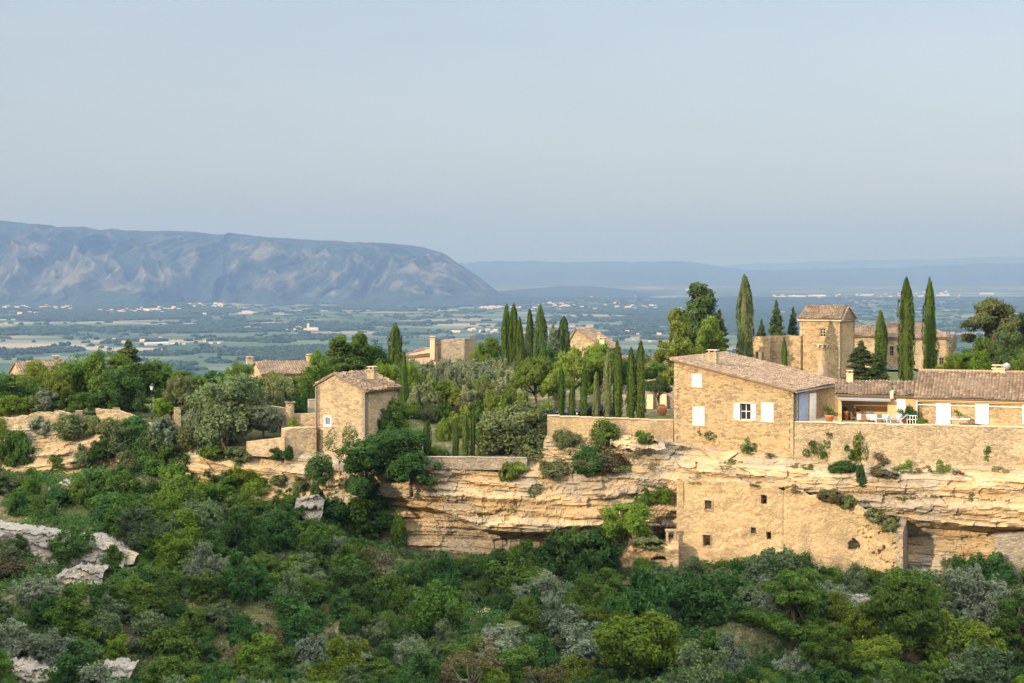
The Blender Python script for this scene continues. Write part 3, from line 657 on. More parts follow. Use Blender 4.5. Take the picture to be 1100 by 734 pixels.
# ------------------------------------------------------------------ haze
m, nt = newmat('haze'); pv = nt.nodes.new('ShaderNodeVolumePrincipled'); pv.inputs['Density'].default_value = HAZE_DENSITY
pv.inputs['Color'].default_value = (*HAZE_COLOR, 1); pv.inputs['Anisotropy'].default_value = 0.0; pv.inputs['Absorption Color'].default_value = (0.389, 0.292, 0.038, 1)
o_ = nt.nodes.new('ShaderNodeOutputMaterial'); nt.links.new(pv.outputs[0], o_.inputs['Volume'])
hb = MB(); X0, X1, Y0, Y1, Z0, Z1 = -130000, 130000, -4000, 95000, -320, 620
hb.hexa([(X0, Y0, Z0), (X1, Y0, Z0), (X1, Y1, Z0), (X0, Y1, Z0), (X0, Y0, Z1), (X1, Y0, Z1), (X1, Y1, Z1), (X0, Y1, Z1)])
hz = hb.build('haze', 'haze'); tag(hz, 'pale blue haze filling the air over the plain', 'haze', kind='stuff')
# ------------------------------------------------------------------ foliage prototypes (mesh data shared by copies)
def leaves(P, Nn, size, r_, aspect=1.0, jit=0.7, sizevar=.35, up=None):
    n = len(P)
    nn = Nn + r_.normal(0, jit, (n, 3)); nn /= np.linalg.norm(nn, axis=1, keepdims=True) + 1e-9
    if up is None: a = np.cross(nn, r_.normal(0, 1, (n, 3)))
    else:
        a = np.asarray(up)[None, :] + r_.normal(0, .25, (n, 3)); a = a - (a * nn).sum(1, keepdims=True) * nn
    a /= np.linalg.norm(a, axis=1, keepdims=True) + 1e-9
    b = np.cross(nn, a)
    s = size * r_.uniform(1 - sizevar, 1 + sizevar, (n, 1))
    la, lb = a * s * aspect, b * s * .6
    V = np.stack([P - la, P - lb * .9 + la * .1, P + la, P + lb], 1)
    return V.reshape(-1, 3), np.arange(n * 4).reshape(n, 4)
def ico(c, r):
    t = (1 + 5 ** .5) / 2
    v = np.array([(-1, t, 0), (1, t, 0), (-1, -t, 0), (1, -t, 0), (0, -1, t), (0, 1, t), (0, -1, -t), (0, 1, -t), (t, 0, -1), (t, 0, 1), (-t, 0, -1), (-t, 0, 1)], float)
    v /= np.linalg.norm(v[0])
    f = [(0, 11, 5), (0, 5, 1), (0, 1, 7), (0, 7, 10), (0, 10, 11), (1, 5, 9), (5, 11, 4), (11, 10, 2), (10, 7, 6), (7, 1, 8), (3, 9, 4), (3, 4, 2), (3, 2, 6), (3, 6, 8), (3, 8, 9), (4, 9, 5), (2, 4, 11), (6, 2, 10), (8, 6, 7), (9, 8, 1)]
    return v * np.asarray(r) + np.asarray(c), f
def lobed(lobes, n, size, r_, aspect=1.0, jit=.6, gap=.36, core=.5, rough=.42, zmin=.05):
    """leaf-sized faces on the surface of overlapping lobes, with gaps, plus small inner cores"""
    C = np.array([l[0] for l in lobes], float); Rr = np.array([l[1] if hasattr(l[1], '__len__') else (l[1],) * 3 for l in lobes], float)
    area = (Rr[:, 0] * Rr[:, 2]); idx = r_.choice(len(C), n * 3, p=area / area.sum())
    u = r_.normal(0, 1, (len(idx), 3)); u /= np.linalg.norm(u, axis=1, keepdims=True)
    rr = 1 + (fbm(u[:, 0] * 2.2 + idx * 3, u[:, 1] * 2.2, u[:, 2] * 2.2, oct=3, seed=9) - .5) * rough * 3
    rr *= 1 + r_.normal(-.06, .15, len(idx))
    P = C[idx] + u * Rr[idx] * rr[:, None]
    inside = np.zeros(len(P), bool)
    for c, q in zip(C, Rr): inside |= ((((P - c) / q) ** 2).sum(1) < .62)
    g = fbm(P[:, 0] * 1.1, P[:, 1] * 1.1, P[:, 2] * 1.3, oct=2, seed=int(r_.randint(99)))
    keep = (~inside) & (g > gap) & (P[:, 2] > zmin)
    P, u = P[keep][:n], u[keep][:n]
    V, Fq = leaves(P, u + np.array([0, 0, .25]), size, r_, aspect, jit)
    F_ = [tuple(f) for f in Fq.tolist()]; V = list(map(tuple, V))
    if core > 0:
        for c, q in zip(C, Rr):
            vv, ff = ico(c, q * core); vv[:, 2] = np.maximum(vv[:, 2], .02); k = len(V); V += list(map(tuple, vv)); F_ += [tuple(i + k for i in f) for f in ff]
    return np.array(V), F_
PROTO = {}
def proto(kind, R0, H0, crown, trunk=None, tmat='bark'):
    V, F_ = crown
    cm = mesh_data('crown', V, F_, 'leaf_mid')
    tm = None
    if trunk is not None: tm = mesh_data('trunk', trunk.v, trunk.f, tmat, smooth=True)
    PROTO.setdefault(kind, []).append((cm, tm, R0, H0))
def limbs(mb, base, top, targets, r0, r_):
    mb.tube([base, np.array(base) * .6 + np.array(top) * .4 + np.array([r_.normal(0, .08), r_.normal(0, .08), 0]), top], [r0, r0 * .75, r0 * .5])
    for t in targets:
        t = np.array(t, float); s = np.array(base) + (np.array(top) - np.array(base)) * r_.uniform(.5, .95)
        mid = (s + t) / 2 + np.array([0, 0, -.12 * np.linalg.norm(t - s)])
        mb.tube([s, mid, t], [r0 * .42, r0 * .28, r0 * .10], 5)
for sd_ in range(4):     # bushes
    r_ = np.random.RandomState(100 + sd_); lob = [((0, 0, 1.0), (1.0, 1.0, 1.0))]
    for i in range(10):
        a = r_.uniform(0, 6.28); q = r_.uniform(.5, 1.05); lob.append(((q * math.cos(a), q * math.sin(a), r_.uniform(.45, 1.75) * (1.15 - q * .35)), r_.uniform(.38, .62)))
    proto('bush', 1.5, 2.35, lobed(lob, 3600, .082, r_, 1.2, .65))
for sd_ in range(6):     # larger shrub / scrub oak: several stems, uneven outline
    r_ = np.random.RandomState(200 + sd_); lob = []
    for st in range(r_.randint(2, 5)):
        a = r_.uniform(0, 6.28); q = r_.uniform(.3, 1.3); hh = r_.uniform(1.6, 3.9); cx, cy = q * math.cos(a), q * math.sin(a)
        lob.append(((cx, cy, hh * .5), (r_.uniform(.8, 1.3), r_.uniform(.8, 1.3), hh * .45)))
        for i in range(9):
            a2 = r_.uniform(0, 6.28); q2 = r_.uniform(.5, 1.35); z = r_.uniform(.5, hh); lob.append(((cx + q2 * math.cos(a2), cy + q2 * math.sin(a2), z), r_.uniform(.32, .7)))
        for i in range(4): lob.append(((cx + r_.normal(0, .5), cy + r_.normal(0, .5), hh + r_.uniform(-.1, .5)), (r_.uniform(.16, .3), r_.uniform(.16, .3), r_.uniform(.3, .55))))
    tr = MB(); limbs(tr, (0, 0, -.5), (0, 0, 2.0), [l[0] for l in lob[1:14]], .14, r_)
    proto('shrub', 2.6, 4.2, lobed(lob, 9500, .10, r_, 1.2, .7, rough=.5, gap=.40), tr)
for sd_ in range(3):     # fine leaved silvery bush, upward shoots
    r_ = np.random.RandomState(300 + sd_); lob = [((0, 0, 1.0), (.95, .95, .9))]
    for i in range(13):
        a = r_.uniform(0, 6.28); q = r_.uniform(.4, 1.1); lob.append(((q * math.cos(a), q * math.sin(a), r_.uniform(.5, 1.75) * (1.15 - q * .3)), (r_.uniform(.25, .42), r_.uniform(.25, .42), r_.uniform(.35, .6))))
    tr = MB(); limbs(tr, (0, 0, -.3), (0, 0, 1.0), [l[0] for l in lob[1:7]], .07, r_)
    proto('silver', 1.5, 2.35, lobed(lob, 4200, .075, r_, 1.9, .75, gap=.40, rough=.3, core=.55), tr, 'pale_bark')
for sd_ in range(4):     # broadleaf tree
    r_ = np.random.RandomState(400 + sd_); lob = [((0, 0, 3.6), (1.7, 1.7, 1.6))]
    for i in range(34):
        a = r_.uniform(0, 6.28); q = r_.uniform(.7, 2.4); lob.append(((q * math.cos(a), q * math.sin(a), r_.uniform(1.7, 5.2) * (1.1 - q * .1)), (r_.uniform(.45, .85),) * 2 + (r_.uniform(.4, .75),)))
    tr = MB(); limbs(tr, (0, 0, -.5), (0, 0, 3.2), [l[0] for l in lob[1:8]], .2, r_)
    proto('tree', 3.0, 6.0, lobed(lob, 9500, .115, r_, 1.1, .6, gap=.38), tr)
for sd_ in range(3):     # large aleppo pine: separate rounded tufts on bare limbs
    r_ = np.random.RandomState(500 + sd_); lob = []
    for i in range(34):
        h = r_.uniform(2.2, 7.6); m_ = 3.1 * math.sin(math.pi * min(1, (h - .9) / 7.6)) ** .7; a = r_.uniform(0, 6.28); q = m_ * r_.uniform(.25, 1)
        lob.append(((q * math.cos(a), q * math.sin(a), h), (r_.uniform(.55, 1.0), r_.uniform(.55, 1.0), r_.uniform(.35, .6))))
    tr = MB(); limbs(tr, (0, 0, -.5), (.1, 0, 7.0), [l[0] for l in lob[:16]], .22, r_)
    proto('pine', 3.7, 8.0, lobed(lob, 10500, .12, r_, 1.5, .7, gap=.34, rough=.3), tr)
for sd_ in range(3):     # dense tall pine crown
    r_ = np.random.RandomState(560 + sd_); lob = [((0, 0, 4.2), (1.2, 1.2, 2.4))]
    for i in range(52):
        h = r_.uniform(1.0, 7.7); m_ = 2.2 * math.sin(math.pi * min(1, (h + .6) / 9.0)) ** .6 * (1 if h < 5 else (9.2 - h) / 4.2); a = r_.uniform(0, 6.28); q = m_ * r_.uniform(.45, 1)
        lob.append(((q * math.cos(a), q * math.sin(a), h), (r_.uniform(.35, .7), r_.uniform(.35, .7), r_.uniform(.28, .5))))
    tr = MB(); limbs(tr, (0, 0, -.5), (.1, 0, 7.0), [l[0] for l in lob[1:14]], .2, r_)
    proto('tallpine', 2.5, 8.1, lobed(lob, 12500, .11, r_, 1.4, .65, gap=.36, rough=.35), tr)
for sd_ in range(3):     # umbrella pine: flat topped crown over bare trunk
    r_ = np.random.RandomState(600 + sd_); lob = []
    for i in range(20):
        a = r_.uniform(0, 6.28); q = 2.3 * math.sqrt(r_.uniform(0.02, 1)); lob.append(((q * math.cos(a), q * math.sin(a), 4.3 - q * q * .13 + r_.uniform(-.5, .35)), (r_.uniform(.6, .95), r_.uniform(.6, .95), r_.uniform(.38, .6))))
    tr = MB(); limbs(tr, (0, 0, -.4), (.25, 0, 2.9), [l[0] for l in lob[:12]], .19, r_)
    proto('umbrella', 2.9, 5.2, lobed(lob, 7500, .10, r_, 1.3, .65, gap=.3, zmin=2.4), tr)
for sd_ in range(3):     # cedar / fir: tiers of drooping fans
    r_ = np.random.RandomState(700 + sd_); lob = []
    for i in range(46):
        h = 1.2 + 7.2 * (i / 46) ** .9; m_ = 2.7 * (1 - (h - 1.0) / 8.2) ** .75 * r_.uniform(.7, 1.1); a = i * 2.4 + r_.normal(0, .4)
        for q in (.45, .8): lob.append(((q * m_ * math.cos(a), q * m_ * math.sin(a), h - q * .15 + r_.normal(0, .1)), (.36 + .22 * m_ * (1.2 - q), .36 + .22 * m_ * (1.2 - q), .20)))
    lob.append(((0, 0, 8.6), (.3, .3, .7)))
    tr = MB(); limbs(tr, (0, 0, -.5), (0, 0, 8.0), [l[0] for l in lob[:30:2]], .2, r_)
    proto('cedar', 2.8, 9.2, lobed(lob, 11000, .10, r_, 1.6, .6, gap=.3, rough=.35), tr)
def cypress_crown(r_, n, R0, H0, size, streak=1.0, lean=0.0):
    h = r_.uniform(0, 1, n * 2) ** .9; a = r_.uniform(0, 6.283, n * 2)
    prof = np.interp(h, [0, .05, .2, .45, .7, .88, .97, 1], [.6, .85, 1, .98, .84, .55, .28, .06])
    st = fbm(np.cos(a) * 2.3, np.sin(a) * 2.3, h * H0 * .28, oct=3, seed=int(r_.randint(999)))
    rad = prof * R0 * (.80 + (st - .5) * 1.15 * streak) * (1 - np.abs(r_.normal(0, .10, n * 2)))
    rad = rad * (.86 + .42 * (vnoise(np.cos(a) * 4 + 7, np.sin(a) * 4, h * H0 * 1.3, seed=3) - .25))
    keep = (st > .30)
    P = np.stack([rad * np.cos(a), rad * np.sin(a), .15 + h * (H0 - .15) + (st - .5) * .6], 1)[keep][:n]; aa = a[keep][:n]
    P[:, 0] += np.sin(P[:, 2] / H0 * 2.2) * lean
    Nn = np.stack([np.cos(aa), np.sin(aa), np.full(len(aa), .25)], 1)
    V, Fq = leaves(P, Nn, size, r_, 1.9, .38, .35, up=(0, 0, 1))
    V = list(map(tuple, V)); F_ = [tuple(f) for f in Fq.tolist()]
    k = len(V); hs_ = np.linspace(0.02, .95, 9)
    for hh in hs_:
        pr = np.interp(hh, [0, .05, .2, .45, .7, .88, .97, 1], [.6, .85, 1, .98, .84, .55, .28, .06]) * R0 * .62
        for j in range(7): V.append((pr * math.cos(j * .898) + math.sin(hh * 2.2) * lean, pr * math.sin(j * .898), hh * H0))
    for i in range(8):
        for j in range(7): F_.append((k + i * 7 + j, k + i * 7 + (j + 1) % 7, k + i * 7 + 7 + (j + 1) % 7, k + i * 7 + 7 + j))
    return np.array(V), F_
for sd_ in range(4):
    r_ = np.random.RandomState(800 + sd_)
    tr = MB(); tr.tube([(0, 0, -.5), (0, 0, 2), (0, 0, 8)], [.14, .12, .04])
    proto('cypress', 1.0, 10.0, cypress_crown(r_, 6500, 1.0, 10.0, .095, 1.15, r_.uniform(-.35, .35)), tr)
for sd_ in range(4):     # slim young cypress
    r_ = np.random.RandomState(840 + sd_)
    tr = MB(); tr.tube([(0, 0, -.3), (0, 0, 1), (0, 0, 4)], [.06, .05, .02])
    proto('slim', .42, 5.5, cypress_crown(r_, 2400, .42, 5.5, .07, 1.1, r_.uniform(-.06, .06)), tr)
for sd_ in range(4):     # upright silvery shrub made of many vertical plumes
    r_ = np.random.RandomState(900 + sd_); lob = []
    for i in range(16):
        a = r_.uniform(0, 6.28); q = r_.uniform(0, .85); z = r_.uniform(.6, 2.7) * (1.1 - q * .2); lob.append(((q * math.cos(a), q * math.sin(a), z), (r_.uniform(.2, .34), r_.uniform(.2, .34), r_.uniform(.5, .85))))
    proto('shoots', 1.0, 3.5, lobed(lob, 3600, .075, r_, 1.9, .55, gap=.3, rough=.35, core=.45))
for sd_ in range(3):     # sparse little plant growing from walls and ledges
    r_ = np.random.RandomState(950 + sd_); lob = []
    for i in range(9):
        a = r_.uniform(0, 6.28); q = r_.uniform(.1, .75); lob.append(((q * math.cos(a), q * math.sin(a), r_.uniform(.2, 1.1)), r_.uniform(.16, .32)))
    tr = MB(); limbs(tr, (0, 0, -.25), (0, 0, .5), [l[0] for l in lob], .03, r_)
    proto('sprig', .9, 1.35, lobed(lob, 620, .075, r_, 1.3, .9, gap=.3, rough=.5, core=0), tr)
for sd_ in range(2):     # bare-branched small tree
    r_ = np.random.RandomState(970 + sd_); lob = []
    for i in range(14):
        a = r_.uniform(0, 6.28); q = r_.uniform(.3, 1.3); lob.append(((q * math.cos(a), q * math.sin(a), r_.uniform(1.3, 2.9)), r_.uniform(.2, .4)))
    tr = MB(); limbs(tr, (0, 0, -.3), (.2, 0, 1.6), [l[0] for l in lob], .07, r_)
    proto('twiggy', 1.5, 3.1, lobed(lob, 900, .075, r_, 1.3, .9, gap=.3, rough=.5, core=0), tr, 'pale_bark')

SLOPE_KINDS = {'olive_bush', 'oak_bush', 'leafy_bush', 'bright_bush', 'grey_green_bush', 'dry_bush', 'yellow_bush', 'small_bush'}
PLANTS = []     # every plant: (root, px, py_mid, width_px, species phrase, colour word)
used = {}
rp = random.Random(11)
def plant(kind, name, p, wm, hm, mat, label=None, cat=None, group=None, var=None, rot=None, sink=0.1):
    """p = world base point; wm, hm = width and height in metres"""
    i = used.get(kind, 0) if var is None else var; used[kind] = used.get(kind, 0) + 1
    cm, tm, R0, H0 = PROTO[kind][i % len(PROTO[kind])]
    s = (wm / 2 / R0, wm / 2 / R0, hm / H0); a = rp.uniform(0, 6.28) if rot is None else rot
    loc = (p[0], p[1], p[2] - sink)
    if tm is None:
        o = link(name, cm, None, loc); c = o
    else:
        o = empty(name, loc); t_ = link('trunk', tm, o); c = link('crown' if cat != 'shrub' else 'foliage', cm, o)
    if name in SLOPE_KINDS: s = (s[0] * rp.uniform(.85, 1.2), s[1] * rp.uniform(.85, 1.2), s[2] * rp.uniform(.8, 1.12))
    o.rotation_euler = (0, 0, a); o.scale = s
    c.material_slots[0].link = 'OBJECT'; c.material_slots[0].material = MATS[mat]
    tag(o, label, cat, group)
    return o
def tree(kind, name, px, ytop, d, wpx, mat, label, cat='tree', group=None, ybot=None, var=None):
    x = (px - 550) / F * d; z0 = G(x, d) if ybot is None else (HY - ybot) / F * d
    zt = (HY - ytop) / F * d; o = plant(kind, name, (x, d, z0), wpx * d / F, max(.6, zt - z0), mat, label, cat, group, var)
    return o
# ------------------------------------------------------------------ building helpers
class Wall:
    """vertical wall plane through plan points A -> B (A left, B right as seen); du to the right, nn towards the viewer side"""
    def __init__(s, A, B):
        s.A = np.array(A[:2], float); s.B = np.array(B[:2], float); e = s.B - s.A; s.L = float(np.linalg.norm(e)); s.du = e / s.L
        s.n = np.array([s.du[1], -s.du[0]])
    def at(s, px, py):       # photo pixel -> (u along wall, z)
        k = (px - 550) / F      # x = k*y
        # A.x + u du.x = k (A.y + u du.y)
        u = (k * s.A[1] - s.A[0]) / (s.du[0] - k * s.du[1]); y = s.A[1] + u * s.du[1]
        return u, (HY - py) / F * y
    def P(s, u, z, out=0.0):
        q = s.A + s.du * u + s.n * out; return (q[0], q[1], z)
    def rect(s, x0, y0, x1, y1):
        u0, z1 = s.at(x0, y0); u1, z0 = s.at(x1, y1); return (u0, u1, z0, z1)
    @property
    def ang(s): return math.atan2(s.du[1], s.du[0])
def panel(mb, wl, zb, top, holes=(), th=.45, u0=0.0, u1=None):
    """wall with rectangular openings; top = list of (u, z)"""
    u1 = wl.L if u1 is None else u1
    tu = [t[0] for t in top]; tz = [t[1] for t in top]; tf = lambda u: float(np.interp(u, tu, tz))
    us = sorted(set([u0, u1] + [t for t in tu if u0 < t < u1] + [h[0] for h in holes] + [h[1] for h in holes]))
    for a, b in zip(us[:-1], us[1:]):
        hs_ = sorted([h for h in holes if h[0] < (a + b) / 2 < h[1]], key=lambda h: h[2]); z = zb
        for h in hs_ + [None]:
            za = (z, z); zc = (h[2], h[2]) if h else (tf(a), tf(b))
            for o in (0, -th):
                mb.quad(wl.P(a, za[0], o), wl.P(b, za[1], o), wl.P(b, zc[1], o), wl.P(a, zc[0], o))
            if h: z = h[3]
        mb.quad(wl.P(a, tf(a), 0), wl.P(b, tf(b), 0), wl.P(b, tf(b), -th), wl.P(a, tf(a), -th))
    for (a, b, c, d_) in holes:
        mb.quad(wl.P(a, c, 0), wl.P(b, c, 0), wl.P(b, c, -th), wl.P(a, c, -th)); mb.quad(wl.P(a, d_, 0), wl.P(b, d_, 0), wl.P(b, d_, -th), wl.P(a, d_, -th))
        mb.quad(wl.P(a, c, 0), wl.P(a, d_, 0), wl.P(a, d_, -th), wl.P(a, c, -th)); mb.quad(wl.P(b, c, 0), wl.P(b, d_, 0), wl.P(b, d_, -th), wl.P(b, c, -th))
    for u in (u0, u1): mb.quad(wl.P(u, zb, 0), wl.P(u, tf(u), 0), wl.P(u, tf(u), -th), wl.P(u, zb, -th))
def tiles(name, e0, e1, r1, r0, parent, mat='tile_rose', period=.30, row=.38, sag=.05, thick=.12, seed=0, jit=.035):
    """barrel-tile slope: e0-e1 along the eave, r0-r1 along the top"""
    e0, e1, r0, r1 = [np.array(q, float) for q in (e0, e1, r0, r1)]
    Lu = max(np.linalg.norm(e1 - e0), np.linalg.norm(r1 - r0)); Lv = max(np.linalg.norm(r0 - e0), np.linalg.norm(r1 - e1))
    nu = max(2, int(Lu / period)); nv = max(2, int(Lv / row)); sub = 4
    r_ = np.random.RandomState(seed + nu * 7 + nv)
    nrm = np.cross(e1 - e0, (r0 - e0) if np.linalg.norm(r0 - e0) > .1 else (r1 - e1)); nrm /= np.linalg.norm(nrm)
    if nrm[2] < 0: nrm = -nrm
    U = np.arange(nu * sub + 1) / (nu * sub)
    prof = np.abs(np.sin(np.arange(nu * sub + 1) / sub * math.pi)) * .125
    V, Fq, T = [], [], []; k = 0
    for j in range(nv):
        va, vb = j / nv, (j + 1) / nv
        for i in range(nu):
            uu = U[i * sub:(i + 1) * sub + 1]; pp = prof[i * sub:(i + 1) * sub + 1]
            jj = r_.normal(0, .012); dv = r_.normal(0, jit / Lv)
            sagz = lambda u, v: -sag * math.sin(u * math.pi) * math.sin(v * math.pi) + .06 * (math.sin(u * 9 + seed) * math.sin(v * 5 + 2))
            for v, lift in ((va + dv, .05), (vb + dv + .15 / nv, .0)):
                v = max(v, 0)
                for u, h in zip(uu, pp):
                    V.append((e0 * (1 - u) + e1 * u) * (1 - v) + (r0 * (1 - u) + r1 * u) * v + nrm * (h + lift + jj + thick) + np.array([0, 0, sagz(u, min(v, 1))]))
            m_ = sub + 1
            for q in range(sub): Fq.append((k + q, k + q + 1, k + m_ + q + 1, k + m_ + q)); T.append(0)
            tv = np.clip(r_.normal(.5, .24), 0, 1); T[-sub:] = [tv] * sub; k += 2 * m_
    # boarded underside and edge
    c = [e0, e1, r1, r0]; n0 = len(V)
    V += [q for q in c] + [q + nrm * (thick + .03) for q in c]
    for f in ((0, 1, 2, 3), (0, 1, 5, 4), (1, 2, 6, 5), (2, 3, 7, 6), (3, 0, 4, 7), (4, 5, 6, 7)): Fq.append(tuple(n0 + i for i in f)); T.append(.25)
    return mk(name, np.array(V), np.array(Fq), mat, parent, fattr={'tint': T})
def shutter_leaf(wl, u0, u1, z0, z1, parent, mat='white_paint', out=.05, th=.05, name='shutter'):
    mb = MB(); a = wl.ang; cu = (u0 + u1) / 2; p = wl.P(cu, z0, out); mb.box(p, u1 - u0, th, z1 - z0, a)
    for f in (.2, .8):
        z = z0 + (z1 - z0) * f; mb.box(wl.P(cu, z, out + .035), (u1 - u0) * .94, .025, .09, a)
    return mb.build(name, mat, parent)
def shutters(wl, rect, parent, mat='white_paint'):
    u0, u1, z0, z1 = rect; um = (u0 + u1) / 2
    shutter_leaf(wl, u0, um - .02, z0, z1, parent, mat); shutter_leaf(wl, um + .02, u1, z0, z1, parent, mat)
def window(wl, rect, parent, mull=1, cross=1, depth=-.22, frame='white_paint', name='window'):
    u0, u1, z0, z1 = rect; mb = MB(); a = wl.ang; t = .06
    for u in [u0 + t / 2, u1 - t / 2] + [u0 + (u1 - u0) * (i + 1) / (mull + 1) for i in range(mull)]: mb.box(wl.P(u, z0, depth), t, .06, z1 - z0, a)
    for z in [z0, z1 - t] + [z0 + (z1 - z0) * (i + 1) / (cross + 1) for i in range(cross)]: mb.box(wl.P((u0 + u1) / 2, z, depth), u1 - u0, .05, t, a)
    f = mb.build(name, frame, parent)
    g = MB(); g.quad(wl.P(u0, z0, depth - .04), wl.P(u1, z0, depth - .04), wl.P(u1, z1, depth - .04), wl.P(u0, z1, depth - .04)); g.build('pane', 'glass_dark', f); return f
def surround(wl, rect, parent, w_=.14, mat='cut_stone', name='surround'):
    u0, u1, z0, z1 = rect; mb = MB(); a = wl.ang
    mb.box(wl.P((u0 + u1) / 2, z0 - w_, .0), u1 - u0 + 2 * w_ + .1, .12, w_, a); mb.box(wl.P((u0 + u1) / 2, z1, .0), u1 - u0 + 2 * w_, .07, w_, a)
    for u in (u0 - w_ / 2, u1 + w_ / 2): mb.box(wl.P(u, z0, .0), w_, .07, z1 - z0, a)
    return mb.build(name, mat, parent)
def chimney(p, sx, sy, h, ang, parent, mat='rubble_gold', pots=0, name='chimney'):
    mb = MB(); mb.box(p, sx, sy, h, ang); mb.box((p[0], p[1], p[2] + h), sx * 1.2, sy * 1.2, .09, ang)
    c = mb.build(name, mat, parent)
    for i in range(2):
        q = MB(); ca, sa = math.cos(ang), math.sin(ang); o = (i - .5) * sx * .62; q.box((p[0] + o * ca, p[1] + o * sa, p[2] + h + .09), sx * .22, sy * .8, .20, ang); q.build('cap_brick', 'ridge_clay', c)
    q = MB(); q.box((p[0], p[1], p[2] + h + .29), sx * 1.15, sy * 1.1, .07, ang); q.build('cap_slab', 'cut_stone', c)
    return c
def corners(FR, W_, L_, th):
    th = R(th); FR = np.array(FR[:2], float); rt = np.array([math.cos(th), -math.sin(th)]); bk = np.array([math.sin(th), math.cos(th)])
    return FR - rt * W_, FR, FR + bk * L_, FR - rt * W_ + bk * L_     # FL FR BR BL
def z_at(py, d): return (HY - py) / F * d
def X_(px, d): return (px - 550) / F * d
def v3(p, z): return np.array([p[0], p[1], z])

# ------------------------------------------------------------------ the big stone house on the brow
FL, FR, BR, BL = corners((25.2, 150.0), 11.7, 13.0, 30)
fw, rw, lw, bw = Wall(FL, FR), Wall(FR, BR), Wall(BL, FL), Wall(BR, BL)
house = empty('stone_house', (18, 155, -14), 'big two storey golden stone farmhouse with white shutters and one long sloping tiled roof', 'house')
zl, zr = fw.at(725, 388)[1], fw.at(851, 421)[1]
w_up = fw.rect(744.5, 403, 753, 415); w_lo = fw.rect(745.5, 438, 756, 456.5); w_op = fw.rect(795, 433.5, 806.5, 451.5); w_rt = fw.rect(819, 433.5, 830, 452.5)
mb = MB(); panel(mb, fw, -19.2, [(0, zl), (fw.L, zr)], [w_up, w_lo, w_op, w_rt])
dA = rw.rect(857, 424, 874, 452)
panel(mb, rw, -16, [(0, zr), (rw.L, zr)], [rw.rect(857.5, 423, 867, 452), rw.rect(869, 423, 876, 452)])
panel(mb, lw, -16, [(0, zl), (lw.L, zl)]); panel(mb, bw, -16, [(0, zr), (bw.L, zl)])
mb.build('wall', 'rubble_gold', house)
ov = .35; up3 = np.array([0, 0, .03])
def offp(p, du, a, n, b): return p[:2] + du * a + n * b
e0 = v3(FR + fw.du * .35 + fw.n * .28, zr - .05); e1 = v3(BR + fw.du * .35 - fw.n * .28, zr - .05); r0_ = v3(FL - fw.du * .2 + fw.n * .28, zl + .05); r1_ = v3(BL - fw.du * .2 - fw.n * .28, zl + .05)
tiles('roof', e0, e1, r1_, r0_, house, 'tile_rose', seed=3)
q = MB()                                       # ridge tiles along the top edge
for i in range(34):
    p0 = r0_ + (r1_ - r0_) * (i / 34); p1 = r0_ + (r1_ - r0_) * ((i + 1.15) / 34); q.tube([p0 + up3 * 6, p1 + up3 * 5], [.15, .12], 8)
q.build('ridge_tiles', 'ridge_clay', house)
q = MB(); q.tube([e0 + np.array([0, 0, .02]), e1 + np.array([0, 0, -.02])], .06, 6); q.tube([v3(FR + rw.du * .5 + rw.n * .10, zr - .1), v3(FR + rw.du * .5 + rw.n * .10, -13.7)], .05, 6); q.build('gutter', 'grey_metal', house)
for rc in (w_up, w_lo, w_rt): shutters(fw, (rc[0] - .06, rc[1] + .06, rc[2] - .05, rc[3] + .05), house)
for rc in (w_up, w_lo, w_op, w_rt): surround(fw, rc, house)
window(fw, w_op, house)
shutter_leaf(fw, fw.at(788.5, 440)[0], w_op[0] - .02, w_op[2], w_op[3], house); shutter_leaf(fw, w_op[1] + .02, fw.at(812.5, 440)[0], w_op[2], w_op[3], house)
rc = rw.rect(857.5, 423, 867, 452); shutter_leaf(rw, rc[0], rc[1], rc[2], rc[3], house, 'blue_paint', name='door')
rc = rw.rect(869, 423, 876, 452); shutter_leaf(rw, rc[0], rc[1], rc[2], rc[3], house, 'white_paint', name='door')
cp = fw.P(fw.at(752, 386)[0], 0, -3.0); chimney((cp[0], cp[1], z_at(393, cp[1])), .9, .6, 1.15, fw.ang, house, 'rubble_pale')
dk = MB(); dc = fw.P(fw.at(746.5, 386)[0], 0, -3.3); dk.lathe((dc[0], dc[1], z_at(391, dc[1])), [(.12, 0), (.12, .9), (.2, .95), (.2, 1.05), (.05, 1.15)], 10); dk.build('flue', 'grey_metal', house, True)

def quoins(wl, u, sgn, z0, z1, parent, mat='cut_stone', seed=0):
    r_ = random.Random(seed); q = MB(); z = z0; k = 0
    while z < z1 - .15:
        h = min(r_.uniform(.26, .38), z1 - z); l = r_.uniform(.45, .6) if k % 2 else r_.uniform(.24, .34)
        q.box(wl.P(u + sgn * l / 2, z, -.02), l, .07, h - .025, wl.ang); z += h; k += 1
    q.build('quoins', mat, parent)
quoins(fw, .0, 1, -17.0, zl - .15, house, 'rubble_pale', 1); quoins(fw, fw.L, -1, -16.0, zr - .15, house, 'rubble_pale', 2)
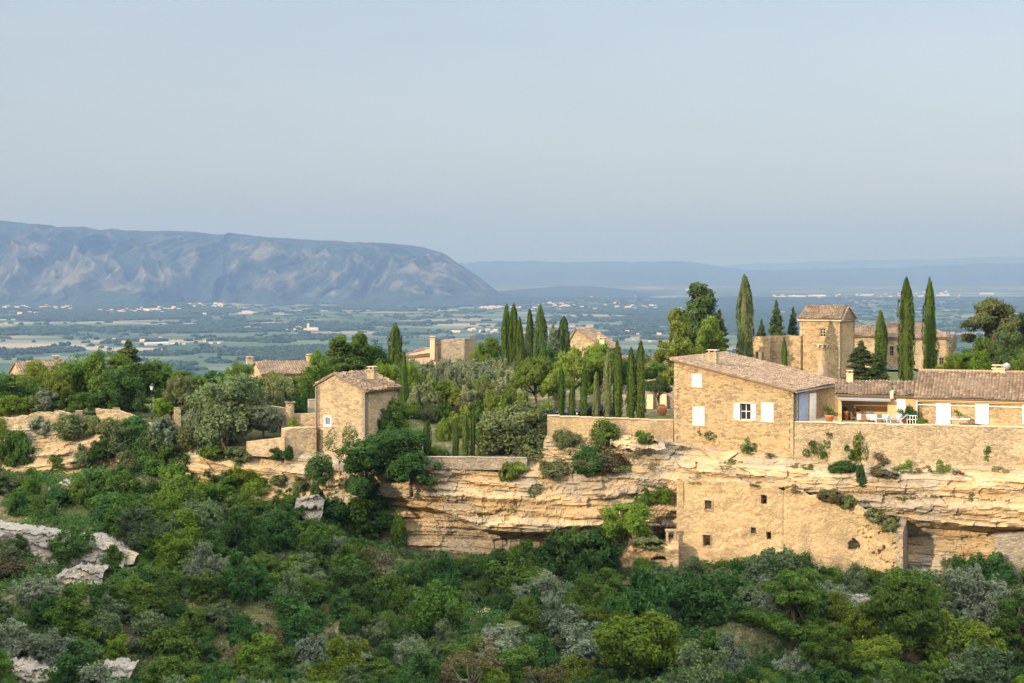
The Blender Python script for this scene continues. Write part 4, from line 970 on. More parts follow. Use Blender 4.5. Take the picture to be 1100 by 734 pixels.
# ------------------------------------------------------------------ terrace wall, retaining walls
TA, TB = FR + np.array([.0, .12]), np.array([X_(1180, 141.6), 141.6])
tw_ = Wall(TA, TB)
def coped_wall(name, A, B, ztop, zbot, mat, label, th=.5, u_step=1.2, cop=.12, wob=.06, seed=0, cat='wall', copmat='cut_stone', bulge=.12):
    wl = Wall(A, B); cx = (wl.A + wl.B) / 2; root = empty(name, (cx[0], cx[1], (zbot[0] + zbot[1]) / 2), label, cat)
    nu = max(4, int(wl.L / .3)); nz = 16; u = np.linspace(0, wl.L, nu); tz = np.linspace(0, 1, nz)
    zt = np.interp(u, np.linspace(0, wl.L, len(ztop)), ztop) + (fbm(u * .6 + seed, u * 0, oct=3, seed=seed) - .5) * wob * 2
    zb = np.interp(u, np.linspace(0, wl.L, len(zbot)), zbot)
    V = []
    for side in (0, 1):
        for t in tz:
            z = zt * (1 - t) + zb * t; o = (fbm(u * .5, z * .6 + seed, oct=4, seed=seed + 2) - .5) * bulge * 2 + t * .10 if side == 0 else np.full(len(u), -th)
            V.append(np.stack([wl.A[0] + wl.du[0] * u + wl.n[0] * o, wl.A[1] + wl.du[1] * u + wl.n[1] * o, z], 1))
    Fq = np.concatenate([grid_faces(nu, nz)[:, ::-1], grid_faces(nu, nz) + nu * nz])
    tp = np.stack([np.arange(nu - 1), np.arange(1, nu), np.arange(1, nu) + nu * nz, np.arange(nu - 1) + nu * nz], 1)
    en = np.array([(j * nu + e, (j + 1) * nu + e, nu * nz + (j + 1) * nu + e, nu * nz + j * nu + e) for j in range(nz - 1) for e in (0, nu - 1)])
    mk('masonry', np.concatenate(V), np.concatenate([Fq, tp, en]), mat, root)
    if cop:
        q = MB(); uu = 0; r_ = random.Random(seed)
        while uu < wl.L - .2:
            l = min(r_.uniform(.7, 1.3), wl.L - uu); z = float(np.interp(uu + l / 2, u, zt)) + r_.uniform(-.015, .02)
            q.box(wl.P(uu + l / 2, z, -th / 2 + .02), l - .02, th + .1, cop * r_.uniform(.8, 1.15), wl.ang); uu += l
        q.build('coping', copmat, root)
    return wl
coped_wall('terrace_wall', TA + tw_.du * .1, TB, [z_at(454, 150), z_at(461.5, 141.6)], [-19.2, -18.6], 'rubble_pale', 'long pale stone retaining wall under the terrace, running to the right edge', seed=4, cop=.08)
RA, RB = np.array([X_(588, 156.2), 156.2]), FL + fw.du * -.05 + np.array([0, .3])
coped_wall('garden_wall', RA, RB, [z_at(447, 156.2), z_at(452.5, 155.9)], [z_at(492, 155), z_at(494, 155)], 'rubble_plaster', 'plastered low retaining wall under the row of slim cypresses', seed=6, cop=.08)
LA, LB = np.array([X_(430, 155.6), 155.6]), np.array([X_(566, 155.2), 155.2])
coped_wall('garden_wall', LA, LB, [z_at(491, 155.6), z_at(492.5, 155.2)], [z_at(505, 155), z_at(505, 155)], 'rubble_grey', 'smooth grey brown retaining wall on top of the cliff beside the dark bush', seed=7, cop=.06, copmat='concrete')

# ------------------------------------------------------------------ the ruined facade against the cliff
DA, DB_ = np.array([X_(727, 149.6), 149.6]), np.array([X_(970, 142.6), 142.6])
dw = Wall(DA, DB_); ruin = empty('ruined_house', (22, 146, -25), 'tall roofless ruined stone facade with small dark windows against the cliff', 'ruin')
hs_ = [dw.rect(757, 537.5, 764.5, 548), dw.rect(755, 574.5, 763, 587.5), dw.rect(817, 531.5, 824, 542), dw.rect(806.5, 566.5, 812, 573.5), dw.rect(823, 571, 828, 580)]
top = [dw.at(px, py) for px, py in ((727, 515), (745, 516), (800, 518), (826, 521), (836, 526), (850, 526), (866, 531), (885, 534), (903, 538), (920, 542), (935, 551), (950, 560), (962, 567), (970, 571))]
# rough face with jagged top: fine grid minus openings and the round breach
nu, nz = 330, 96; u = np.linspace(0, dw.L, nu); zt = np.interp(u, [t_[0] for t_ in top], [t_[1] for t_ in top]) + (fbm(u * 1.7, u * 0, oct=4, seed=88, gain=.6) - .5) * .55
zb = -28.2; ts = np.linspace(0, 1, nz); UU, TT_ = np.meshgrid(u, ts); ZZ = zt[None, :] * (1 - TT_) + zb * TT_
bz = (fbm(UU * .3, ZZ * .4, oct=4, seed=89) - .5) * .5 + (fbm(UU * 1.8, ZZ * 2.2, oct=4, seed=90, gain=.6) - .5) * .16
ero = np.clip(fbm(UU * 2.3, ZZ * 3.0, oct=3, seed=91) - .66, 0, 1) * -3.5 * sstep(14, 20, UU) - np.exp(-((UU - dw.at(842, 560)[0]) / .12) ** 2) * .10
OO = bz + ero; Vf = np.stack([DA[0] + dw.du[0] * UU + dw.n[0] * OO, DA[1] + dw.du[1] * UU + dw.n[1] * OO, ZZ], -1).reshape(-1, 3)
Fg = grid_faces(nu, nz)[:, ::-1]; cu = UU.ravel()[Fg].mean(1); cz = ZZ.ravel()[Fg].mean(1); keep = np.ones(len(Fg), bool)
for h in hs_: keep &= ~((cu > h[0]) & (cu < h[1]) & (cz > h[2]) & (cz < h[3]))
bu, bzz = dw.at(916.5, 586); rr_ = .42 * (1 + (fbm(np.arctan2(cz - bzz, cu - bu) * 1.3 + 9, cu * 0, oct=3, seed=5) - .5) * 1.5); keep &= ~(((cu - bu) ** 2 + (cz - bzz) ** 2) < rr_ ** 2)
Fg = Fg[keep]
back = Vf + np.tile(np.array([-dw.n[0] * .7, -dw.n[1] * .7, 0]), (len(Vf), 1)); nV = len(Vf)
edges = {}
for f in Fg:
    for a, b_ in zip(f, np.roll(f, -1)): edges[(a, b_)] = 1
rim = [(a, b_, b_ + nV, a + nV) for (a, b_) in edges if (b_, a) not in edges]
mk('facade', np.concatenate([Vf, back]), np.concatenate([Fg, Fg[:, ::-1] + nV, np.array(rim)]), 'rubble_plaster', ruin)
for h in hs_[:4]: surround(dw, h, ruin, .05, 'rubble_pale')
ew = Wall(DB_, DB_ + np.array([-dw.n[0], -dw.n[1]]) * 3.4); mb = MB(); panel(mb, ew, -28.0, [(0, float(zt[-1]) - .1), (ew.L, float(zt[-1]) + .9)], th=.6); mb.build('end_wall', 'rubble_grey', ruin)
ew2 = Wall(DA + np.array([-dw.n[0], -dw.n[1]]) * 2.5, DA); mb = MB(); panel(mb, ew2, -28.0, [(0, float(zt[0])), (ew2.L, float(zt[0]) - .1)], th=.6); mb.build('end_wall', 'rubble_plaster', ruin)
# small ruin piece at the right edge and low arched ruin left of the facade
SA, SB = np.array([X_(1068, 140.6), 140.6]), np.array([X_(1150, 138.8), 138.8])
coped_wall('ruined_wall', SA, SB, [z_at(577, 140.6), z_at(574, 139.5), z_at(575, 138.8)], [-27.5, -27.5], 'rubble_grey', 'low grey broken stone wall at the foot of the cliff by the right edge', th=2.2, cop=0, wob=.3, seed=14)
aw = Wall((X_(664, 148.6), 148.6), (X_(729, 147.4), 147.4)); ar = empty('arched_ruin', (X_(700, 148), 148, -26), 'low broken masonry with a small dark arch left of the ruined facade', 'ruin')
nu, nz = 90, 60; u = np.linspace(0, aw.L, nu); tpz = np.interp(u, [0, 1.5, 2.2, 3.4, aw.L], [z_at(603, 148), z_at(586, 148), z_at(583, 148), z_at(585, 148), z_at(584, 147.5)]) + (fbm(u * 2, u * 0, oct=3, seed=3) - .5) * .5
UU, TT_ = np.meshgrid(u, np.linspace(0, 1, nz)); ZZ = tpz[None] * (1 - TT_) + -28 * TT_; OO = (fbm(UU, ZZ * 1.5, oct=4, seed=33) - .5) * .8
Vf = np.stack([aw.A[0] + aw.du[0] * UU + aw.n[0] * OO, aw.A[1] + aw.du[1] * UU + aw.n[1] * OO, ZZ], -1).reshape(-1, 3)
Fg = grid_faces(nu, nz)[:, ::-1]; cu = UU.ravel()[Fg].mean(1); cz = ZZ.ravel()[Fg].mean(1); au, az = aw.at(708, 602.5)
keep = ~((((cu - au) / .75) ** 2 + ((cz - az) / .42) ** 2 < 1) & (cz > az)); Fg = Fg[keep]; nV = len(Vf); back = Vf + np.array([0, 2.2, 0])
edges = {}
for f in Fg:
    for a, b_ in zip(f, np.roll(f, -1)): edges[(a, b_)] = 1
rim = [(a, b_, b_ + nV, a + nV) for (a, b_) in edges if (b_, a) not in edges]
mk('masonry', np.concatenate([Vf, back]), np.concatenate([Fg, Fg[:, ::-1] + nV, np.array(rim)]), 'rubble_plaster', ar)
jb = MB()
for px in (716.5, 725): jb.box((X_(px, 148.9), 148.9, z_at(587, 148.9)), .22, .22, 1.35)
jb.box((X_(721, 148.9), 148.9, z_at(587, 148.9) + 1.35), 1.1, .3, .18); jb.build('door_frame', 'rubble_pale', ar)

# ------------------------------------------------------------------ terrace, loggia, long house
th_t = tw_.ang
def tp(px, back):      # point on a line parallel to the terrace wall, 'back' metres behind it, at photo column px
    wl = Wall(TA - tw_.n * back, TB - tw_.n * back); u, _ = wl.at(px, 450); return wl.A + wl.du * u
zf = -13.80
q = MB(); A_, B_ = tp(853, .5), tp(1178, .5); C_, D_ = tp(1178, 13), tp(862, 13)
q.poly([v3(A_, zf), v3(B_, zf), v3(C_, zf), v3(D_, zf)]); q.poly([v3(A_, zf - .3), v3(B_, zf - .3), v3(C_, zf - .3), v3(D_, zf - .3)]); q.quad(v3(A_, zf), v3(B_, zf), v3(B_, zf - .3), v3(A_, zf - .3))
tf_ = q.build('terrace_floor', 'cut_stone'); tf_['kind'] = 'structure'
# long low house at the right edge
hl = empty('long_house', v3(tp(1060, 6), zf), 'long single storey stone house with white shutters and a tiled roof at the right edge', 'house')
P0, P1 = tp(985.5, 3.0), tp(1165, 3.0); w1 = Wall(P0, P1); ze = w1.at(990, 429)[1]
wr = [w1.rect(1006, 433.5, 1021, 456), w1.rect(1048, 433.5, 1062, 456), w1.rect(1098.5, 433, 1112, 456)]
mb = MB(); panel(mb, w1, zf - .1, [(0, ze), (w1.L, ze)], wr); bk = 8.0; nb = -w1.n
w1l = Wall(P0 + nb * bk, P0); zr_ = ze + 2.15; panel(mb, w1l, zf - .1, [(0, ze), (bk / 2, zr_ - .1), (bk, ze)])
mb.build('wall', 'rubble_gold', hl)
for rc in wr: shutters(w1, (rc[0] - .03, rc[1] + .03, rc[2], rc[3] + .04), hl)
ea, eb = v3(P0 - w1.du * .3 + w1.n * .35, ze - .02), v3(P1 + w1.n * .35, ze - .02); ra, rb = v3(P0 - w1.du * .3 + nb * bk / 2, zr_), v3(P1 + nb * bk / 2, zr_)
tiles('roof', ea, eb, rb, ra, hl, 'tile_brown', seed=5); ea2, eb2 = v3(P0 - w1.du * .3 + nb * (bk + .3), ze), v3(P1 + nb * (bk + .3), ze); tiles('roof', ea2, eb2, rb, ra, hl, 'tile_brown', seed=6, row=.8)
q = MB()
for i in range(48): q.tube([ra + (rb - ra) * i / 48 + up3 * 7, ra + (rb - ra) * (i + 1.12) / 48 + up3 * 6], [.14, .115], 8)
q.build('ridge_tiles', 'ridge_clay', hl)
q = MB(); q.box(w1.P(w1.L / 2, ze - .24, .09), w1.L, .18, .20, w1.ang); q.box(w1.P(w1.L / 2, ze - .10, .17), w1.L, .34, .10, w1.ang); q.build('cornice', 'ochre_render', hl)
q = MB(); q.box(w1.P(w1.L / 2, ze - .52, .05), w1.L, .06, .08, w1.ang); q.build('cable_trim', 'white_paint', hl)
cc = tp(1073, 7.2); chimney((cc[0], cc[1], zr_ - .5), 1.05, .7, .95, w1.ang, hl, 'cream_render')
q = MB(); c2_p = tp(1081.5, 7.0); q.lathe((c2_p[0], c2_p[1], zr_ - .3), [(.08, 0), (.08, .7), (.28, .8), (.34, 1.0), (.28, 1.2), (.05, 1.32)], 12); q.build('roof_vent', 'grey_metal', hl, True)
# low wing with the open loggia
lg = empty('loggia_wing', v3(tp(940, 6), zf), 'low tiled wing with an open shaded loggia and grey awning between the two houses', 'building')
Q0, Q1, Q2 = tp(897, 4.2), tp(960, 4.2), tp(985, 4.2); wq = Wall(Q0, Q2); ze2 = wq.at(930, 426)[1]; zr2 = ze2 + .95
uo0, uo1 = wq.at(901, 450)[0], wq.at(957, 450)[0]; hol = [(uo0, uo1, zf + .05, ze2 - .15), (*wq.rect(963.5, 429, 973, 450)[:2], zf + .05, wq.at(963, 428.5)[1])]
mb = MB(); panel(mb, wq, zf - .1, [(0, ze2), (wq.L, ze2)], hol, th=.35)
wqb = Wall(Q0 + nb * 1.9, Q2 + nb * 1.9); panel(mb, wqb, zf - .1, [(0, ze2 + .25), (wqb.L, ze2 + .25)], th=.35)
ps = Wall(Q0 + nb * 1.9, Q0); panel(mb, ps, zf - .1, [(0, ze2 + .25), (ps.L, ze2 - .1)], th=.3); mid = wq.P(uo1, 0, 0)[:2]; ps = Wall(np.array(mid), np.array(mid) + nb * 1.9); panel(mb, ps, zf - .1, [(0, ze2 - .1), (ps.L, ze2 + .25)], th=.3)
wqr = Wall(Q0 + nb * 3.6, Q2 + nb * 3.6); panel(mb, wqr, zf - .1, [(0, zr2 - .25), (wqr.L, zr2 - .25)], th=.3)
mb.build('wall', 'ochre_render', lg)
rc = (hol[1][0], hol[1][1], hol[1][2], hol[1][3]); shutter_leaf(wq, *rc, lg, name='door')
for a_, b_, sdd in ((897, 958.5, 7), (959.5, 987, 8)):
    E0, E1 = v3(tp(a_, 3.9), ze2), v3(tp(b_, 3.9), ze2); G0, G1 = v3(tp(a_, 8.0), zr2 + .1), v3(tp(b_, 8.0), zr2 + .1); tiles('roof', E0, E1, G1, G0, lg, 'tile_brown', seed=sdd)
q = MB(); q.box(v3(tp(959, 4.6), ze2 - .1), .3, 1.6, .65, w1.ang); q.build('parapet', 'cut_stone', lg)
q = MB(); a0, a1 = tp(898.5, 4.0), tp(957, 4.0); b0, b1 = tp(900, 3.35), tp(957, 3.35)
q.hexa([v3(b0, ze2 - .36), v3(b1, ze2 - .36), v3(a1, ze2 - .16), v3(a0, ze2 - .16), v3(b0, ze2 - .20), v3(b1, ze2 - .20), v3(a1, ze2 - .10), v3(a0, ze2 - .10)]); q.build('awning', 'awning_cloth', lg)
c0 = tp(913, 7.5); chimney((c0[0], c0[1], zr2 - .4), .55, .45, 1.25, w1.ang, lg, 'cream_render')
q = MB()
for px in (902.5,): q.box(v3(tp(px, 4.05), zf), .30, .30, ze2 - zf - .4, w1.ang)
q.build('post', 'ochre_render', lg)
q = MB(); pp_ = tp(985, 2.85); q.tube([v3(pp_, zf), v3(pp_, ze - .1)], .06, 7); q.build('drainpipe', 'white_paint', lg)

# things on the terrace
def pot(p, r, h, label, plantmat, ph, name='flower_pot', pk='sprig'):
    o = empty(name, p, label, 'flower pot'); q = MB(); q.lathe(p, [(r * .62, 0), (r * .92, h * .8), (r, h * .82), (r * 1.06, h), (r * .9, h), (r * .85, h * .9)], 14); q.build('pot', 'terracotta', o, True)
    cm, tm, R0, H0 = PROTO[pk][0]; c = link('foliage', cm, o, (0, 0, h * .8)); s = ph / H0; c.scale = (s * 1.15, s * 1.15, s); c.material_slots[0].link = 'OBJECT'; c.material_slots[0].material = MATS[plantmat]; return o
def tpt(px, back, z=None): return v3(tp(px, back), zf if z is None else z)
pot(tpt(891, 1.6), .42, .75, 'large terracotta pot with a leafy plant beside the shaded house wall', 'leaf_mid', .95)
pot(tpt(971, 1.5, zf + .15), .40, .55, 'terracotta pot with a green plant in front of the white door', 'leaf_mid', .9, pk='sprig')
pot(tpt(909, 4.7), .26, .9, 'slender pot with a dark plant inside the loggia opening', 'leaf_dark', .55)
pot(tpt(923, 5.0), .28, .8, 'round pot with spreading dark leaves in the middle of the loggia', 'leaf_dark', .5)
def table(p, l, w_, ang, label, cloth=None, name='garden_table', h=.76):
    o = empty(name, p, label, 'table'); q = MB(); q.box((p[0], p[1], p[2] + h - .05), l, w_, .05, ang, 0); q.build('table_top', 'old_wood' if cloth is None else 'white_paint', o)
    ca, sa = math.cos(ang), math.sin(ang)
    for sx in (-1, 1):
        for sy in (-1, 1):
            x, y = sx * (l / 2 - .1), sy * (w_ / 2 - .1); q = MB(); q.box((p[0] + x * ca - y * sa, p[1] + x * sa + y * ca, p[2]), .07, .07, h - .05, ang); q.build('leg', 'old_wood', o)
    return o
def chair(p, ang, label, mat='old_wood', group='chairs on the terrace'):
    o = empty('garden_chair', p, label, 'chair', group); ca, sa = math.cos(ang), math.sin(ang); T_ = lambda x, y, z: (p[0] + x * ca - y * sa, p[1] + x * sa + y * ca, p[2] + z)
    q = MB(); q.box(T_(0, 0, .42), .48, .46, .05, ang); q.build('seat', mat, o)
    q = MB(); q.box(T_(0, .22, .5), .46, .04, .45, ang); q.build('backrest', mat, o)
    for sx in (-1, 1):
        for sy in (-1, 1): q = MB(); q.box(T_(sx * .2, sy * .2, 0), .045, .045, .42 if sy < 0 else .95, ang); q.build('leg', mat, o)
    return o
t1 = table(tpt(938, 2.6), 2.6, 1.0, w1.ang, 'dining table under a white cloth on the terrace before the loggia', 'c')
p_ = tpt(938, 2.6); q = MB(); n0 = 0
q.box((p_[0], p_[1], p_[2] + .765), 2.75, 1.12, .02, w1.ang)
for sy in (-1, 1): q.box(Wall(tp(930, 2.6), tp(945, 2.6)).P(tw_.L * 0 + np.linalg.norm(tp(938, 2.6) - tp(930, 2.6)), p_[2] + .38, sy * .555), 2.75, .015, .385, w1.ang)
tag(q.build('tablecloth', 'white_cloth'), 'white cloth hanging over the dining table on the terrace', 'tablecloth')
for i, (px, bk_, an, lb) in enumerate(((928, 1.7, math.pi, 'wooden chair at the front left of the white clothed table'), (936, 3.6, 0, 'wooden chair behind the white clothed table, under the awning'), (945, 1.75, math.pi, 'wooden chair at the front right of the white clothed table'), (917, 3.1, 1.6, 'wooden chair at the left end of the white clothed table'))):
    chair(tpt(px, bk_), w1.ang + an, lb)
table(tpt(910, 5.3), 1.3, .6, w1.ang, 'bare wooden table in the shade inside the loggia', None)
# bluish sun loungers / railing pieces low behind the parapet
def lounger(p, ang, label):
    o = empty('sun_lounger', p, label, 'sun lounger', 'blue sun loungers behind the parapet'); ca, sa = math.cos(ang), math.sin(ang); T_ = lambda x, y, z: np.array((p[0] + x * ca - y * sa, p[1] + x * sa + y * ca, p[2] + z))
    q = MB(); q.box(T_(-.2, 0, .42), 1.4, .62, .08, ang, .02); q.build('mattress', 'blue_paint', o)
    q = MB(); q.hexa([T_(.5, -.3, .42), T_(1.0, -.3, .88), T_(1.0, .3, .88), T_(.5, .3, .42), T_(.45, -.3, .5), T_(.95, -.3, .96), T_(.95, .3, .96), T_(.45, .3, .5)]); q.build('backrest', 'blue_paint', o)
    for x in (-.8, .45):
        for y in (-.26, .26): q = MB(); q.box(T_(x, y, 0), .05, .05, .42, ang); q.build('leg', 'white_paint', o)
lounger(tpt(951, 1.1, zf + .14), w1.ang + .1, 'blue sun lounger behind the terrace parapet, left of its pair'); lounger(tpt(963, 1.0, zf + .14), w1.ang - .1, 'blue sun lounger behind the terrace parapet, beside the potted plant')
q = MB()
for px in (974.5, 977.5, 980.5, 983.5): q.box(tpt(px, 1.0), .05, .05, .95, w1.ang)
a_, b_ = tp(973.5, 1.0), tp(984.5, 1.0); q.tube([v3(a_, zf + .95), v3(b_, zf + .95)], .035, 6); q.tube([v3(a_, zf + .6), v3(b_, zf + .6)], .025, 6)
tag(q.build('metal_railing', 'white_paint'), 'short white metal railing in front of the clipped round bush', 'railing')
o = plant('bush', 'clipped_bush', tpt(978, 2.4), 1.25, 1.95, 'leaf_dark', 'clipped dark green bush against the wall beside the white door', 'bush')
plant('bush', 'low_bush', tpt(990.5, 1.5), 1.3, .85, 'leaf_bright', 'low bright green bush at the left corner of the long house', 'bush')
table(tpt(1031, 1.5), 1.7, .8, w1.ang, 'white garden table between the two shuttered openings of the long house', 'c')
pot(tpt(1029.5, 1.5, zf + .76), .16, .22, 'small pot with a green plant standing on the white garden table', 'leaf_mid', .6)

# ------------------------------------------------------------------ square tower and buildings behind
tF = corners((X_(902.5, 195), 195.0), 4.95, 5.2, 30)
t0 = empty('dovecote_tower', v3((tF[0] + tF[2]) / 2, -13), 'square stone tower with a small tiled roof and a tiny window', 'tower')
tfw, trw, tlw, tbw = Wall(tF[0], tF[1]), Wall(tF[1], tF[2]), Wall(tF[3], tF[0]), Wall(tF[2], tF[3]); zt_ = tfw.at(880, 344)[1]
twn = tfw.rect(880.5, 353, 887, 362); tdr = tfw.rect(879, 388, 889.5, 406)
mb = MB(); panel(mb, tfw, -14.5, [(0, zt_), (tfw.L, zt_)], [twn])
for q_ in (trw, tlw, tbw): panel(mb, q_, -14.5, [(0, zt_), (q_.L, zt_)])
mb.build('wall', 'rubble_gold', t0); window(tfw, twn, t0, 1, 2, -.12, 'cut_stone')
quoins(tfw, 0, 1, -12.5, zt_ - .2, t0, 'rubble_pale', 3); quoins(tfw, tfw.L, -1, -12.5, zt_ - .2, t0, 'rubble_pale', 4)
q = MB(); q.box(tfw.P((tdr[0] + tdr[1]) / 2, tdr[2], .0), tdr[1] - tdr[0], .10, tdr[3] - tdr[2], tfw.ang); q.build('blocked_door', 'pink_render', t0)
q = MB(); u_, z_ = tfw.at(884.5, 371)
for du in (-.55, 0, .55): q.box(tfw.P(u_ + du, z_ - .25, .1), .2, .3, .28, tfw.ang)
q.box(tfw.P(u_, z_ + .03, .1), 1.5, .35, .12, tfw.ang); q.build('corbel', 'cut_stone', t0)
q = MB(); u_, z_ = tfw.at(883.5, 387); q.box(tfw.P(u_, z_ - .2, .0), 1.6, .05, 1.3, tfw.ang); q.build('plaster_patch', 'rubble_plaster', t0)
q = MB()
for wl in (tfw, trw, tlw, tbw): q.box(wl.P(wl.L / 2, zt_ - .10, .08), wl.L + .35, .3, .14, wl.ang)
q.build('cornice', 'cut_stone', t0)
cen = (tF[0] + tF[2]) / 2; zrf = zt_ + 1.55
def hip(root, C4, z, zr, ridge_frac, mat, ov=.25, seed=0, along='front'):
    """hip roof on corners FL FR BR BL; ridge parallel to the front"""
    c = sum(C4) / 4; C4 = [p + (p - c) / np.linalg.norm(p - c) * ov * 1.4 for p in C4]
    m0 = (C4[0] + C4[3]) / 2; m1 = (C4[1] + C4[2]) / 2; a = m0 + (m1 - m0) * ridge_frac; b = m1 + (m0 - m1) * ridge_frac
    tiles('roof', v3(C4[0], z), v3(C4[1], z), v3(b, zr), v3(a, zr), root, mat, seed=seed); tiles('roof', v3(C4[2], z), v3(C4[3], z), v3(a, zr), v3(b, zr), root, mat, seed=seed + 1, row=.7)
    tiles('roof', v3(C4[1], z), v3(C4[2], z), v3(b, zr), v3(b, zr), root, mat, seed=seed + 2); tiles('roof', v3(C4[3], z), v3(C4[0], z), v3(a, zr), v3(a, zr), root, mat, seed=seed + 3)
# the tower's roof leans one way: high at the back, with a short ridge
hip(t0, list(tF), zt_ + .04, zrf, .04, 'tile_brown', .12, 40)
def simple_house(name, FRp, W_, L_, th, zb, ze, zr, style, wall, roofm, label, cat='house', holes=(), seed=0, ridge_t=.5, root=None):
    C4 = corners(FRp, W_, L_, th); r = root or empty(name, v3((C4[0] + C4[2]) / 2, zb), label, cat)
    f, rt, l, b = Wall(C4[0], C4[1]), Wall(C4[1], C4[2]), Wall(C4[3], C4[0]), Wall(C4[2], C4[3]); mb = MB(); hh = [f.rect(*h) for h in holes]
    if style == 'front_gable':        # gable faces the viewer, ridge runs back
        k = ridge_t * W_; panel(mb, f, zb, [(0, ze), (k, zr), (f.L, ze)], hh); panel(mb, b, zb, [(0, ze), (b.L - k, zr), (b.L, ze)]); panel(mb, rt, zb, [(0, ze), (rt.L, ze)]); panel(mb, l, zb, [(0, ze), (l.L, ze)])
        mb.build('wall', wall, r); rf, rb_ = C4[0] + f.du * k + f.n * .2, C4[3] + f.du * k - f.n * .2; o = .25
        sl1 = (zr - ze) / (W_ - k) * o; sl0 = (zr - ze) / k * o
        tiles('roof', v3(C4[1] + f.du * o + f.n * .2, ze - sl1), v3(C4[2] + f.du * o - f.n * .2, ze - sl1), v3(rb_, zr), v3(rf, zr), r, roofm, seed=seed)
        tiles('roof', v3(C4[0] - f.du * o + f.n * .2, ze - sl0), v3(C4[3] - f.du * o - f.n * .2, ze - sl0), v3(rb_, zr), v3(rf, zr), r, roofm, seed=seed + 1)
    elif style == 'side_gable':       # eave faces the viewer
        k = ridge_t * L_; panel(mb, f, zb, [(0, ze), (f.L, ze)], hh); panel(mb, b, zb, [(0, ze), (b.L, ze)]); panel(mb, rt, zb, [(0, ze), (k, zr), (rt.L, ze)]); panel(mb, l, zb, [(0, ze), (l.L - k, zr), (l.L, ze)])
        mb.build('wall', wall, r); bkv = -f.n; r0, r1 = C4[0] - f.du * .2 + bkv * k, C4[1] + f.du * .2 + bkv * k; o = .25
        tiles('roof', v3(C4[0] - f.du * .2 + f.n * o, ze - .05), v3(C4[1] + f.du * .2 + f.n * o, ze - .05), v3(r1, zr), v3(r0, zr), r, roofm, seed=seed)
        tiles('roof', v3(C4[3] - f.du * .2 - f.n * o, ze - .05), v3(C4[2] + f.du * .2 - f.n * o, ze - .05), v3(r1, zr), v3(r0, zr), r, roofm, seed=seed + 1, row=.7)
    elif style == 'flat':
        for q_ in (f, rt, l, b): panel(mb, q_, zb, [(0, ze), (q_.L, ze)], hh if q_ is f else ())
        mb.build('wall', wall, r)
    elif style == 'hip':
        for q_ in (f, rt, l, b): panel(mb, q_, zb, [(0, ze), (q_.L, ze)], hh if q_ is f else ())
        mb.build('wall', wall, r); hip(r, list(C4), ze, zr, .28, roofm, seed=seed)
    for h in hh: window(f, h, r, 1, 1, -.15, 'old_wood')
    return r, f, C4
# big hip roofed house behind the cypresses
d = 228.0
rh, fh, Ch = simple_house('hip_roof_house', (X_(1020, d), d), 10.6, 10, 8, -13.5, z_at(364.5, d), z_at(350, d), 'hip', 'rubble_pale', 'tile_rose', 'large stone house with a hipped tile roof behind the two tall cypresses', holes=((956, 372, 960, 382), (1009, 384, 1014, 392)), seed=50)
simple_house('stone_wing', (X_(944, d - 3), d - 3), 4.6, 6, 14, -13.5, z_at(362, d - 3), z_at(352, d - 3), 'side_gable', 'rubble_pale', 'tile_brown', 'lower stone wing with a tiled roof squeezed between tower and hipped house', seed=55)
# ruined annexe left of the tower
w9 = Wall((X_(808, 200), 200), (X_(860, 197), 197)); o9 = empty('old_wall', (X_(835, 198), 198, -13), 'high old stone wall with a lean-to shadow left of the square tower', 'wall')
mb = MB(); panel(mb, w9, -14, [w9.at(808, 362), w9.at(825, 361), w9.at(845, 360.5), w9.at(856, 361), w9.at(860, 361)], [w9.rect(812, 378, 825, 402)], th=.5); mb.build('masonry', 'rubble_gold', o9)
q = MB(); u_, z_ = w9.at(818, 365); q.hexa([w9.P(u_ - 1.1, -14, -2.2), w9.P(u_ + 1.1, -14, -2.2), w9.P(u_ + 1.1, -14, -1.8), w9.P(u_ - 1.1, -14, -1.8), w9.P(u_ - 1.1, z_, -2.2), w9.P(u_ + 1.1, z_, -2.2), w9.P(u_ + 1.1, z_, -1.8), w9.P(u_ - 1.1, z_, -1.8)]); q.build('inner_wall', 'rubble_grey', o9)
w10 = Wall((X_(858, 196.5), 196.5), (X_(808, 193), 193)); 
q = MB(); pb = w9.P(w9.at(826.5, 380)[0], -14, .35); q.box(pb, .7, .9, z_at(363, 198) + 14, w9.ang); q.build('buttress', 'rubble_gold', o9)

# cream house and grey stable wall right of the slim cypresses
d = 203.0
simple_house('cream_house', (X_(735, d), d), 9.0, 6, 6, -14.2, z_at(402, d), z_at(385, d), 'side_gable', 'cream_render', 'tile_rose', 'cream rendered house with a low tiled roof left of the big stone farmhouse', holes=((671, 405, 679, 412),), seed=60)
w11 = Wall((X_(662, 172), 172), (X_(735, 170), 170)); o11 = empty('buttressed_wall', (X_(697, 171), 171, -15), 'grey stone wall with pale buttresses behind the slim cypresses', 'wall')
mb = MB(); panel(mb, w11, -15.5, [w11.at(662, 414.5), w11.at(735, 415)], th=.6); mb.build('masonry', 'rubble_grey', o11)
for px in (672, 699, 713.5): 
    q = MB(); u_, z_ = w11.at(px, 424); q.hexa([w11.P(u_ - .35, -15.5, .8), w11.P(u_ + .35, -15.5, .8), w11.P(u_ + .35, -15.5, 0), w11.P(u_ - .35, -15.5, 0), w11.P(u_ - .3, z_, .35), w11.P(u_ + .3, z_, .35), w11.P(u_ + .3, z_, 0), w11.P(u_ - .3, z_, 0)]); q.build('buttress', 'cream_render', o11)
